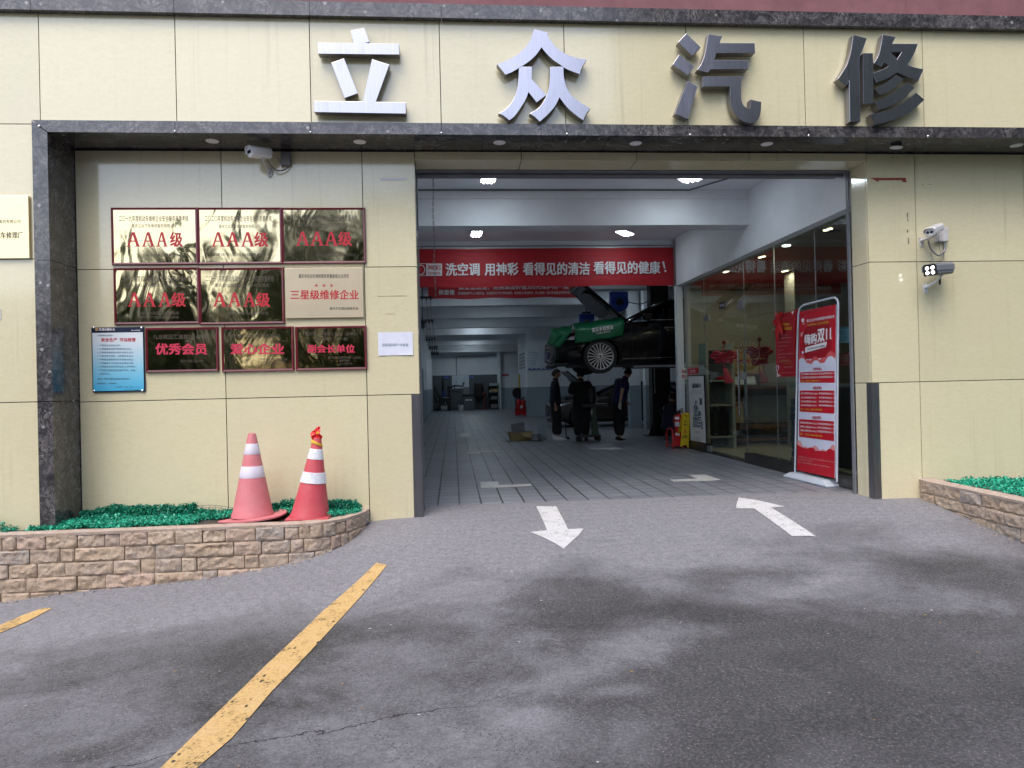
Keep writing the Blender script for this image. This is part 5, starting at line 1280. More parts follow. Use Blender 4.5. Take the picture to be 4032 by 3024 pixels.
    mb = MB(); mb.add([W(4.86, -.74, belt), W(4.86, .74, belt), W(4.2, .6, roof-.08), W(4.2, -.6, roof-.08)], [(0,1,2,3)]); mb.build('rear_window', MT['car_glass'], t)
    for s_ in (-1, 1):
        mb = MB(); mb.obox(W(2.72, s_*.36, belt+.02), (.06*sc, 0, .02), (0, .24*sc, 0), (.02, 0, .25*sc)); mb.obox(W(2.76, s_*.36, belt+.33), (.04*sc, 0, 0), (0, .12*sc, 0), (0, 0, .085*sc)); mb.build('seat', MT['black'], t, bevel=.02)
        mb = MB(); C = Vector(W(1.98, s_*1.0, belt+.06)); mb.obox(C, (.075*sc, 0, 0), (0, .10*sc, 0), (0, 0, .065*sc)); mb.tube([C, W(1.98, s_*.84, belt+.02)], .02, 6); mb.build('mirror', paint, t, bevel=.03)
        mb = MB(); mb.tube([W(2.02, s_*.885, belt+.005), W(4.7, s_*.875, belt+.02)], .010, 6); mb.tube([W(1.66, s_*.875, belt), W(2.54, s_*.635, roof-.03), W(3.3, s_*.62, roof-.005), W(4.1, s_*.64, roof-.03)], .008, 6)
        mb.tube([W(1.45, s_*.905, .30), W(3.5, s_*.905, .32)], .012, 6); mb.build('trim_strip', MT['chrome'], t, smooth=True)
        mb = MB(); mb.tube([W(.22, s_*.80, .72), W(.42, s_*.865, .75), W(.62, s_*.885, .82)], [.02, .055, .015], 8); mb.build('headlight', MT['chrome'], t, smooth=True)
        for hx in (2.45, 3.55): mb = MB(); mb.obox(W(hx, s_*.955, belt-.17), (.10*sc, 0, 0), (0, .012, 0), (0, 0, .016)); mb.build('door_handle', MT['chrome'], t, bevel=.006)
        mb = MB()
        for dx in (1.66, B0+.03, 4.0): mb.tube([W(dx, s_*.946, .32), W(dx, s_*.951, .6), W(dx, s_*.935, .85), W(dx, s_*.885, belt-.03)], .004, 4)
        mb.build('door_seam', MT['black'], t)
    # front: grille, bumper lips, plate
    mb = MB(); mb.obox(W(.015, 0, .56), (.02, 0, 0), (0, .44*sc, 0), (0, 0, .14*sc)); mb.build('grille', MT['black'], t, bevel=.01)
    mb = MB()
    for z_ in (.60, .52): mb.tube([W(.02, -.4, z_), W(-.012, 0, z_), W(.02, .4, z_)], .012, 6)
    mb.tube([W(.16, -.80, .36), W(.015, -.45, .36), W(-.005, 0, .36), W(.015, .45, .36), W(.16, .80, .36)], .011, 6); mb.build('bumper_trim', MT['chrome'], t, smooth=True)
    mb = MB(); mb.obox(W(-.02, 0, .42), (.006, 0, 0), (0, .22*sc, 0), (0, 0, .07*sc)); mb.build('number_plate', MT['blue_dark'], t)
    mb = MB(); mb.tube([W(.30, -.86, .21), W(.06, -.66, .20), W(.0, 0, .20), W(.06, .66, .20), W(.30, .86, .21)], .035, 8); mb.build('splitter', MT['black'], t, smooth=True)
    mb = MB(); mb.obox(W(2.4, 0, .22), (1.9*sc, 0, 0), (0, .7*sc, 0), (0, 0, .06)); mb.build('underbody', MT['black'], t)
    # engine under the raised bonnet
    if hood_deg:
        mb = MB(); mb.obox(W(.9, 0, 1.0), (.34, 0, .05), (0, .42, 0), (-.01, 0, .06)); mb.build('engine_cover', MT['black'], t, bevel=.03)
        mb = MB(); mb.lathe([(.10, 0), (.11, .05), (.07, .08), (.0, .09)], W(1.30, -.42, 1.02), (0, 0, 1), 14); mb.tube(curve([W(1.25, -.6, 1.0), W(1.1, -.5, 1.18), W(.95, -.3, 1.05)], 10), .02, 6); mb.build('filler_cap', MT['white_gloss'], t, smooth=True)
    # bonnet
    a = R(hood_deg); hx, hz = 1.58, belt-.02
    def H(d, y, up): # d forward from the hinge
        return W(hx-d*math.cos(a)+math.sin(a)*up, y, hz+d*math.sin(a)+math.cos(a)*up) if hood_deg else W(hx-d, y, hz-d*.14+up)
    mb = MB(); nd = 8; g = []
    for j in range(nd+1):
        d = 1.32*j/nd; hw = .82-.10*(j/nd)**2; cr = .05*math.sin(math.pi*min(1, j/nd*.9+.1))
        for k in range(7): y = -hw+2*hw*k/6; g.append(H(d, y, cr*(1-(y/hw)**2)+.01))
    mb.add(g, [(j*7+k, j*7+k+1, (j+1)*7+k+1, (j+1)*7+k) for j in range(nd) for k in range(6)])
    hd = mb.build('bonnet', paint, t, smooth=True, angle=180); sm = hd.modifiers.new('thickness', 'SOLIDIFY'); sm.thickness = .03; sm.offset = 1
    if hood_deg:
        mb = MB(); out = [(.35, -.45), (.5, -.60), (.95, -.58), (1.05, -.35), (1.05, .35), (.95, .58), (.5, .60), (.35, .45)]
        mb.prism([H(d, y, -.045) for d, y in out], Vector(H(0, 0, .02))-Vector(H(0, 0, 0))); mb.build('bonnet_lining', MT['grey_plastic'], hd)
    # wheels
    for wx in (.98, 3.98):
        for s_ in (-1, 1):
            Cw = Vector(W(wx, s_*.93, wheel_r/sc)); ax = Vector((0, s_, 0)); Rw = wheel_r
            wt_ = bpy.data.objects.new('wheel', None); COL.objects.link(wt_); wt_.empty_display_size = .1; wt_.location = Cw-Vector(t.location); wt_.parent = t
            mb = MB(); mb.lathe([(Rw*.76, -.19), (Rw*.95, -.20), (Rw, -.17), (Rw, -.03), (Rw*.96, .0), (Rw*.77, .012), (Rw*.76, -.02)], Cw, ax, 40)
            o = mb.build('tyre', MT['rubber'], None, smooth=True); o.parent = wt_; o.matrix_parent_inverse = Matrix.Translation(-Cw)
            mb = MB(); Rr = Rw*.77
            mb.lathe([(Rr*.93, -.12), (Rr*.95, .0), (Rr, .012), (Rr*1.0, .006), (Rr*.99, -.10)], Cw, ax, 48)
            u_, v_ = Vector((1, 0, 0)), Vector((0, 0, 1))
            for k in range(spokes):
                an = 2*math.pi*k/spokes; d_ = u_*math.cos(an)+v_*math.sin(an); p_ = u_*-math.sin(an)+v_*math.cos(an)
                r0, r1 = Rr*.18, Rr*.95; w0, w1 = Rr*.016, Rr*.040
                f0, f1 = Cw+ax*.002, Cw+ax*.008
                q = [f0+d_*r0-p_*w0, f0+d_*r0+p_*w0, f1+d_*r1+p_*w1, f1+d_*r1-p_*w1]; mb.prism(q, -ax*.05)
            mb.lathe([(Rr*.22, -.06), (Rr*.22, .004), (Rr*.15, .012), (0, .012)], Cw, ax, 24)
            o = mb.build('rim', MT['alloy'], None); o.parent = wt_; o.matrix_parent_inverse = Matrix.Translation(-Cw)
            mb = MB(); mb.lathe([(Rr*.92, -.13), (0, -.13)], Cw, ax, 24)
            for k in range(5): an = 2*math.pi*k/5+.3; mb.lathe([(Rr*.032, 0), (Rr*.032, .004), (0, .004)], Cw+ax*.009+(u_*math.cos(an)+v_*math.sin(an))*Rr*.19, ax, 8)
            mb.lathe([(Rr*.10, 0), (Rr*.10, .003), (0, .003)], Cw+ax*.012, ax, 16)
            o = mb.build('hub_recess', MT['black'], None); o.parent = wt_; o.matrix_parent_inverse = Matrix.Translation(-Cw)
            mb = MB()
            for k in range(3):
                an = math.pi/2+2*math.pi*k/3; d_ = u_*math.cos(an)+v_*math.sin(an); p_ = u_*-math.sin(an)+v_*math.cos(an); b = Cw+ax*.0165
                mb.add([b-p_*Rr*.014, b+p_*Rr*.014, b+d_*Rr*.075], [(0,1,2)])
            ring = [Cw+ax*.0165+(u_*math.cos(q)+v_*math.sin(q))*Rr*.08 for q in [i*2*math.pi/16 for i in range(17)]]; mb.tube(ring, Rr*.008, 5, cap=False)
            o = mb.build('hub_badge', MT['chrome'], None); o.parent = wt_; o.matrix_parent_inverse = Matrix.Translation(-Cw)
    return t
make_car('car', 'black car raised on the lift with its bonnet open', (2.10, .229), 15.56, MT['car_black'], 42, .36)
make_car('car', 'taupe car parked on the floor behind the mechanics, bonnet open', (2.98, FLOOR), 22.4, MT['car_grey'], 40, .33, .93, spokes=10, belt=1.02, roof=1.46)
# green fender covers
def cover(name, label, poly, Y, folds, text=None, drop=.02):
    t = thing(name, label, 'fender cover', tuple(aty(*zc(*poly[0]), Y)))
    mb = MB(); n = 14; m = 8; P = [aty(*zc(*p), Y) for p in poly]; g = []
    for j in range(m+1):
        for i in range(n+1):
            u, v = i/n, j/m; p = (P[0]*(1-u)+P[1]*u)*(1-v)+(P[3]*(1-u)+P[2]*u)*v
            y = -folds*(.5+.5*math.sin(u*9+v*2)*math.cos(v*3+u*4))-drop+(.20*(1-v*5)+.05 if v < .2 else .03*v)
            g.append((p.x, p.y+y, p.z+(.05*(1-v*5) if v < .2 else 0)+.012*math.sin(u*14+v)))
    mb.add(g, [(j*(n+1)+i, j*(n+1)+i+1, (j+1)*(n+1)+i+1, (j+1)*(n+1)+i) for j in range(m) for i in range(n)])
    o = mb.build('vinyl_sheet', MT['green_vinyl'], t, smooth=True, angle=180); s_ = o.modifiers.new('thickness', 'SOLIDIFY'); s_.thickness = .004
    if text:
        mb = MB(); Pq = lambda x, y: aty(x, y, Y-folds-drop-.012)
        px_text(mb, '富买多润滑油', zc, 852, 812, 1155, 765, 62, Pq, 0, .02); px_text(mb, '专业服务 养护无忧', zc, 910, 862, 1120, 826, 30, Pq, 0, .01, slant=.01)
        mb.build('lettering', [MT['txt_white']], t, fixn=False)
    return t
cover('fender_cover', 'green vinyl cover with white lettering over the raised car\'s front wing', [(598, 745), (1325, 645), (1300, 895), (606, 1012)], 14.60, .03, True)
cover('fender_cover', 'smaller creased green vinyl cover draped over the raised car\'s nose', [(262, 830), (592, 760), (385, 1082), (195, 1012)], 14.72, .05, False, .06)
# two-post lift
t = thing('vehicle_lift', 'black two-post vehicle lift holding up the black car', 'vehicle lift', (5.1, 17.4, FLOOR))
for y0, y1, s_ in ((17.2, 17.5, -1), (14.52, 14.58, 1)):
    mb = MB(); mb.box(4.90, 5.36, y0, y1, FLOOR+.02, 2.86); mb.box(4.72, 5.5, y0-.05, y1+.05, FLOOR, FLOOR+.02)
    mb.prism([(4.78, y0+.01, FLOOR+.02), (4.90, y0+.01, FLOOR+.02), (4.90, y0+.01, FLOOR+.35)], (0, .012, 0)); mb.build('post', MT['black'], t, bevel=.012)
mb = MB(); mb.obox((4.55, 16.55, .40), (.55, .18, 0), (-.03, .06, 0), (0, 0, .045)); mb.obox((5.5, 16.6, .40), (.45, -.2, 0), (.03, .06, 0), (0, 0, .045)); mb.lathe([(.06, .04), (.06, .12)], (4.1, 16.40, .37), (0, 0, 1), 12)
mb.build('arm', MT['grey_plastic'], t, bevel=.008)
mb = MB(); mb.obox((4.5, 15.0, .40), (.6, -.1, 0), (.01, .06, 0), (0, 0, .05)); mb.lathe([(.06, .04), (.06, .12)], (4.0, 15.05, .37), (0, 0, 1), 12); mb.build('arm', MT['paint_bluegrey'], t, bevel=.008)
mb = MB(); mb.tube([(4.96, 17.19, -.25), (4.96, 17.19, .55)], .015, 6); mb.build('release_rod', MT['steel'], t)
# hose reels high at the back
def reel(x, y, z, s_, label):
    t = thing('hose_reel', label, 'hose reel', (x, y, z), 'blue hose reels'); mb = MB()
    mb.lathe([(.22*s_, -.09*s_), (.25*s_, -.06*s_), (.25*s_, .06*s_), (.22*s_, .09*s_)], (x, y, z), (0, 1, 0), 24); mb.obox((x, y, z+.14*s_), (.24*s_, 0, 0), (0, .07*s_, 0), (0, 0, .14*s_)); mb.build('drum_case', MT['blue'], t, bevel=.01)
    mb = MB(); mb.box(x-.15*s_, x+.15*s_, y-.05, y+.05, z+.30*s_, z+.35*s_); mb.tube([(x, y, z+.3*s_), (x, y, 2.85)], .02, 6); mb.build('bracket', MT['black'], t)
    mb = MB(); mb.lathe([(.1*s_, 0), (.1*s_, .02), (.03, .03), (0, .03)], (x, y-.09*s_, z), (0, -1, 0), 14); mb.build('hub', MT['black'], t)
    mb = MB(); mb.tube(curve([(x+.24*s_, y, z), (x+.7, y, z-.02), (x+1.4, y, z+.45)], 16), .012, 6); mb.build('hose', MT['black'], t, smooth=True)
reel(4.42, 18.5, 2.16, 1.0, 'blue hose reel hanging above the raised car\'s engine bay')
reel(4.22, 22.0, 1.95, .95, 'darker blue hose reel farther back, partly behind the bonnet')
# ------------------------------------------------------------------ people
def skin_mesh(name, chains, mat, parent, sub=1, root=None):
    """chains: list of lists of (point, radius); equal points are shared"""
    verts = []; rad = []; idx = {}; edges = []
    for ch in chains:
        prev = None
        for p, r_ in ch:
            k = tuple(round(x, 4) for x in p)
            if k not in idx: idx[k] = len(verts); verts.append(p); rad.append(r_)
            i = idx[k]
            if prev is not None and prev != i: edges.append((prev, i))
            prev = i
    me = bpy.data.meshes.new(name); me.from_pydata([tuple(v) for v in verts], edges, []); o = bpy.data.objects.new(name, me); COL.objects.link(o)
    sk = o.modifiers.new('skin', 'SKIN'); sk.use_smooth_shade = True; sk.branch_smoothing = .4
    for i, r_ in enumerate(rad):
        d = me.skin_vertices[0].data[i]; d.radius = (r_, r_) if not isinstance(r_, tuple) else r_
        d.use_root = (i == 0)
    ss = o.modifiers.new('sub', 'SUBSURF'); ss.levels = sub; ss.render_levels = sub
    bpy.context.view_layer.update(); dg = bpy.context.evaluated_depsgraph_get(); nm = bpy.data.meshes.new_from_object(o.evaluated_get(dg)); o.modifiers.clear(); o.data = nm
    nm.materials.clear(); nm.materials.append(mat); nm.polygons.foreach_set('use_smooth', [True]*len(nm.polygons))
    if parent: o.parent = parent; o.matrix_parent_inverse = Matrix.Translation(-Vector(parent.location))
    return o
def person(label, base, face, J, cloth, shoes, sleeves=True, glove=False, hair=True):
    """J: joints in metres relative to base, x = to the right of the photo, y = away, z = up. face: unit direction the head looks"""
    t = thing('person', label, 'person', base, 'mechanics'); B = Vector(base); V = lambda k: B+Vector(J[k])
    top_m, leg_m = cloth; f = Vector(face).normalized(); up = (V('head')-V('neck')).normalized(); s = f.cross(up).normalized(); f2 = up.cross(s)
    # body: one surface, skin
    ch = [[(V('pelvis'), (.135, .10)), (V('waist'), (.12, .09)), (V('chest'), (.15, .105)), (V('neck'), .055), (V('neck')*.4+V('head')*.6, .052), (V('head')-up*.02, .078)]]
    hands = []
    for a in 'LR':
        ch.append([(V('chest'), (.15, .105)), (V('sh'+a), .062), (V('el'+a), .043), (V('wr'+a), .029)])
        ch.append([(V('pelvis'), (.135, .10)), (V('hip'+a), .088), (V('kn'+a), .057), (V('an'+a), .041)])
        w_ = V('wr'+a); d = (w_-V('el'+a)).normalized(); sd = d.cross(f).normalized() if abs(d.dot(f)) < .95 else Vector((0, 1, 0)); fw = sd.cross(d)
        palm = w_+d*.075; ch.append([(w_, .029), (w_+d*.03, (.034, .018)), (palm, (.040, .017))])
        for q, (o_, l) in enumerate(((-.030, .060), (-.010, .074), (.010, .070), (.028, .055))):
            p0 = palm; p1 = palm+fw*o_+d*.02; p2 = p1+d*l*.55+sd*.012; p3 = p2+d*l*.40+sd*.026
            ch.append([(p0, (.040, .017)), (p1, .0095), (p2, .0085), (p3, .007)])
        th = w_+d*.03; ch.append([(th, (.034, .018)), (th+fw*.036+d*.022, .011), (th+fw*.044+d*.052+sd*.012, .009)])
    skin_mesh('body', ch, MT['skin'], t, 1)
    # head with face, joined to the neck
    mb = MB(); hc = V('head'); nu, nv = 20, 14; vs = []
    for j in range(nv+1):
        ph = math.pi*j/nv; zz = math.cos(ph); rr_ = math.sin(ph)
        for i in range(nu):
            th = 2*math.pi*i/nu; cx, cy = math.cos(th), math.sin(th)       # cx forward
            low = max(0, -zz); x = rr_*cx*(.098 if cx > 0 else .102)*(1-.18*low); y = rr_*cy*.076*(1-.30*low*low)
            z = zz*.118
            if cx > .6: x += .020*math.exp(-((zz+.10)/.16)**2)*max(0, 1-abs(cy)/.22)          # nose
            if cx > .5: x -= .009*math.exp(-((zz-.12)/.10)**2)*math.exp(-((abs(cy)-.34)/.14)**2)  # eye sockets
            if cx > .7: x += .006*math.exp(-((zz+.48)/.07)**2)                                # lips
            if cx > .5: x += .010*math.exp(-((zz+.80)/.14)**2)                                # chin
            vs.append(hc+f2*x+s*y+up*z)
    mb.add(vs, [(j*nu+i, j*nu+(i+1) % nu, (j+1)*nu+(i+1) % nu, (j+1)*nu+i) for j in range(nv) for i in range(nu)])
    for q in (-1, 1): mb.lathe([(.012, -.004), (.026, 0), (.022, .010), (.0, .006)], hc+s*q*.074-f2*.008-up*.012, s*q, 10)
    mb.build('face', MT['skin'], t, smooth=True, angle=180)
    mb = MB()
    for q in (-1, 1): mb.lathe([(.011, 0), (0, .004)], hc+f2*.083+s*q*.030+up*.016, f2, 8)
    mb.obox(hc+f2*.090-up*.056, s*.018, f2*.002, up*.003); mb.build('eyes_and_mouth', MT['hair'], t)
    if hair:
        mb = MB(); vs = []; nv2 = 8
        for j in range(nv2+1):
            for i in range(nu):
                th = 2*math.pi*i/nu; cx, cy = math.cos(th), math.sin(th); lim = 1.15 if cx > .3 else (1.5 if cx > -.3 else 2.0); ph = lim*j/nv2
                k = 1+.06*noise.noise(Vector((i*1.1, j*1.3, base[0])))
                vs.append(hc+f2*(math.sin(ph)*cx*.112*k-.004)+s*(math.sin(ph)*cy*.088*k)+up*(math.cos(ph)*.132*k))
        mb.add(vs, [(j*nu+i, j*nu+(i+1) % nu, (j+1)*nu+(i+1) % nu, (j+1)*nu+i) for j in range(nv2) for i in range(nu)]); o = mb.build('hair', MT['hair'], t, smooth=True, angle=180)
    # clothes
    ch = [[(V('pelvis')*1.0+(V('pelvis')-V('waist'))*.85, (.215, .165)), (V('pelvis'), (.215, .165)), (V('waist'), (.200, .155)), (V('chest'), (.220, .165)), (V('neck')-up*.045, .075)]]
    for a in 'LR':
        c_ = [(V('chest'), (.220, .165)), (V('sh'+a), .112)]
        m_ = V('sh'+a).lerp(V('el'+a), .75)
        c_ += [(V('el'+a), .088), (V('el'+a).lerp(V('wr'+a), .9), .066)] if sleeves else [(m_, .100)]
        ch.append(c_)
    skin_mesh('jacket' if sleeves else 'polo_shirt', ch, top_m, t, 1)
    ch = [[(V('waist')+Vector((0, 0, .02)), (.17, .13)), (V('pelvis'), (.20, .155))]]
    for a in 'LR': ch.append([(V('pelvis'), (.20, .155)), (V('hip'+a)-Vector((0, 0, .05)), .142), (V('kn'+a), .112), (V('kn'+a).lerp(V('an'+a), .55), .105), (V('an'+a)+Vector((0, 0, .015)), .085)])
    skin_mesh('trousers', ch, leg_m, t, 1)
    mb = MB(); mb.lathe([(.060, 0), (.075, .012), (.070, .045), (.062, .05)], V('neck')-up*.02, up, 14); mb.build('collar', top_m, t, smooth=True)
    for a in 'LR':
        an = V('an'+a); d = Vector(J.get('toe'+a, face)); d.z = 0; d.normalize(); sd = Vector((-d.y, d.x, 0)); mb = MB(); gz = B.z
        prof = [(-.085, .030, .085), (-.05, .040, .10), (.02, .042, .085), (.09, .046, .055), (.15, .042, .045), (.185, .022, .035)]
        rings = []
        for x, hw, h in prof:
            C = Vector((an.x, an.y, gz))+d*x; rings.append([C-sd*hw+Vector((0, 0, .018)), C+sd*hw+Vector((0, 0, .018)), C+sd*hw*.9+Vector((0, 0, h*.7)), C+sd*hw*.4+Vector((0, 0, h)), C-sd*hw*.4+Vector((0, 0, h)), C-sd*hw*.9+Vector((0, 0, h*.7))])
        loft(mb, rings); sh = mb.build('shoe', shoes[0], t, smooth=True, angle=60)
        mb = MB(); rings = []
        for x, hw, h in prof:
            C = Vector((an.x, an.y, gz))+d*x*1.03; rings.append([C-sd*hw*1.08, C+sd*hw*1.08, C+sd*hw*1.08+Vector((0, 0, .022)), C-sd*hw*1.08+Vector((0, 0, .022))])
        loft(mb, rings); mb.build('sole', shoes[1], sh)
        if shoes[0] is not MT['shoe_white']:
            mb = MB()
            for q in range(5): C = Vector((an.x, an.y, gz+.087-.008*q))+d*(.01+.022*q); mb.tube([C-sd*.02, C+Vector((0, 0, .006)), C+sd*.02], .004, 5)
            mb.build('laces', MT['shoe_white'], sh)
    if glove:
        a = glove; w_ = V('wr'+a); d = (w_-V('el'+a)).normalized(); sd = d.cross(f).normalized(); fw = sd.cross(d); palm = w_+d*.075
        ch = [[(w_-d*.01, .035), (w_+d*.03, (.040, .024)), (palm, (.046, .023))]]
        for o_, l in ((-.030, .060), (-.010, .074), (.010, .070), (.028, .055)):
            p1 = palm+fw*o_+d*.02; p2 = p1+d*l*.55+sd*.012; p3 = p2+d*l*.42+sd*.028; ch.append([(palm, (.046, .023)), (p1, .013), (p2, .0115), (p3, .010)])
        th = w_+d*.03; ch.append([(th, (.040, .024)), (th+fw*.040+d*.022, .014), (th+fw*.050+d*.054+sd*.012, .012)])
        skin_mesh('work_glove', ch, MT['glove'], t, 1)
    return t
def pose(h=1.70, yaw=0, **k):
    """a standing pose facing +x turned by yaw; k overrides joints"""
    q = h/1.70
    J = dict(pelvis=(0, 0, .93), waist=(-.005, 0, 1.06), chest=(.0, 0, 1.27), neck=(.01, 0, 1.44), head=(.035, 0, 1.575),
             shL=(0, .185, 1.37), elL=(-.04, .235, 1.11), wrL=(.02, .235, .88), shR=(0, -.185, 1.37), elR=(-.05, -.235, 1.11), wrR=(.01, -.235, .88),
             hipL=(0, .085, .88), knL=(.02, .09, .49), anL=(-.03, .095, .09), hipR=(0, -.085, .88), knR=(.03, -.09, .49), anR=(0, -.10, .09))
    J.update(k); c_, s_ = math.cos(yaw), math.sin(yaw)
    return {n: ((x*c_-y*s_)*q, (x*s_+y*c_)*q, z*q) for n, (x, y, z) in J.items()}
person('person in navy jacket and white sneakers standing by the raised car\'s nose', (2.44, 16.9, FLOOR), (.96, -.12, -.05), pose(1.70, -.12, anL=(-.02, .12, .09), anR=(.05, -.12, .09), elR=(-.06, -.26, 1.10), wrR=(-.02, -.245, .86)),
       (MT['navy'], MT['black_cloth']), (MT['shoe_white'], MT['shoe_white']))
person('person in black work clothes seen from behind under the raised car\'s front wheel', (2.96, 16.35, FLOOR), (.25, .9, .1), pose(1.66, 1.35, elL=(.10, .24, 1.14), wrL=(.30, .20, 1.25), elR=(.10, -.24, 1.14), wrR=(.30, -.18, 1.28)),
       (MT['black_cloth'], MT['black_cloth']), (MT['black'], MT['black']))
person('person in blue short sleeved shirt leaning in, white glove and laced black shoes', (3.76, 16.0, FLOOR), (.75, .6, .25), pose(1.72, .35, pelvis=(0, 0, .92), waist=(.05, 0, 1.06), chest=(.13, 0, 1.26), neck=(.20, 0, 1.41), head=(.27, 0, 1.52),
       shL=(.14, .19, 1.36), elL=(.20, .24, 1.10), wrL=(.30, .16, .92), shR=(.06, -.19, 1.35), elR=(-.07, -.25, 1.10), wrR=(-.13, -.27, .88), anR=(-.06, -.14, .09), knR=(-.02, -.1, .49), anL=(.06, .12, .09)),
       (MT['navy_bright'], MT['black_cloth']), (MT['black'], MT['shoe_white']), sleeves=False, glove='R')
person('person in dark jacket crouching behind the white post at the glass wall', (4.86, 15.7, FLOOR), (.4, .9, -.1), pose(1.7, 1.0, pelvis=(-.05, 0, .33), waist=(-.02, 0, .47), chest=(.10, 0, .66), neck=(.18, 0, .82), head=(.24, 0, .94),
       shL=(.10, .18, .76), elL=(.26, .22, .55), wrL=(.42, .14, .50), shR=(.08, -.18, .76), elR=(.02, -.26, .53), wrR=(.0, -.26, .30), hipL=(-.02, .09, .32), knL=(.30, .16, .47), anL=(.10, .12, .09), hipR=(-.02, -.09, .32), knR=(.30, -.16, .47), anR=(.10, -.12, .09)),
       (MT['navy'], MT['black_cloth']), (MT['black'], MT['black']))
# service cart between the mechanics
t = thing('service_cart', 'dark green wheeled workshop cart between the mechanics', 'cart', (3.1, 16.3, FLOOR))
mb = MB(); mb.box(2.84, 3.36, 16.1, 16.5, FLOOR+.10, FLOOR+.15); mb.build('base', MT['black'], t, bevel=.01)
mb = MB(); mb.prism([(3.16, 16.2, FLOOR+.15), (3.34, 16.2, FLOOR+.15), (3.26, 16.2, FLOOR+.80), (3.16, 16.2, FLOOR+.80)], (0, .06, 0)); mb.build('post', M('dark_green_paint', (.008, .05, .02), .35), t, bevel=.006)
mb = MB(); mb.box(2.95, 3.55, 16.12, 16.48, FLOOR+.78, FLOOR+.86); mb.build('tray', MT['black'], t, bevel=.01)
mb = MB(); mb.lathe([(.10, .0), (.11, .05), (.11, .36), (.08, .40), (.0, .41)], (3.19, 16.3, FLOOR+.86), (0, 0, 1), 18); mb.build('tank', MT['black'], t, smooth=True)
mb = MB(); mb.tube(curve([(3.19, 16.3, FLOOR+1.26), (3.12, 16.25, FLOOR+1.42), (3.15, 16.2, FLOOR+1.55)], 10), .012, 6); mb.tube(curve([(3.25, 16.3, FLOOR+1.2), (3.30, 16.2, FLOOR+1.0), (3.26, 16.15, FLOOR+.86)], 10), .010, 6); mb.build('hose', MT['steel'], t, smooth=True)
mb = MB(); mb.tube([(3.16, 16.14, FLOOR+.60), (3.165, 16.14, FLOOR+.72)], .012, 6); mb.build('gauge', MT['white_gloss'], t)
for x in (2.88, 3.32):
    for y in (16.14, 16.46): mb = MB(); mb.lathe([(.045, -.018), (.05, 0), (.045, .018)], (x, y, FLOOR+.05), (0, 1, 0), 14); mb.box(x-.02, x+.02, y-.022, y+.022, FLOOR+.06, FLOOR+.11); mb.build('caster', MT['rubber'], t)
t = thing('jack_stand', 'thin dark floor stand beside the white sneakers', 'stand', (2.72, 17.0, FLOOR)); mb = MB(); mb.tube([(2.70, 17, FLOOR+.02), (2.68, 17, FLOOR+.44)], .014, 6); mb.lathe([(.07, 0), (.06, .03), (.03, .06)], (2.72, 17, FLOOR), (0, 0, 1), 12); mb.build('column', MT['black'], t)
t = thing('jack', 'blue bottle jack on the floor beside the taupe car\'s front wheel', 'jack', (3.2, 17.5, FLOOR)); mb = MB(); mb.lathe([(.07, 0), (.07, .05), (.045, .06), (.045, .40), (.02, .42), (.02, .5)], (3.2, 17.5, FLOOR), (0, 0, 1), 14); mb.build('cylinder', MT['blue_dark'], t, smooth=True)
# open carton, paint pot and clear crate on the floor
t = thing('cardboard_box', 'open dusty cardboard box lying on the tiled floor', 'box', (1.62, 17.1, FLOOR)); x0, x1, y0, y1 = 1.36, 1.86, 16.85, 17.3; z0, z1 = FLOOR, FLOOR+.20
mb = MB()
for p in (((x0, y0, z0), (x1, y0, z0), (x1+.02, y0, z1), (x0-.06, y0, z1)), ((x0, y1, z0), (x1, y1, z0), (x1+.02, y1, z1), (x0-.06, y1, z1)), ((x0, y0, z0), (x0, y1, z0), (x0-.06, y1, z1), (x0-.06, y0, z1)), ((x1, y0, z0), (x1, y1, z0), (x1+.02, y1, z1), (x1+.02, y0, z1)), ((x0, y0, z0+.004), (x1, y0, z0+.004), (x1, y1, z0+.004), (x0, y1, z0+.004)),
          ((x0-.06, y0, z1), (x0-.06, y1, z1), (x0-.16, y1, z1+.02), (x0-.16, y0, z1+.03)), ((x1+.02, y0, z1), (x0+.2, y0, z1), (x0+.3, y0-.12, z1-.10), (x1, y0-.14, z1-.12))): mb.quad(*p)
o = mb.build('carton', MT['card'], t, fixn=False); o.modifiers.new('t', 'SOLIDIFY').thickness = .006
mb = MB(); mb.obox((1.55, 17.2, FLOOR+.29), (.16, 0, .02), (0, .01, 0), (-.01, 0, .12)); mb.build('packing_sheet', M('grey_card', (.22, .23, .25), .7), t)
t = thing('paint_pot', 'small grey pot in front of the cardboard box', 'pot', (2.0, 16.95, FLOOR)); mb = MB(); mb.lathe([(.10, 0), (.12, .02), (.125, .16), (.13, .17), (.12, .165), (.10, .03), (0, .03)], (1.93, 16.8, FLOOR), (0, 0, 1), 18); mb.build('pot', MT['steel'], t, smooth=True)
t = thing('plastic_crate', 'clear plastic container with dark bottom beside the cardboard box', 'container', (2.06, 17, FLOOR)); mb = MB()
for a in ((1.98, 2.2, 16.86, 16.87), (1.98, 2.2, 17.09, 17.10), (1.98, 1.99, 16.87, 17.09), (2.19, 2.2, 16.87, 17.09)): mb.box(*a, FLOOR+.08, FLOOR+.34)
mb.build('clear_wall', glass('clear_plastic', (.8, .84, .86)), t); mb = MB(); mb.box(1.98, 2.2, 16.86, 17.10, FLOOR, FLOOR+.08); mb.build('tray', MT['grey_plastic'], t, bevel=.01)

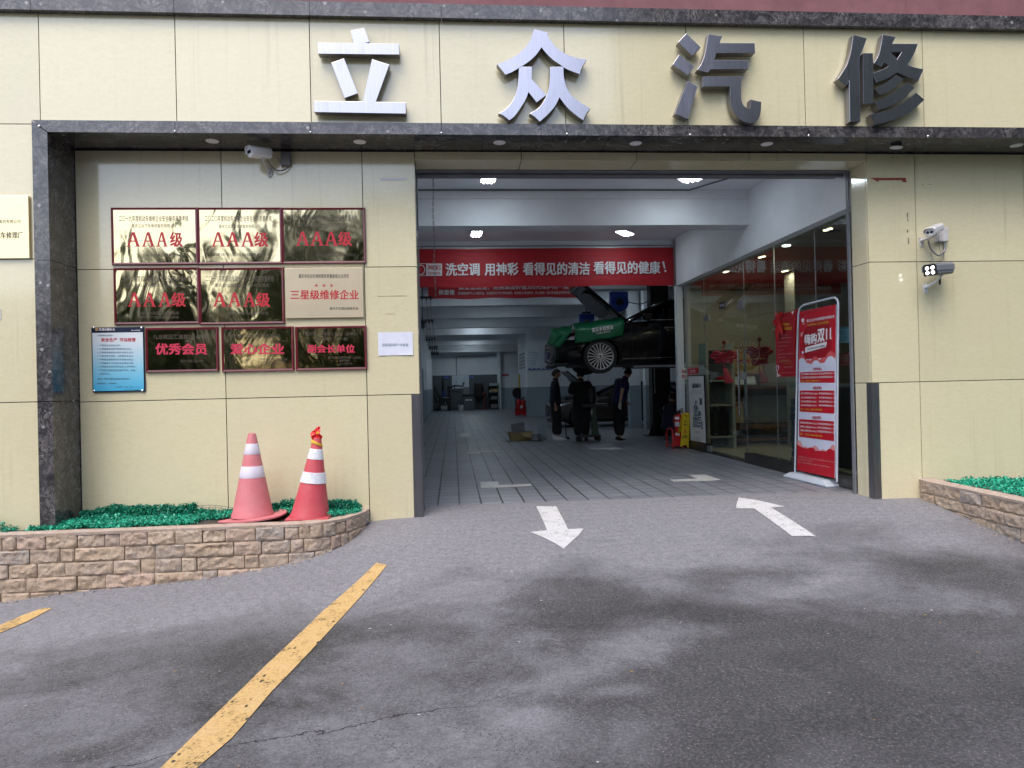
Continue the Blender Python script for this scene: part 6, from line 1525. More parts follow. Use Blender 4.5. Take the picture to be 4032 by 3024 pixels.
# ------------------------------------------------------------------ far bay
def board(name, label, cat, z, x0, y0, x1, y1, Y, mat, lines, group=None, inkmat=None, header=True, th=.012):
    a, b = aty(*z(x0, y1), Y), aty(*z(x1, y0), Y); t = thing(name, label, cat, (a.x, Y, a.z), group)
    mb = MB(); mb.box(a.x, b.x, Y-th, Y-.001, a.z, b.z); mb.build('panel', mat, t, bevel=.002)
    mb = MB(); H_ = b.z-a.z; W_ = b.x-a.x; rn = random.Random(int(x0))
    for k, s in enumerate(lines):
        zz = b.z-H_*(.12+.78*(k+.5)/max(1, len(lines))); put_text(mb, s, (a.x+W_*.1, Y-th-.002, zz), (a.x+W_*(.1+.8*min(1, len(s)/max(len(q) for q in lines))), Y-th-.002, zz), min(H_*.5/len(lines), .9*W_/max(len(q) for q in lines)), bold=.01)
    mb.build('lettering', inkmat or MT['txt_teal'], t, fixn=False); return t
rules = ['维修车间安全管理制度', '一、进入车间必须穿工作服', '二、严禁烟火注意安全', '三、工具设备摆放整齐', '四、按操作规程作业', '五、保持场地清洁', '六、下班切断电源', '立众汽修']
t = board('notice_board', 'pale blue rules board on the pier, left of the pair', 'notice board', z7, 960, 350, 1060, 516, 30.28, MT['notice_pale'], rules, 'rules boards')
t = board('notice_board', 'pale blue rules board on the pier, partly behind the raised car', 'notice board', z7, 1066, 350, 1167, 516, 30.28, MT['notice_pale'], rules[::-1], 'rules boards')
for x0, x1 in ((962, 1058), (1068, 1165)):
    a, b = aty(*z7(x0, 514), 30.262), aty(*z7(x1, 499), 30.262); n = 10
    mb = MB(); mb.flat([(a.x, 30.262, a.z), (b.x, 30.262, a.z)]+[(b.x+(a.x-b.x)*k/n, 30.262, b.z-.03+.02*math.sin(k*1.7)) for k in range(n+1)]); o = mb.build('blue_wave_print', MT['blue'], None); tag(o, 'blue wave strip along the foot of a rules board', 'print', 'rules boards')
    a = aty(*z7((x0+x1)/2, 432), 30.2)
    mb = MB(); q0, q1 = aty(*z7(x0-2, 516), 30.29), aty(*z7(x1+2, 350), 30.29)
# list board on the left face of the pier
t = thing('notice_board', 'narrow grey name list board on the shaded side of the pier', 'notice board', (3.165, 31.2, .7), 'rules boards'); mb = MB(); mb.box(3.150, 3.169, 30.6, 33.6, .70, 1.55); mb.build('panel', MT['notice_pale'], t, bevel=.003)
mb = MB()
for r_ in range(5):
    for c_ in range(6): mb.box(3.146, 3.149, 30.75+c_*.47, 30.75+c_*.47+.34, .78+r_*.15, .78+r_*.15+.11)
mb.build('name_card', MT['grey_box'], t)
board('notice_board', 'left sheet of the double rules board above the tyre changer', 'notice board', zk, 612, 428, 750, 655, 41.98, MT['notice_pale'], rules, 'rules boards')
board('notice_board', 'right sheet of the double rules board above the tyre changer', 'notice board', zk, 755, 425, 900, 650, 41.98, MT['notice_pale'], rules, 'rules boards')
board('wall_sign', 'small blue sign left of the double rules board', 'sign', zk, 478, 438, 560, 484, 41.98, MT['blue'], ['轮胎拆装区'], 'blue bay signs', MT['txt_white'])
board('wall_sign', 'small blue sign right of the double rules board', 'sign', zk, 905, 436, 986, 480, 41.98, MT['blue'], ['动平衡区'], 'blue bay signs', MT['txt_white'])
board('wall_sign', 'red no smoking sign on the far white wall', 'sign', zk, 1478, 403, 1582, 440, 41.48, MT['red_paint'], ['严禁吸烟'], None, MT['txt_white'])
board('wall_sign', 'small blue sign high on the back wall above the raised car', 'sign', zc, 1458, 436, 1512, 510, 24.0, MT['blue'], ['小心', '碰头'], None, MT['txt_white'])
def F2(x, y, Y): return aty(*zk(x, y), Y)
t = thing('tyre_changer', 'dark tyre changing machine with a swing arm in the far bay', 'machine', (.2, 41, FLOOR)); Y = 41.2
a, b = F2(415, 1000, Y), F2(545, 815, Y); mb = MB(); mb.box(a.x, b.x, Y-.35, Y+.35, FLOOR+.1, b.z); mb.build('cabinet', MT['black'], t, bevel=.02)
mb = MB(); c_ = F2(480, 800, Y); mb.lathe([(.30, 0), (.30, .03), (.08, .04)], (c_.x, Y, b.z), (0, 0, 1), 20); mb.build('turntable', MT['steel'], t)
mb = MB(); p = F2(565, 1000, Y); mb.box(p.x-.09, p.x+.09, Y-.1, Y+.1, FLOOR, F2(565, 610, Y).z); mb.build('column', MT['black'], t, bevel=.01)
mb = MB(); mb.tube([F2(575, 640, Y), F2(650, 605, Y), F2(800, 615, Y), F2(812, 550, Y)], .05, 8); mb.tube([F2(580, 695, Y), F2(735, 705, Y), F2(750, 725, Y)], .04, 8); mb.tube([F2(655, 600, Y), F2(655, 670, Y)], .03, 8); mb.build('swing_arm', MT['black'], t)
mb = MB(); mb.tube([F2(452, 480, Y), F2(455, 640, Y), F2(462, 810, Y)], [.05, .08, .06], 8); mb.build('helper_arm', MT['black'], t); mb = MB(); mb.tube([F2(466, 690, Y-.1), F2(470, 800, Y-.1)], .04, 8); mb.build('air_cylinder', MT['blue'], t)
for k in range(4): q = F2(432+k*28, 985, Y-.36); mb = MB(); mb.prism([(q.x-.05, Y-.36, q.z+.10), (q.x+.05, Y-.36, q.z+.10), (q.x+.02, Y-.36, FLOOR+.01), (q.x-.02, Y-.36, FLOOR+.01)], (0, .05, 0)); mb.build('pedal', MT['steel'], t)
mb = MB()
for x, y in ((495, 895), (500, 915), (440, 945), (480, 945), (520, 945)): q = F2(x, y, Y-.355); mb.box(q.x-.04, q.x+.04, Y-.36, Y-.351, q.z-.03, q.z+.03)
mb.build('plate', MT['grey_box'], t)
t = thing('wheel_balancer', 'grey wheel balancer cabinet with a white name plate', 'machine', (1.2, 41, FLOOR)); Y = 41.0; a, b = F2(808, 1005, Y), F2(990, 790, Y)
mb = MB(); mb.box(a.x, b.x, Y-.3, Y+.3, FLOOR, b.z); mb.build('cabinet', MT['dado_dark'], t, bevel=.02); mb = MB(); mb.box(a.x-.05, b.x+.02, Y-.32, Y+.32, b.z, b.z+.14); mb.build('weight_tray', MT['black'], t, bevel=.03)
mb = MB(); q = F2(840, 775, Y); mb.box(q.x-.1, q.x+.22, Y-.05, Y+.05, b.z+.14, b.z+.55); mb.build('display', MT['grey_box'], t, bevel=.01)
q0, q1 = F2(845, 865, Y-.31), F2(952, 835, Y-.31); mb = MB(); mb.box(q0.x, q1.x, Y-.31, Y-.301, q0.z, q1.z); np_ = mb.build('name_plate', MT['txt_white'], t); mb = MB(); put_text(mb, 'UNITE', (q0.x+.08, Y-.312, (q0.z+q1.z)/2), (q1.x-.05, Y-.312, (q0.z+q1.z)/2), .10); mb.build('lettering', MT['txt_dark'], np_, fixn=False)
t = thing('wheel_guard', 'black rounded tyre guard hanging beside the balancer', 'guard', (1.9, 41.3, 0)); mb = MB(); a, b = F2(992, 812, 41.6), F2(1135, 542, 41.6); mb.box(a.x, b.x, 41.4, 41.8, a.z, b.z); mb.build('shell', MT['black'], t, bevel=.09)
t = thing('tool_shelf', 'dark open shelf unit with trays at the far wall', 'shelf', (2.4, 41.4, FLOOR)); a, b = F2(1236, 990, 41.6), F2(1418, 560, 41.6)
mb = MB(); mb.box(a.x, a.x+.05, 41.3, 41.8, FLOOR, b.z); mb.box(b.x-.05, b.x, 41.3, 41.8, FLOOR, b.z); mb.box(a.x, b.x, 41.75, 41.8, FLOOR, b.z); mb.build('carcass', MT['black'], t)
mb = MB(); q = F2(1300, 610, 41.6); mb.box(a.x+.05, b.x-.05, 41.28, 41.75, q.z, b.z); mb.build('header', MT['dado'], t)
for y in (715, 835, 985): q = F2(1300, y, 41.6); mb = MB(); mb.box(a.x+.05, b.x-.05, 41.3, 41.75, q.z-.03, q.z); mb.build('shelf_board', MT['grey_plastic'], t)
for x0, y0, x1, y1, m_, lb in ((1285, 660, 1395, 713, MT['card'], 'brown carton on the upper board of the far shelf'), (1280, 782, 1385, 833, MT['grey_box'], 'grey tray on the middle board of the far shelf'), (1282, 920, 1392, 983, MT['grey_box'], 'grey tray at the bottom of the far shelf'), (1255, 678, 1278, 718, MT['txt_white'], 'white bottle on the upper board of the far shelf')):
    p0, p1 = F2(x0, y1, 41.5), F2(x1, y0, 41.5); mb = MB(); mb.box(p0.x, p1.x, 41.35, 41.7, p0.z, p1.z); tag(mb.build('storage_tray', m_, bevel=.02), lb, 'tray')
mb = MB(); q = F2(765, 1005, 40.7); mb.lathe([(.13, 0), (.16, .30), (.17, .31), (.15, .30), (.12, .02), (0, .02)], (q.x, 40.7, FLOOR), (0, 0, 1), 18); tag(mb.build('bucket', MT['white_gloss'], smooth=True), 'white bucket on the floor beside the balancer', 'bucket')
t = thing('bottle_jack', 'dull red upright jack by the far shelf', 'jack', (2.05, 41, FLOOR)); q = F2(1170, 985, 41.2); mb = MB(); mb.lathe([(.2, 0), (.18, .06), (.06, .1), (.05, .8), (.12, .85), (.12, 1.0), (.06, 1.02)], (q.x, 41.2, FLOOR), (0, 0, 1), 14); mb.build('column', M('dull_red', (.14, .03, .035), .5), t, smooth=True)
t = thing('hanging_hose', 'coiled dark hose hanging on the left wall by the far bay', 'hose', (-1.1, 40, 0)); mb = MB()
for k in range(3): mb.tube(curve([(-1.1+k*.05, 40.2, .1), (-.95+k*.08, 40.1, -.35), (-.75+k*.06, 40.1, -.6), (-.95+k*.03, 40.1, -.8), (-1.08, 40.1, -.3)], 20), .03, 6)
mb.build('coil', MT['black'], t, smooth=True)
t = thing('fire_extinguisher', 'pair of red extinguishers in a red stand at the foot of the pier', 'fire extinguisher', (2.95, 30.9, FLOOR), 'fire extinguishers')
def ext_body(t, x, y, z0, h, r_):
    mb = MB(); mb.lathe([(r_*.9, 0), (r_, .03), (r_, h*.78), (r_*.8, h*.86), (r_*.35, h*.90), (r_*.3, h*.92)], (x, y, z0), (0, 0, 1), 20); mb.build('cylinder', MT['red_paint'], t, smooth=True)
    mb = MB(); mb.lathe([(r_*.3, 0), (r_*.34, .03), (r_*.2, .06)], (x, y, z0+h*.92), (0, 0, 1), 10); mb.obox((x+.02, y, z0+h*.97), (.07, 0, .02), (0, .012, 0), (0, 0, .008)); mb.obox((x+.02, y, z0+h*1.03), (.07, 0, .035), (0, .012, 0), (0, 0, .007)); mb.build('valve', MT['black'], t)
    mb = MB(); mb.tube(curve([(x-.02, y-.02, z0+h*.94), (x-r_*1.1, y-.05, z0+h*.86), (x-r_*1.05, y-.05, z0+h*.5), (x-r_*.95, y-.03, z0+h*.3)], 16), .012, 7); mb.build('hose', MT['black'], t, smooth=True)
def ext_stand(t, x0, x1, y0, y1, z0, h):
    mb = MB(); r_ = .016
    for x in (x0, x1): mb.tube([(x, y0, z0), (x, y0, z0+h*.75), (x, y0+.05, z0+h*.93), (x, (y0+y1)/2, z0+h), (x, y1-.05, z0+h*.93), (x, y1, z0+h*.75), (x, y1, z0)], r_, 8)
    mb.box(x0, x1, y0, y1, z0+.05, z0+.07); mb.box(x0, x1, y0-.004, y0+.004, z0+.07, z0+h*.55); mb.build('stand', MT['red_paint'], t, smooth=True)
ext_body(t, 2.86, 31.1, FLOOR+.07, .72, .11); ext_body(t, 3.05, 31.1, FLOOR+.07, .72, .11); ext_stand(t, 2.72, 3.14, 30.9, 31.3, FLOOR, .42)
mb = MB(); q0 = F2(1790, 995, 30.88); q1 = F2(1825, 945, 30.88); mb.box(q0.x, q1.x, 30.95, 30.96, q0.z, q1.z); mb.build('tag_card', MT['txt_white'], t)
t = thing('trolley', 'blue tool trolley partly behind the big pier', 'trolley', (2.9, 33.5, FLOOR)); mb = MB(); a = F2(1700, 740, 33.5); mb.box(a.x, 3.15, 33.2, 33.8, FLOOR+.1, a.z); mb.build('cabinet', MT['blue_dark'], t, bevel=.03); mb = MB(); mb.box(a.x+.3, 3.1, 33.4, 33.5, a.z, a.z+.9); mb.build('upright', MT['yellow'], t); mb = MB(); mb.lathe([(.25, 0), (.25, .1)], (3.0, 33.18, -.3), (0, -1, 0), 16); mb.build('reel', MT['black'], t)
# ------------------------------------------------------------------ by the white post
t = thing('fire_extinguisher', 'red extinguisher in a red floor stand beside the white post', 'fire extinguisher', (4.45, 14.2, FLOOR), 'fire extinguishers')
ext_body(t, 4.50, 13.95, FLOOR+.07, .66, .115); ext_stand(t, 4.30, 4.52, 13.72, 14.12, FLOOR, .40)
for z_, h_, m_ in ((.50, .05, 'txt_white'), (.36, .09, 'paint_bluegrey'), (.18, .05, 'txt_white')):
    mb = MB(); q = Vector((4.5, 13.95, FLOOR+.07+z_))
    for k in range(5): 
        a0, a1 = -2.6+k*.16, -2.6+(k+1)*.16; r_ = .1165
        mb.quad((q.x+r_*math.cos(a0), q.y+r_*math.sin(a0), q.z), (q.x+r_*math.cos(a1), q.y+r_*math.sin(a1), q.z), (q.x+r_*math.cos(a1), q.y+r_*math.sin(a1), q.z+h_), (q.x+r_*math.cos(a0), q.y+r_*math.sin(a0), q.z+h_))
    mb.build('label_sticker', MT[m_], t)
def wet():
    YB = 13.62; Pz = lambda x, y: aty(*zb(x, y), YB)
    t = thing('caution_board', 'yellow folding caution sign leaning by the poster board', 'caution sign', (4.65, YB, FLOOR))
    out = [(415, 782), (498, 786), (486, 1222), (466, 1218), (460, 1190), (416, 1186), (402, 1212), (382, 1205)]; hole = [(440, 808), (466, 808), (468, 830), (455, 845), (441, 830)]
    mb = MB(); mb.prism([Pz(*p) for p in out], (0, .018, 0), 0, [[Pz(*p) for p in hole]]); mb.build('front_panel', MT['yellow'], t, bevel=.003)
    mb = MB(); mb.prism([Pz(*p)+Vector((.0, .05, 0)) for p in out[:2]]+[Pz(*p)+Vector((0, .30, .03)) for p in out[2:]], (0, .016, 0)); mb.build('rear_panel', MT['yellow'], t)
    P = lambda x, y: aty(x, y, YB-.002); mb = MB()
    for s, x0, x1, y, h in (('注意', 426, 452, 894, 20), ('请勿靠近', 412, 468, 932, 20), ('正在维修', 400, 465, 1080, 36), ('MAINTENANCE', 396, 468, 1106, 6)): px_text(mb, s, zb, x0, y, x1, y, h, P, 0, .015)
    tri = [(434, 966), (458, 1040), (414, 1040)]; tri2 = [(434, 980), (451, 1034), (420, 1034)]
    A_ = [P(*zb(*p)) for p in tri]; B2 = [P(*zb(*p)) for p in tri2]
    for k in range(3): mb.quad(A_[k], A_[(k+1) % 3], B2[(k+1) % 3], B2[k], 1)
    mb.tube([P(*zb(430, 1028)), P(*zb(434, 1012)), P(*zb(440, 1000)), P(*zb(444, 1026))], .004, 4, 1)
    mb.build('lettering', [MT['txt_dark'], MT['red_paint']], t, fixn=False)
wet()
def ppost(x, y): return aty(*zb(x, y), 13.97)
t = thing('wall_sign', 'white sticker with two rows of red characters on the post', 'sign', (4.6, 13.97, .2)); a, b = ppost(388, 362), ppost(460, 222)
mb = MB(); mb.box(a.x, b.x, 13.965, 13.972, a.z, b.z); mb.build('panel', MT['txt_white'], t); mb = MB()
px_text(mb, '灭火器', zb, 396, 264, 450, 264, 44, lambda x, y: aty(x, y, 13.963), 0, .02); px_text(mb, '放置点', zb, 398, 324, 450, 322, 40, lambda x, y: aty(x, y, 13.963), 0, .02); mb.build('lettering', [MT['txt_red']], t, fixn=False)

# ------------------------------------------------------------------ glass wall and the office behind it
XG = 4.66
t = thing('glass_partition', 'frameless glass office wall on a dark stone sill along the workshop', 'glass wall', (XG, 11, FLOOR))
yj = [7.70, 8.756, 9.92, 11.00, 12.80, 13.98]
for k, (y0, y1) in enumerate(zip(yj, yj[1:])):
    if k == 3: continue
    mb = MB(); mb.box(XG, XG+.010, y0+.004, y1-.004, -1.14, 1.955); mb.build('pane', MT['glass'], t)
mb = MB(); mb.box(XG, XG+.010, 11.004, 12.796, 1.20, 1.955); mb.build('pane', MT['glass'], t)
mb = MB(); mb.box(XG-.05, XG+.10, 7.68, 11.0, FLOOR, -1.14); mb.box(XG-.05, XG+.10, 12.8, 13.98, FLOOR, -1.14); mb.box(XG-.03, XG+.10, 11.0, 12.8, FLOOR, -1.275); mb.build('sill', MT['sill_stone'], t)
mb = MB(); mb.box(XG-.02, XG+.03, 7.68, 13.98, 1.952, 1.972)
for y in yj[1:5]: mb.box(XG-.0015, XG+.0115, y-.004, y+.004, -1.14, 1.952)
mb.build('seal', MT['steel'], t)
d = bpy.data.objects.new('door', None); COL.objects.link(d); d.location = Vector((XG, 12, 0))-Vector(t.location); d.parent = t; d.empty_display_size = .1
def dpart(mb, n, m, **k):
    o = mb.build(n, m, None, **k); o.parent = d; o.matrix_parent_inverse = Matrix.Translation(-Vector((XG, 12, 0))); return o
mb = MB(); mb.box(XG+.001, XG+.011, 11.01, 12.79, -1.262, 1.195); dpart(mb, 'door_pane', MT['glass'])
mb = MB(); mb.tube([(XG-.05, 11.16, -.55), (XG-.05, 11.16, .52)], .016, 10); mb.tube([(XG+.05, 11.16, -.55), (XG+.05, 11.16, .52)], .016, 10)
for z in (-.35, .32): mb.tube([(XG-.05, 11.16, z), (XG+.05, 11.16, z)], .010, 8)
dpart(mb, 'handle', MT['chrome'], smooth=True)
mb = MB(); mb.box(XG-.02, XG+.03, 12.55, 12.80, 1.12, 1.21); mb.box(XG-.02, XG+.03, 11.0, 11.20, 1.15, 1.30); mb.box(XG-.02, XG+.03, 11.02, 11.14, .02, .14); mb.box(XG-.02, XG+.03, 12.6, 12.79, -1.27, -1.17); dpart(mb, 'hinge_clamp', MT['steel'])
# stickers on the glass
def gtext(mb, s, z, x0, y0, x1, y1, h, X, mi=0, bold=.01, slant=0): px_text(mb, s, z, x0, y0, x1, y1, h, lambda px, py: atx(px, py, X), mi, bold, slant=slant)
def gpoly3(z, pts, X): return [atx(*z(x, y), X) for x, y in pts]
t = thing('door_sign', 'small black room sign stuck on the glass above the door', 'sign', (XG, 11.9, 1.3)); mb = MB(); mb.prism(gpoly3(zr, [(688, 1228), (738, 1217), (738, 1272), (688, 1283)], XG-.004), (.003, 0, 0)); mb.build('panel', MT['txt_dark'], t); mb = MB(); gtext(mb, '客户休息室', zr, 693, 1253, 733, 1244, 26, XG-.0055, 0, .015); mb.build('lettering', [MT['txt_white']], t, fixn=False)
t = thing('wall_sign', 'small red shop sign on the glass above the white poster board', 'sign', (XG, 13.3, .3)); mb = MB(); mb.prism(gpoly3(zb, [(468, 220), (604, 206), (604, 296), (470, 312)], XG-.006), (.004, 0, 0)); mb.build('panel', MT['print_red'], t)
mb = MB(); gtext(mb, '立众汽修', zb, 498, 264, 566, 256, 40, XG-.008, 0, .02); mb.flat(gpoly3(zb, [(470, 304), (604, 289), (604, 293), (470, 308)], XG-.008)); mb.flat(gpoly3(zb, [(468, 226), (604, 212), (604, 216), (468, 230)], XG-.008)); mb.build('lettering', [MT['txt_white']], t, fixn=False)
# poster board with the drawing of bottles
def poster_board():
    X = 4.60; t = thing('poster_board', 'white poster board with a blue drawing leaning on the glass', 'poster board', (X, 13.2, -1.14)); q = [(478, 312), (674, 304), (705, 1178), (508, 1142)]
    P3 = gpoly3(zb, q, X); mb = MB(); mb.prism(P3, (.02, 0, 0)); mb.build('board', MT['black'], t)
    mb = MB(); c_ = sum(P3, Vector())/4; mb.prism([c_+(p-c_)*.965+Vector((-.003, 0, 0)) for p in P3], (.0025, 0, 0)); mb.build('sheet', M('poster_white', (.66, .67, .67), .35, var=.03), t)
    mb = MB(); gtext(mb, '真的够冷！', zb, 528, 446, 640, 444, 60, X-.005, 0, .035); gtext(mb, '专业清洗空调系统 去除异味更健康', zb, 510, 508, 648, 506, 12, X-.005, 0, .005); gtext(mb, '好制冷剂 选对更放心 品质看得见', zb, 503, 538, 655, 534, 10, X-.005, 0, .005); gtext(mb, '咨询电话 欢迎到店', zb, 555, 1022, 628, 1026, 12, X-.005, 0, .005)
    for k in range(4): gtext(mb, '本产品符合国家标准 请按说明使用', zb, 546, 1085+k*14, 630, 1100+k*14, 7, X-.005, 0, 0)
    # pile of cans in blue ink, drawn as outlined shapes
    def can(x0, y0, x1, y1):
        w_ = x1-x0; mb.flat(gpoly3(zb, [(x0, y1), (x0, y0+(y1-y0)*.18), (x0+w_*.25, y0+(y1-y0)*.08), (x0+w_*.25, y0), (x1-w_*.25, y0), (x1-w_*.25, y0+(y1-y0)*.08), (x1, y0+(y1-y0)*.18), (x1, y1), (x0+w_*.5, y1+4)], X-.005), 1)
        for a in (.3, .48, .62, .82): mb.flat(gpoly3(zb, [(x0+w_*.12, y0+(y1-y0)*a), (x1-w_*.2, y0+(y1-y0)*(a+.02)), (x1-w_*.2, y0+(y1-y0)*(a+.07)), (x0+w_*.12, y0+(y1-y0)*(a+.05))], X-.006), 2)
        mb.flat(gpoly3(zb, [(x0+w_*.7, y0+(y1-y0)*.2), (x0+w_*.8, y0+(y1-y0)*.2), (x0+w_*.8, y1-4), (x0+w_*.7, y1-4)], X-.0065), 2)
    for r_ in ((562, 628, 588, 700), (546, 685, 570, 850), (570, 695, 604, 860), (602, 760, 642, 960), (536, 825, 558, 960), (556, 845, 586, 962), (586, 850, 612, 965), (640, 890, 662, 985)): can(*r_)
    mb.flat(gpoly3(zb, [(620, 600), (650, 598), (652, 686), (622, 684)], X-.005), 0)
    mb.build('print', [MT['txt_dark'], M('poster_blue_ink', (.04, .10, .16), .5), MT['txt_white']], t, fixn=False)
poster_board()
# red bow poster
zv = zoom(2900, 1150, 3.686); zs = zoom(3050, 1380, 2.963)
def vip():
    X = XG-.006; t = thing('poster', 'dark red members poster with yellow heading on the glass', 'poster', (X, 9.6, .1))
    mb = MB(); mb.prism(gpoly3(zv, [(557, 335), (780, 285), (905, 235), (905, 1225), (582, 1232)], X), (.003, 0, 0)); mb.build('sheet', MT['print_darkred'], t)
    mb = MB(); X2 = X-.003
    gtext(mb, '立众汽修VIP', zv, 636, 478, 768, 466, 46, X2, 1, .025); gtext(mb, '999会员卡尊享权益', zv, 612, 545, 802, 524, 44, X2, 1, .025)
    for k, (y, x1) in enumerate(((632, 745), (672, 815), (735, 785), (790, 740), (850, 680), (905, 828), (955, 712))): gtext(mb, '会员专享汽车保养维修优惠服务项目说明'[:max(6, int((x1-600)/12))], zv, 606, y, x1, y-14, 13, X2, 0, .005)
    gtext(mb, '本活动最终解释权归', zv, 625, 995, 775, 985, 13, X2, 1, .01); gtext(mb, '重庆立众汽车维修服务有限公司', zv, 610, 1014, 800, 1002, 14, X2, 0, .005); gtext(mb, '祝您行车平安', zv, 695, 1040, 806, 1032, 13, X2, 1, .01); gtext(mb, '重庆立众汽车服务', zv, 690, 1092, 822, 1082, 18, X2, 0, .01)
    for q in ([(600, 395), (835, 345), (835, 350), (600, 400)], [(596, 400), (600, 400), (604, 1165), (600, 1165)], [(600, 1168), (850, 1162), (850, 1172), (600, 1178)]): mb.flat(gpoly3(zv, q, X2), 2)
    mb.build('lettering', [M('poster_pink', (.62, .38, .38), .5), MT['txt_yellow'], MT['print_coral']], t, fixn=False)
    mb = MB(); C = atx(*zv(612, 380), X-.02)
    for k, (a, l) in enumerate(((.5, .16), (2.2, .15), (3.6, .2), (5.2, .30), (4.6, .34), (1.2, .1))):
        d_ = Vector((0, -math.cos(a), math.sin(a))); s_ = Vector((0, -math.sin(a), -math.cos(a)))
        mb.add([C, C+d_*l*.6+s_*l*.22+Vector((-.02, 0, 0)), C+d_*l+Vector((-.004, 0, 0)), C+d_*l*.6-s_*l*.22+Vector((-.012, 0, 0))], [(0,1,2,3)])
    mb.tube(curve([atx(*zv(790, 290), X-.012), atx(*zv(815, 340), X-.01), atx(*zv(860, 410), X-.01)], 8), .007, 5); mb.tube(curve([atx(*zv(838, 345), X-.012), atx(*zv(846, 700), X-.01), atx(*zv(840, 1150), X-.012)], 8), .008, 5)
    mb.build('ribbon_bow', MT['red_paint'], t, fixn=False)
    mb = MB(); mb.prism(gpoly3(zv, [(785, 290), (836, 272), (812, 330)], X-.008), (.003, 0, 0)); mb.tube(curve([atx(*zv(585, 1140), X-.01), atx(*zv(575, 1090), X-.02), atx(*zv(605, 1068), X-.02), atx(*zv(610, 1110), X-.02), atx(*zv(590, 1150), X-.01), atx(*zv(600, 1230), X-.012)], 18), .005, 5)
    for e in ((640, 1215), (620, 1228), (588, 1228)): mb.tube([atx(*zv(600, 1190), X-.012), atx(*zv(*e), X-.012)], .004, 5)
    mb.build('white_ribbon', MT['txt_white'], t)
vip()
def knot(name, label, z, cx, cy, s, X, top, tail, tag_card=False):
    """a red Chinese knot: diamond charm, plaited loops, tassel"""
    t = thing(name, label, 'hanging ornament', tuple(atx(*z(cx, cy), X)), 'red paper knots on the glass door')
    P = lambda x, y, d=0: atx(*z(cx+x*s, cy+y*s), X-d)
    mb = MB(); mb.prism([P(-30, top), P(0, top-34, 0), P(30, top), P(0, top+34)], (.006, 0, 0)); mb.build('diamond_charm', MT['knot_red'], t)
    mb = MB(); px_text(mb, '福', lambda x, y: z(x, y), cx-14*s, cy+top*s, cx+14*s, cy+top*s, 28*s, lambda px, py: atx(px, py, X-.002), 0, .02); mb.build('lettering', [MT['txt_dark']], t, fixn=False)
    mb = MB()
    for sx in (-1, 1):
        for (x0, y0, x1, y1, wd) in ((15, -25, 120, -45, 42), (20, 5, 150, -8, 44), (10, 25, 95, 55, 40)):
            c_ = [P(sx*x0, y0), P(sx*(x0+x1)*.5, (y0+y1)/2-wd*.6), P(sx*x1, y1-wd*.3), P(sx*x1, y1+wd*.3), P(sx*(x0+x1)*.5, (y0+y1)/2+wd*.5), P(sx*x0, y0+8)]
            mb.tube(curve(c_, 24), .022, 6)
    for k in range(4):
        for sx in (-1, 1): mb.tube([P(-28*sx, -45+k*28, .004), P(28*sx, -20+k*28, .004)], .012, 5)
    mb.build('plaited_loops', MT['knot_red'], t, smooth=True)
    mb = MB(); mb.tube([P(0, top+34), P(0, tail[0])], .010, 5)
    if tag_card: mb.prism([P(-95, 95), P(105, 88), P(105, 160), P(-92, 172)], (.004, 0, 0))
    mb.prism([P(tail[1]-10, tail[0]), P(tail[1]+16, tail[0]), P(tail[2]+58, tail[3]-14), P(tail[2]-38, tail[3]+8)], (.02, 0, 0))
    for k in range(7): mb.tube([P(tail[1]-8+3.5*k, tail[0]+10, .003), P(tail[2]-34+14*k, tail[3]-2, .003)], .007, 4)
    mb.build('tassel', MT['knot_red'], t)
knot('knot_ornament', 'red knot ornament with white charm text hanging left on the glass door', zb, 925, 80, 1.0, XG-.03, -180, (140, 0, 55, 330))
knot('knot_ornament', 'dim red knot ornament with a red card behind the glass', zb, 1370, 20, 1.0, XG+.06, -160, (240, 10, 55, 385), True)
# office shell
o = thing('office_room', 'small customer office behind the glass wall', 'office', (6, 11, FLOOR))
mb = MB(); mb.box(XG+.1, 9.4, 14.05, 14.19, -1.3, 2.6); mb.box(9.3, 9.5, 7.68, 14.05, -1.3, 2.6); mb.box(5.0, 9.4, 7.66, 7.72, -1.3, 2.6); mb.build('wall', M('office_wall', (.40, .35, .30), .6, var=.04), o)
mb = MB(); mb.box(XG+.1, 9.3, 7.72, 14.05, 2.02, 2.10); mb.build('ceiling', M('office_ceiling', (.26, .22, .19), .6, var=.04), o)
mb = MB(); mb.box(XG+.1, 9.3, 7.72, 14.05, -1.29, -1.262); mb.build('office_floor', MT['beige_tile'], o)
mb = MB(); mb.box(XG+.1, 9.3, 13.80, 14.05, 1.86, 2.02); mb.box(9.0, 9.3, 7.72, 13.8, 1.86, 2.02); mb.box(XG+.1, 9.3, 14.03, 14.05, -.30, -.12); mb.box(XG+.1, 9.3, 14.02, 14.05, -1.0, -.85); mb.build('wood_trim', MT['wood'], o)
mb = MB(); mb.box(6.3, 6.75, 12.6, 13.0, -1.26, 2.02); mb.build('pillar', M('office_pillar', (.27, .25, .23), .6, var=.05), o)
SP = [((1560, 634), (1592, 623)), ((1024, 857), (1048, 850)), ((735, 978), (752, 972)), ((1214, 972), (1236, 966))]
ol = ['pair of warm spotlights nearest the door jamb in the office ceiling', 'pair of warm spotlights mid ceiling of the office', 'farthest pair of warm spotlights in the office ceiling', 'low pair of warm spotlights towards the office back wall']
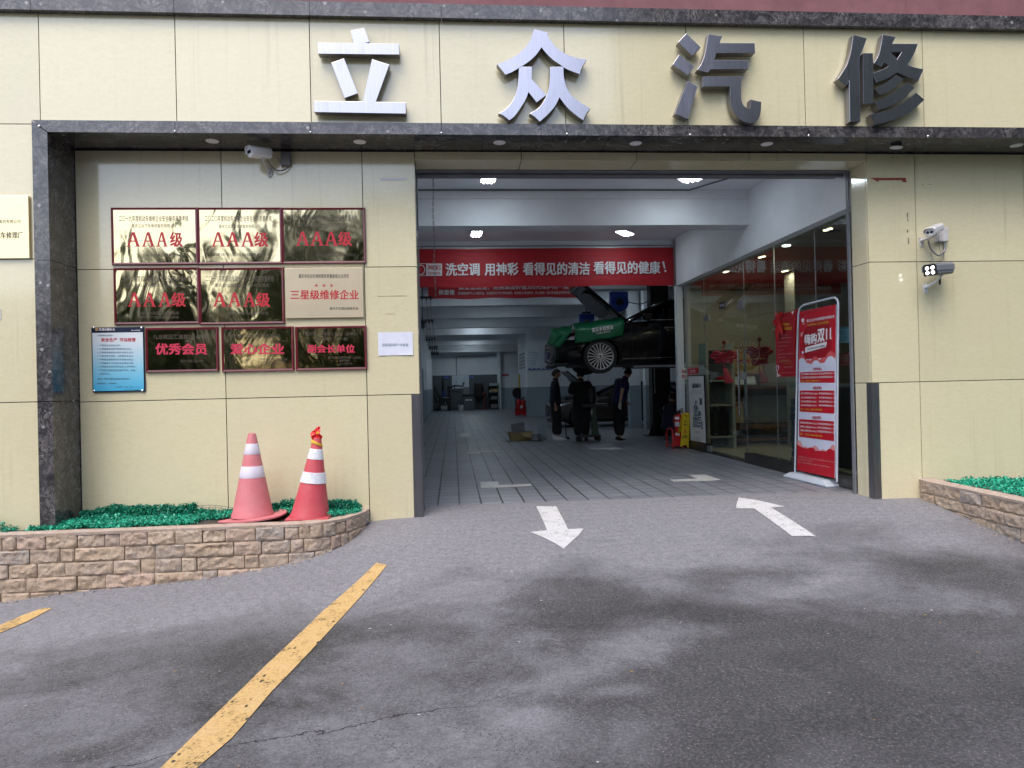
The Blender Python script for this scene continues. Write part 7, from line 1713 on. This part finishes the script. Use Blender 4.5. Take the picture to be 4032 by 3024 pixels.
for pr, lb in zip(SP, ol):
    C = atz(*zr(*pr[0]), 2.018); t = thing('spotlight', lb, 'spotlight', tuple(C), 'warm office spotlights')
    for p in pr: q = atz(*zr(*p), 2.018); mb = MB(); mb.lathe([(.036, 0), (.036, .006), (0, .008)], q, (0, 0, -1), 14); mb.build('lamp_disc', MT['lamp_spot'], t)
    mb = MB(); mb.obox(C+Vector((.07, .05, .003)), (.16, .1, 0), (-.05, .08, 0), (0, 0, .003)); mb.build('bezel', MT['black'], t)
    L = bpy.data.lights.new('spot_glow', 'AREA'); L.shape = 'DISK'; L.size = .15; L.energy = 2.2; L.color = (1, .80, .58); lo = bpy.data.objects.new('spot_glow', L); COL.objects.link(lo); lo.location = (0, 0, -.03); lo.parent = t
q = atz(*zr(1237, 760), 2.018); t = thing('spotlight', 'single bright round downlight in the office ceiling', 'spotlight', tuple(q)); mb = MB(); mb.lathe([(.06, 0), (.06, .01), (0, .012)], q, (0, 0, -1), 18); mb.build('lamp_disc', MT['lamp_led'], t)
t = thing('air_conditioner', 'white wall air conditioner high in the office', 'air conditioner', (7.1, 13.8, 1.75)); mb = MB(); mb.box(6.80, 7.55, 13.55, 13.79, 1.56, 1.84); mb.build('case', M('aged_white', (.5, .5, .47), .4), t, bevel=.03); mb = MB(); mb.box(6.86, 7.5, 13.535, 13.55, 1.575, 1.63); mb.build('louvre', MT['grey_plastic'], t); mb = MB(); mb.box(7.02, 7.10, 13.542, 13.549, 1.72, 1.80); mb.box(7.12, 7.22, 13.542, 13.549, 1.68, 1.82); mb.build('label', MT['txt_dark'], t)
# white shelf unit near the door
t = thing('shelf_unit', 'tall white open shelf unit just inside the glass door', 'shelf', (5.2, 13.4, -1.26)); mb = MB(); mb.box(5.30, 5.36, 13.15, 13.55, -1.26, .75); mb.box(4.80, 4.85, 13.15, 13.55, -1.26, .75); mb.build('side_panel', MT['shelf_white'], t, bevel=.01)
for z in (-1.05, -.45, .02, .62): mb = MB(); mb.box(4.85, 5.30, 13.15, 13.55, z-.015, z+.015); mb.build('shelf_board', MT['shelf_white'], t)
mb = MB(); mb.box(4.85, 5.30, 13.53, 13.55, -1.26, .6); mb.build('back_panel', MT['grey_plastic'], t)
mb = MB(); mb.box(5.05, 5.26, 13.18, 13.34, .036, .10); tag(mb.build('red_box', MT['print_red'], bevel=.02), 'small red box on the white shelf unit', 'box')
mb = MB(); mb.box(4.95, 5.22, 13.2, 13.5, -1.034, -.58); tag(mb.build('speaker_box', MT['black'], bevel=.01), 'black box on the lowest board of the white shelf unit', 'box')
def award(label, x0, x1, z0, z1, y, tilt, txt, mat='gold_board', cat='award board'):
    t = thing('award_board', label, cat, (x0, y, z0), 'framed award boards'); q = lambda a, b, d: (x0+(x1-x0)*a, y+tilt*b-d, z0+(z1-z0)*b)
    mb = MB(); mb.prism([q(0, 0, 0), q(1, 0, 0), q(1, 1, 0), q(0, 1, 0)], (0, .025, 0)); mb.build('frame', MT['wood'], t, bevel=.004)
    mb = MB(); mb.prism([q(.05, .07, .003), q(.95, .07, .003), q(.95, .93, .003), q(.05, .93, .003)], (0, .002, 0)); mb.build('panel', MT[mat], t)
    mb = MB()
    for k, s in enumerate(txt): h = (z1-z0)*(.22 if k else .1); zz = z0+(z1-z0)*(.78-.32*k); f_ = (zz-z0)/(z1-z0); put_text(mb, s, (x0+(x1-x0)*.15, y+tilt*f_-.006, zz), (x0+(x1-x0)*.85, y+tilt*f_-.006, zz), h, bold=.02)
    mb.build('lettering', MT['txt_red'], t, fixn=False); return t
award('gold award board on top, left of two behind the glass door', 5.40, 6.25, .12, .70, 13.8, .12, ['重庆市汽车维修行业', '先进单位'])
award('gold award board on top, right of two behind the glass door', 6.80, 7.7, .12, .70, 13.75, .12, ['重庆市汽车维修行业', '诚信企业'])
award('white certificate in a dark frame leaning on the middle board', 5.42, 6.0, -.08+.0, .10, 13.6, .1, ['荣誉证书'], 'paper')
award('small pale award board in a thick brown frame at knee height', 5.40, 5.72, -.85, -.36, 13.6, .1, ['奖牌'], 'wood_pale')
award('large brown award board low behind the glass door', 6.80, 7.6, -.80, -.05, 13.4, .14, ['汽车维修企业', '荣誉'])
t = thing('award_shelf', 'brown wall shelf carrying the award boards', 'shelf', (6.5, 13.9, -1)); 
for z in (-.10, -.87, -1.12): mb = MB(); mb.box(5.38, 8.2, 13.55, 14.02, z-.06, z-.01); mb.build('shelf_board', MT['wood'], t)
t = thing('reception_desk', 'dark reception desk behind the glass wall', 'desk', (6, 9.5, -1.26)); mb = MB(); mb.box(5.45, 6.0, 8.3, 10.9, -1.26, -.12); mb.build('front', MT['black'], t, bevel=.01); mb = MB(); mb.box(5.38, 6.1, 8.22, 11.0, -.118, -.07); mb.build('top', MT['grey_plastic'], t)
t = thing('file_stack', 'dark stack of folders on the floor beside the reception desk', 'folders', (5.3, 10.2, -1.26)); mb = MB()
for k in range(9): mb.box(5.03+.01*(k % 3), 5.36, 9.6+.02*(k % 2), 10.3, -1.26+k*.11, -1.26+k*.11+.10)
mb.build('folder', M('navy_folder', (.02, .03, .05), .4), t)
t = thing('notice_board', 'blue notice partly behind the banner stand', 'notice board', (XG+.03, 8.4, .2)); mb = MB(); mb.prism(gpoly3(zv, [(1490, 515), (1655, 510), (1655, 740), (1490, 740)], XG+.04), (.006, 0, 0)); mb.build('panel', MT['notice_blue'], t); mb = MB()
for k, s in enumerate(('汽车维修收费标准', '一SOS道路', '救援服务', '拖车、换胎', '搭电服务')): gtext(mb, s, zv, 1510 if k else 1500, 555+k*42-(0 if k else 0), 1650, 552+k*42, 26, XG+.037, 0, .01)
mb.build('lettering', [MT['txt_white']], t, fixn=False)
t = thing('wall_sign', 'red shop name sign seen between the banner stand and the jamb', 'sign', (XG+.03, 8.4, -.1)); mb = MB(); mb.prism(gpoly3(zv, [(1480, 895), (1668, 880), (1668, 1072), (1480, 1080)], XG+.04), (.006, 0, 0)); mb.build('panel', MT['print_darkred'], t); mb = MB(); gtext(mb, '立众汽修', zv, 1370, 985, 1625, 975, 90, XG+.037, 0, .01)
for y in (915, 1045): mb.flat(gpoly3(zv, [(1480, y+8), (1668, y-6), (1668, y+2), (1480, y+16)], XG+.037))
mb.build('lettering', [M('pink_lettering', (.5, .3, .32), .5)], t, fixn=False)

# ------------------------------------------------------------------ promotion banner stand
def promo():
    X = 4.53; t = thing('banner_stand', 'red and pale blue promotion banner on a white tube stand by the right jamb', 'banner stand', (X, 8.7, FLOOR))
    G = lambda z, pts, d=0: [atx(*z(x, y), X-d) for x, y in pts]
    zp = lambda x, y: zv(x, y)
    # base
    b = [atz(*zs(*p), FLOOR) for p in ((95, 1475), (605, 1602), (893, 1582))]; bl = atz(*zs(95, 1475), FLOOR); fr = atz(*zs(605, 1602), FLOOR); br = atz(*zs(893, 1582), FLOOR); back = bl+(br-fr)
    top = [p.lerp(sum((bl, fr, br, back), Vector())/4, .22)+Vector((0, 0, .075)) for p in (bl, fr, br, back)]; low = [bl, fr, br, back]; lip = [p+Vector((0, 0, .022)) for p in low]
    mb = MB(); vs = low+lip+top
    mb.add(vs, [(3,2,1,0), (8,9,10,11)]+[(i, (i+1) % 4, 4+(i+1) % 4, 4+i) for i in range(4)]+[(4+i, 4+(i+1) % 4, 8+(i+1) % 4, 8+i) for i in range(4)]); mb.build('base', MT['paint_bluegrey'], t, bevel=.01)
    # tube frame
    pl_ = [(235, 1415)]; 
    A_ = atx(*zs(238, 1420), X); B_2 = atx(*zs(728, 1532), X)
    Lp = [A_]+G(zs, [(258, 450), (262, 60)])+G(zv, [(898, 330), (915, 250), (945, 210), (985, 185), (1380, 86), (1425, 82), (1460, 105), (1477, 150)])+G(zs, [(738, 60), (733, 700)])+[B_2]
    mb = MB(); mb.tube(Lp, .0125, 10); mb.build('tube_frame', MT['paint_bluegrey'], t, smooth=True)
    TL, TR, BRr, BL = G(zv, [(925, 288)])[0], G(zv, [(1454, 178)])[0], G(zs, [(711, 1490)])[0], G(zs, [(270, 1396)])[0]
    dd = lambda k: Vector((-.001*k, 0, 0))
    def lay(z, pts, mi, k): mb.flat([p+dd(k) for p in G(z, pts)], mi)
    mb = MB(); mb.add([TL+dd(8), TR+dd(8), BRr+dd(8), BL+dd(8)], [(0,1,2,3)]); mb.add([TL, TR, BRr, BL], [(3,2,1,0)])
    for a_, b_2 in ((TL, TR), (TR, BRr), (BRr, BL), (BL, TL)): mb.quad(a_, b_2, b_2+dd(8), a_+dd(8))
    sh = mb.build('printed_sheet', MT['print_pale'], t, fixn=False)
    mats = [MT['print_red'], MT['print_darkred'], MT['print_coral'], MT['print_pale'], MT['print_pink'], MT['txt_white'], MT['txt_yellow'], MT['txt_dark'], MT['txt_red']]
    mb = MB()
    def bumps(pts, n=8):
        out = []
        for (x0, y0), (x1, y1), h in pts:
            for k in range(n+1): u = k/n; out.append((x0+(x1-x0)*u, y0+(y1-y0)*u-h*math.sin(math.pi*u)))
        return out
    # upper red field, darker disc, coral clouds, pale clouds
    lay(zv, [(925, 288), (1454, 178), (1450, 940), (918, 985)], 0, 9)
    lay(zv, [(1000+0, 560), (1070, 470), (1180, 410), (1300, 420), (1370, 500), (1395, 640), (1385, 800), (1330, 940), (1000, 965), (965, 800), (970, 650)], 1, 10)
    lay(zv, [(925, 345), (1080, 280), (1250, 255), (1454, 255), (1454, 265), (1250, 268), (1085, 293), (925, 358)], 1, 10)
    lay(zv, [(918, 1000)]+bumps([((918, 930), (1030, 1000), 60), ((1030, 1000), (1085, 1000), 18), ((1085, 1000), (1215, 990), 62), ((1215, 990), (1290, 965), 20), ((1290, 965), (1450, 905), 75)])+[(1448, 985), (1280, 1030), (1100, 1050)], 2, 11)
    lay(zv, [(918, 1085)]+bumps([((918, 985), (1035, 1030), 50), ((1035, 1030), (1095, 1050), 5), ((1095, 1050), (1230, 1035), 55), ((1230, 1035), (1285, 1030), 6), ((1285, 1030), (1448, 970), 72)])+[(1446, 1085)], 3, 12)
    # lower red field
    lay(zs, [(271, 1140)]+bumps([((271, 1060), (335, 1115), 32), ((335, 1128), (400, 1135), 12), ((400, 1135), (430, 1145), 8), ((430, 1150), (535, 1170), 50), ((535, 1170), (612, 1175), 20), ((612, 1170), (650, 1155), 8), ((650, 1150), (714, 1120), 36)])+[(714, 1220), (480, 1210)], 4, 10)
    lay(zs, [(271, 1096)]+bumps([((271, 1096), (390, 1145), -8), ((390, 1145), (480, 1150), 18), ((480, 1172), (610, 1178), 4), ((610, 1178), (692, 1166), 26), ((692, 1170), (714, 1166), 0)])+[(711, 1490), (270, 1396)], 0, 11)
    def panel(y0l, y0r, y1l, y1r, x0, x1): r_ = 8; lay(zs, [(x0+r_, y0l), (x1-r_, y0r), (x1, y0r+r_), (x1, y1r-r_), (x1-r_, y1r), (x0+r_, y1l), (x0, y1l-r_), (x0, y0l+r_)], 0, 11)
    panel(254, 238, 374, 376, 306, 710); panel(466, 467, 712, 737, 302, 707); panel(800, 826, 1006, 1056, 295, 703)
    T = lambda s, z, x0, y0, x1, y1, h, mi, bold=.012, slant=0: px_text(mb, s, z, x0, y0, x1, y1, h, lambda px, py: atx(px, py, X-.013), mi, bold, slant=slant)
    T('重庆立众汽车维修服务有限公司', zv, 1018, 420, 1416, 352, 44, 5, .02); T('AAA级维修企业  立足大众 诚信服务', zv, 1020, 482, 1340, 434, 32, 6, .015)
    lay(zv, [(1005, 880), (1015, 800), (1325, 718), (1322, 760), (1305, 800)], 5, 12)
    T('嗨购', zv, 990, 690, 1165, 670, 150, 5, .03, .06); T('双11', zv, 1178, 640, 1368, 600, 190, 5, .03, .05)
    T('立众汽修2024年双11保养套餐', zv, 1028, 830, 1284, 778, 30, 7, .012)
    lay(zv, [(976+24*math.cos(k*.5236), 410+30*math.sin(k*.5236)) for k in range(12)], 5, 12); T('立众', zv, 958, 460, 992, 456, 22, 5, .02); T('立', zv, 966, 410, 986, 408, 24, 8, .02)
    lay(zv, [(973+16*math.cos(k*.5236), 876+22*math.sin(k*.5236)) for k in range(12)], 3, 12); lay(zv, [(940, 600), (985, 575), (975, 620), (960, 650), (945, 640)], 4, 12); lay(zv, [(1380, 655), (1398, 650), (1396, 690), (1378, 685)], 4, 12)
    T('优惠套餐A', zs, 445, 217, 550, 215, 30, 8, .02); T('优惠套餐B', zs, 444, 437, 548, 435, 34, 8, .02); T('优惠套餐C', zs, 438, 784, 546, 783, 36, 8, .02)
    for k, y in enumerate((272, 314)): T('超凡多效磁护全合成机油5W-%d0' % (2+2*k), zs, 313, y+2, 508, y-2, 26, 5); T('四升机油保养套餐280元/一次', zs, 516, y-2, 706, y-8, 24, 5)
    T('赠送：1、购买2次，赠送空气滤一个', zs, 312, 356, 534, 353, 22, 6)
    for k, y in enumerate((500, 548, 594, 638)): T(('超凡多效磁护机油5W-40/C3', '进口全合成机油5W-20/C5', '进口全合成机油5W-30/C2', '进口全合成机油0W-40/C3')[k], zs, 308, y, 505 if k == 0 else 488, y+3, 24, 5); T('四升机油保养套餐%d80元/一次' % (3+k), zs, 518, y+1, 700, y+6+k, 24, 5)
    T('赠送：1、购买2次，赠送500元保养代金券', zs, 306, 685, 556, 692, 24, 6)
    for k, y in enumerate((842, 888, 932)): T('超级全合成机油0W-%d0/C3' % (2+k), zs, 300, y-4, 490, y+12, 26, 5); T('四升机油保养套餐%d80元/一次' % (5+k), zs, 503, y+10, 694, y+26, 26, 5)
    T('赠送：1、购买3次，赠送800元保养代金券', zs, 300, 972, 558, 1000, 24, 6)
    T('维修预约电话：023-68686086 15823000068 15823000086', zs, 281, 1238, 704, 1306, 17, 4, .01); T('救援热线电话：15823000086', zs, 280, 1268, 440, 1294, 16, 4, .01); T('地址：九龙坡区谢家湾正街（重庆立众汽车维修有限公司）', zs, 279, 1300, 648, 1362, 17, 4, .01)
    mb.build('print', mats, sh, fixn=False)
promo()

# ------------------------------------------------------------------ across the road, behind the camera (seen mirrored in the brass, steel and stone)
def tree(x, y, h, r_, seed, label, base, n=2600, low=.3):
    rn = random.Random(seed); z0 = float(ground_z(x, y)); t = thing('tree', label, 'tree', (x, y, z0), 'trees across the road')
    mb = MB(); mb.tube([(x, y, z0-.2), (x+.1, y, z0+h*.3), (x-.1, y+.1, z0+h*.6), (x, y, z0+h*.85)], [h*.022, h*.018, h*.012, h*.005], 9)
    tips = []
    for k in range(14):
        zz = z0+h*(low+.05+.55*k/14); an = k*2.4; L = r_*rn.uniform(.6, .95); e = Vector((x+math.cos(an)*L, y+math.sin(an)*L, zz+L*.45)); mb.tube([(x, y, zz), ((x+e.x)/2, (y+e.y)/2, zz+L*.15), e], [h*.008, h*.006, h*.003], 6); tips.append(e)
    mb.build('trunk', MT['bark'], t, smooth=True)
    mb = MB(); cols = []; cl = [(e+Vector((rn.gauss(0, .2), rn.gauss(0, .2), rn.gauss(0, .2)))*r_, r_*rn.uniform(.28, .45), rn.uniform(.2, .9)) for e in tips for _ in range(2)]+[(Vector((x, y, z0+h*.88)), r_*.4, .8)]
    for k in range(n):
        C, cr, sh = rn.choice(cl); d = Vector((rn.gauss(0, 1), rn.gauss(0, 1), rn.gauss(0, .8))).normalized(); p = C+d*cr*rn.uniform(.55, 1.05); s = rn.uniform(.10, .2)
        a = Vector((rn.gauss(0, 1), rn.gauss(0, 1), rn.gauss(0, .6))).normalized(); b = a.orthogonal().normalized()
        mb.add([p-a*s, p-b*s*.5, p+a*s, p+b*s*.5], [(0,1,2,3)]); v = min(1, max(0, sh*rn.uniform(.5, 1.5))); cols.append(((v, v, v), len(mb.f)))
    o = mb.build('crown', MT['tree_leaf'], t, fixn=False); tint(o, cols)
tree(-8.5, -7.4, 7.0, 1.25, 7, 'slim tree mirrored in the top left brass plaque', 0, 2600, .25)
tree(-11.6, -8.5, 4.2, 1.9, 1, 'low bushy tree mirrored at the far left of the brass plaques', 0, 2600, .10)
tree(-4.6, -8.2, 7.6, 2.7, 2, 'dark green tree mirrored in the middle brass plaques', 0, 5200, .04)
tree(-.6, -8.0, 8.6, 3.0, 6, 'broad dark tree mirrored in the right hand brass plaques', 0, 5600, .04)
tree(8.8, -9.5, 15.5, 4.2, 3, 'tall tree mirrored in the third steel character', 0, 6500, .06)
tree(14.2, -9, 18, 5.0, 4, 'tallest tree mirrored in the darkest steel character', 0, 7500, .06)
tree(20.5, -9.5, 16, 4.8, 5, 'tall tree farthest to the right across the road', 0, 5500, .06)
def hedge(x0, x1, y, h, seed, label):
    rn = random.Random(seed); mb = MB(); cols = []
    for k in range(int((x1-x0)*h*190)):
        x = rn.uniform(x0, x1); z = rn.uniform(-2.1, -2.1+h*(.9+.15*noise.noise(Vector((x*.7, 0, seed))))); p = Vector((x, y+rn.gauss(0, .25), z)); s = rn.uniform(.08, .16)
        a = Vector((rn.gauss(0, 1), rn.gauss(0, 1), rn.gauss(0, .6))).normalized(); b = a.orthogonal().normalized()
        mb.add([p-a*s, p-b*s*.5, p+a*s, p+b*s*.5], [(0,1,2,3)]); v = min(1, max(0, (.15+.5*max(0, noise.noise(p*1.5)+.3))*rn.uniform(.4, 1.5))); cols.append(((v, v, v), len(mb.f)))
    o = mb.build('hedge', MT['tree_leaf'], fixn=False); tint(o, cols); tag(o, label, 'hedge', 'hedges across the road')
hedge(-5.2, 3.5, -6.6, 8.4, 1, 'tall clipped hedge mirrored in the dark plaques')
hedge(3.5, 14, -6.8, 3.6, 2, 'long hedge on the right across the road')
hedge(-14, -5.3, -7.2, 2.9, 3, 'low hedge on the left across the road')
t = thing('apartment_block', 'pale cream apartment block across the road mirrored in the left plaques', 'building', (-20, -19, -2)); mb = MB(); mb.box(-34, -11.5, -26, -18, -2.5, 4.4); mb.build('wall', M('pale_render', (.62, .55, .45), .8), t)
for j in range(1):
    for k in range(9): mb = MB(); mb.box(-33+k*2.4, -31.6+k*2.4, -18, -17.95, .2+j*3.1, 2.2+j*3.1); mb.build('window', MT['lens_dark'], t)
t = thing('apartment_block', 'grey apartment block across the road behind the tall trees', 'building', (16, -17, -1.7)); mb = MB(); mb.box(8.5, 40, -22, -16, -2, 24); mb.build('wall', M('grey_brown_render', (.16, .145, .14), .8), t)
for k in range(7): mb = MB(); mb.box(9.1, 39.4, -16, -15.96, .2+k*3.2, 1.8+k*3.2); mb.build('window_band', MT['car_glass'] if False else M('dark_window_%d' % k, (.03, .035, .04), .1), t)
# the lettering source is no longer needed
bpy.data.objects.remove(_fo)
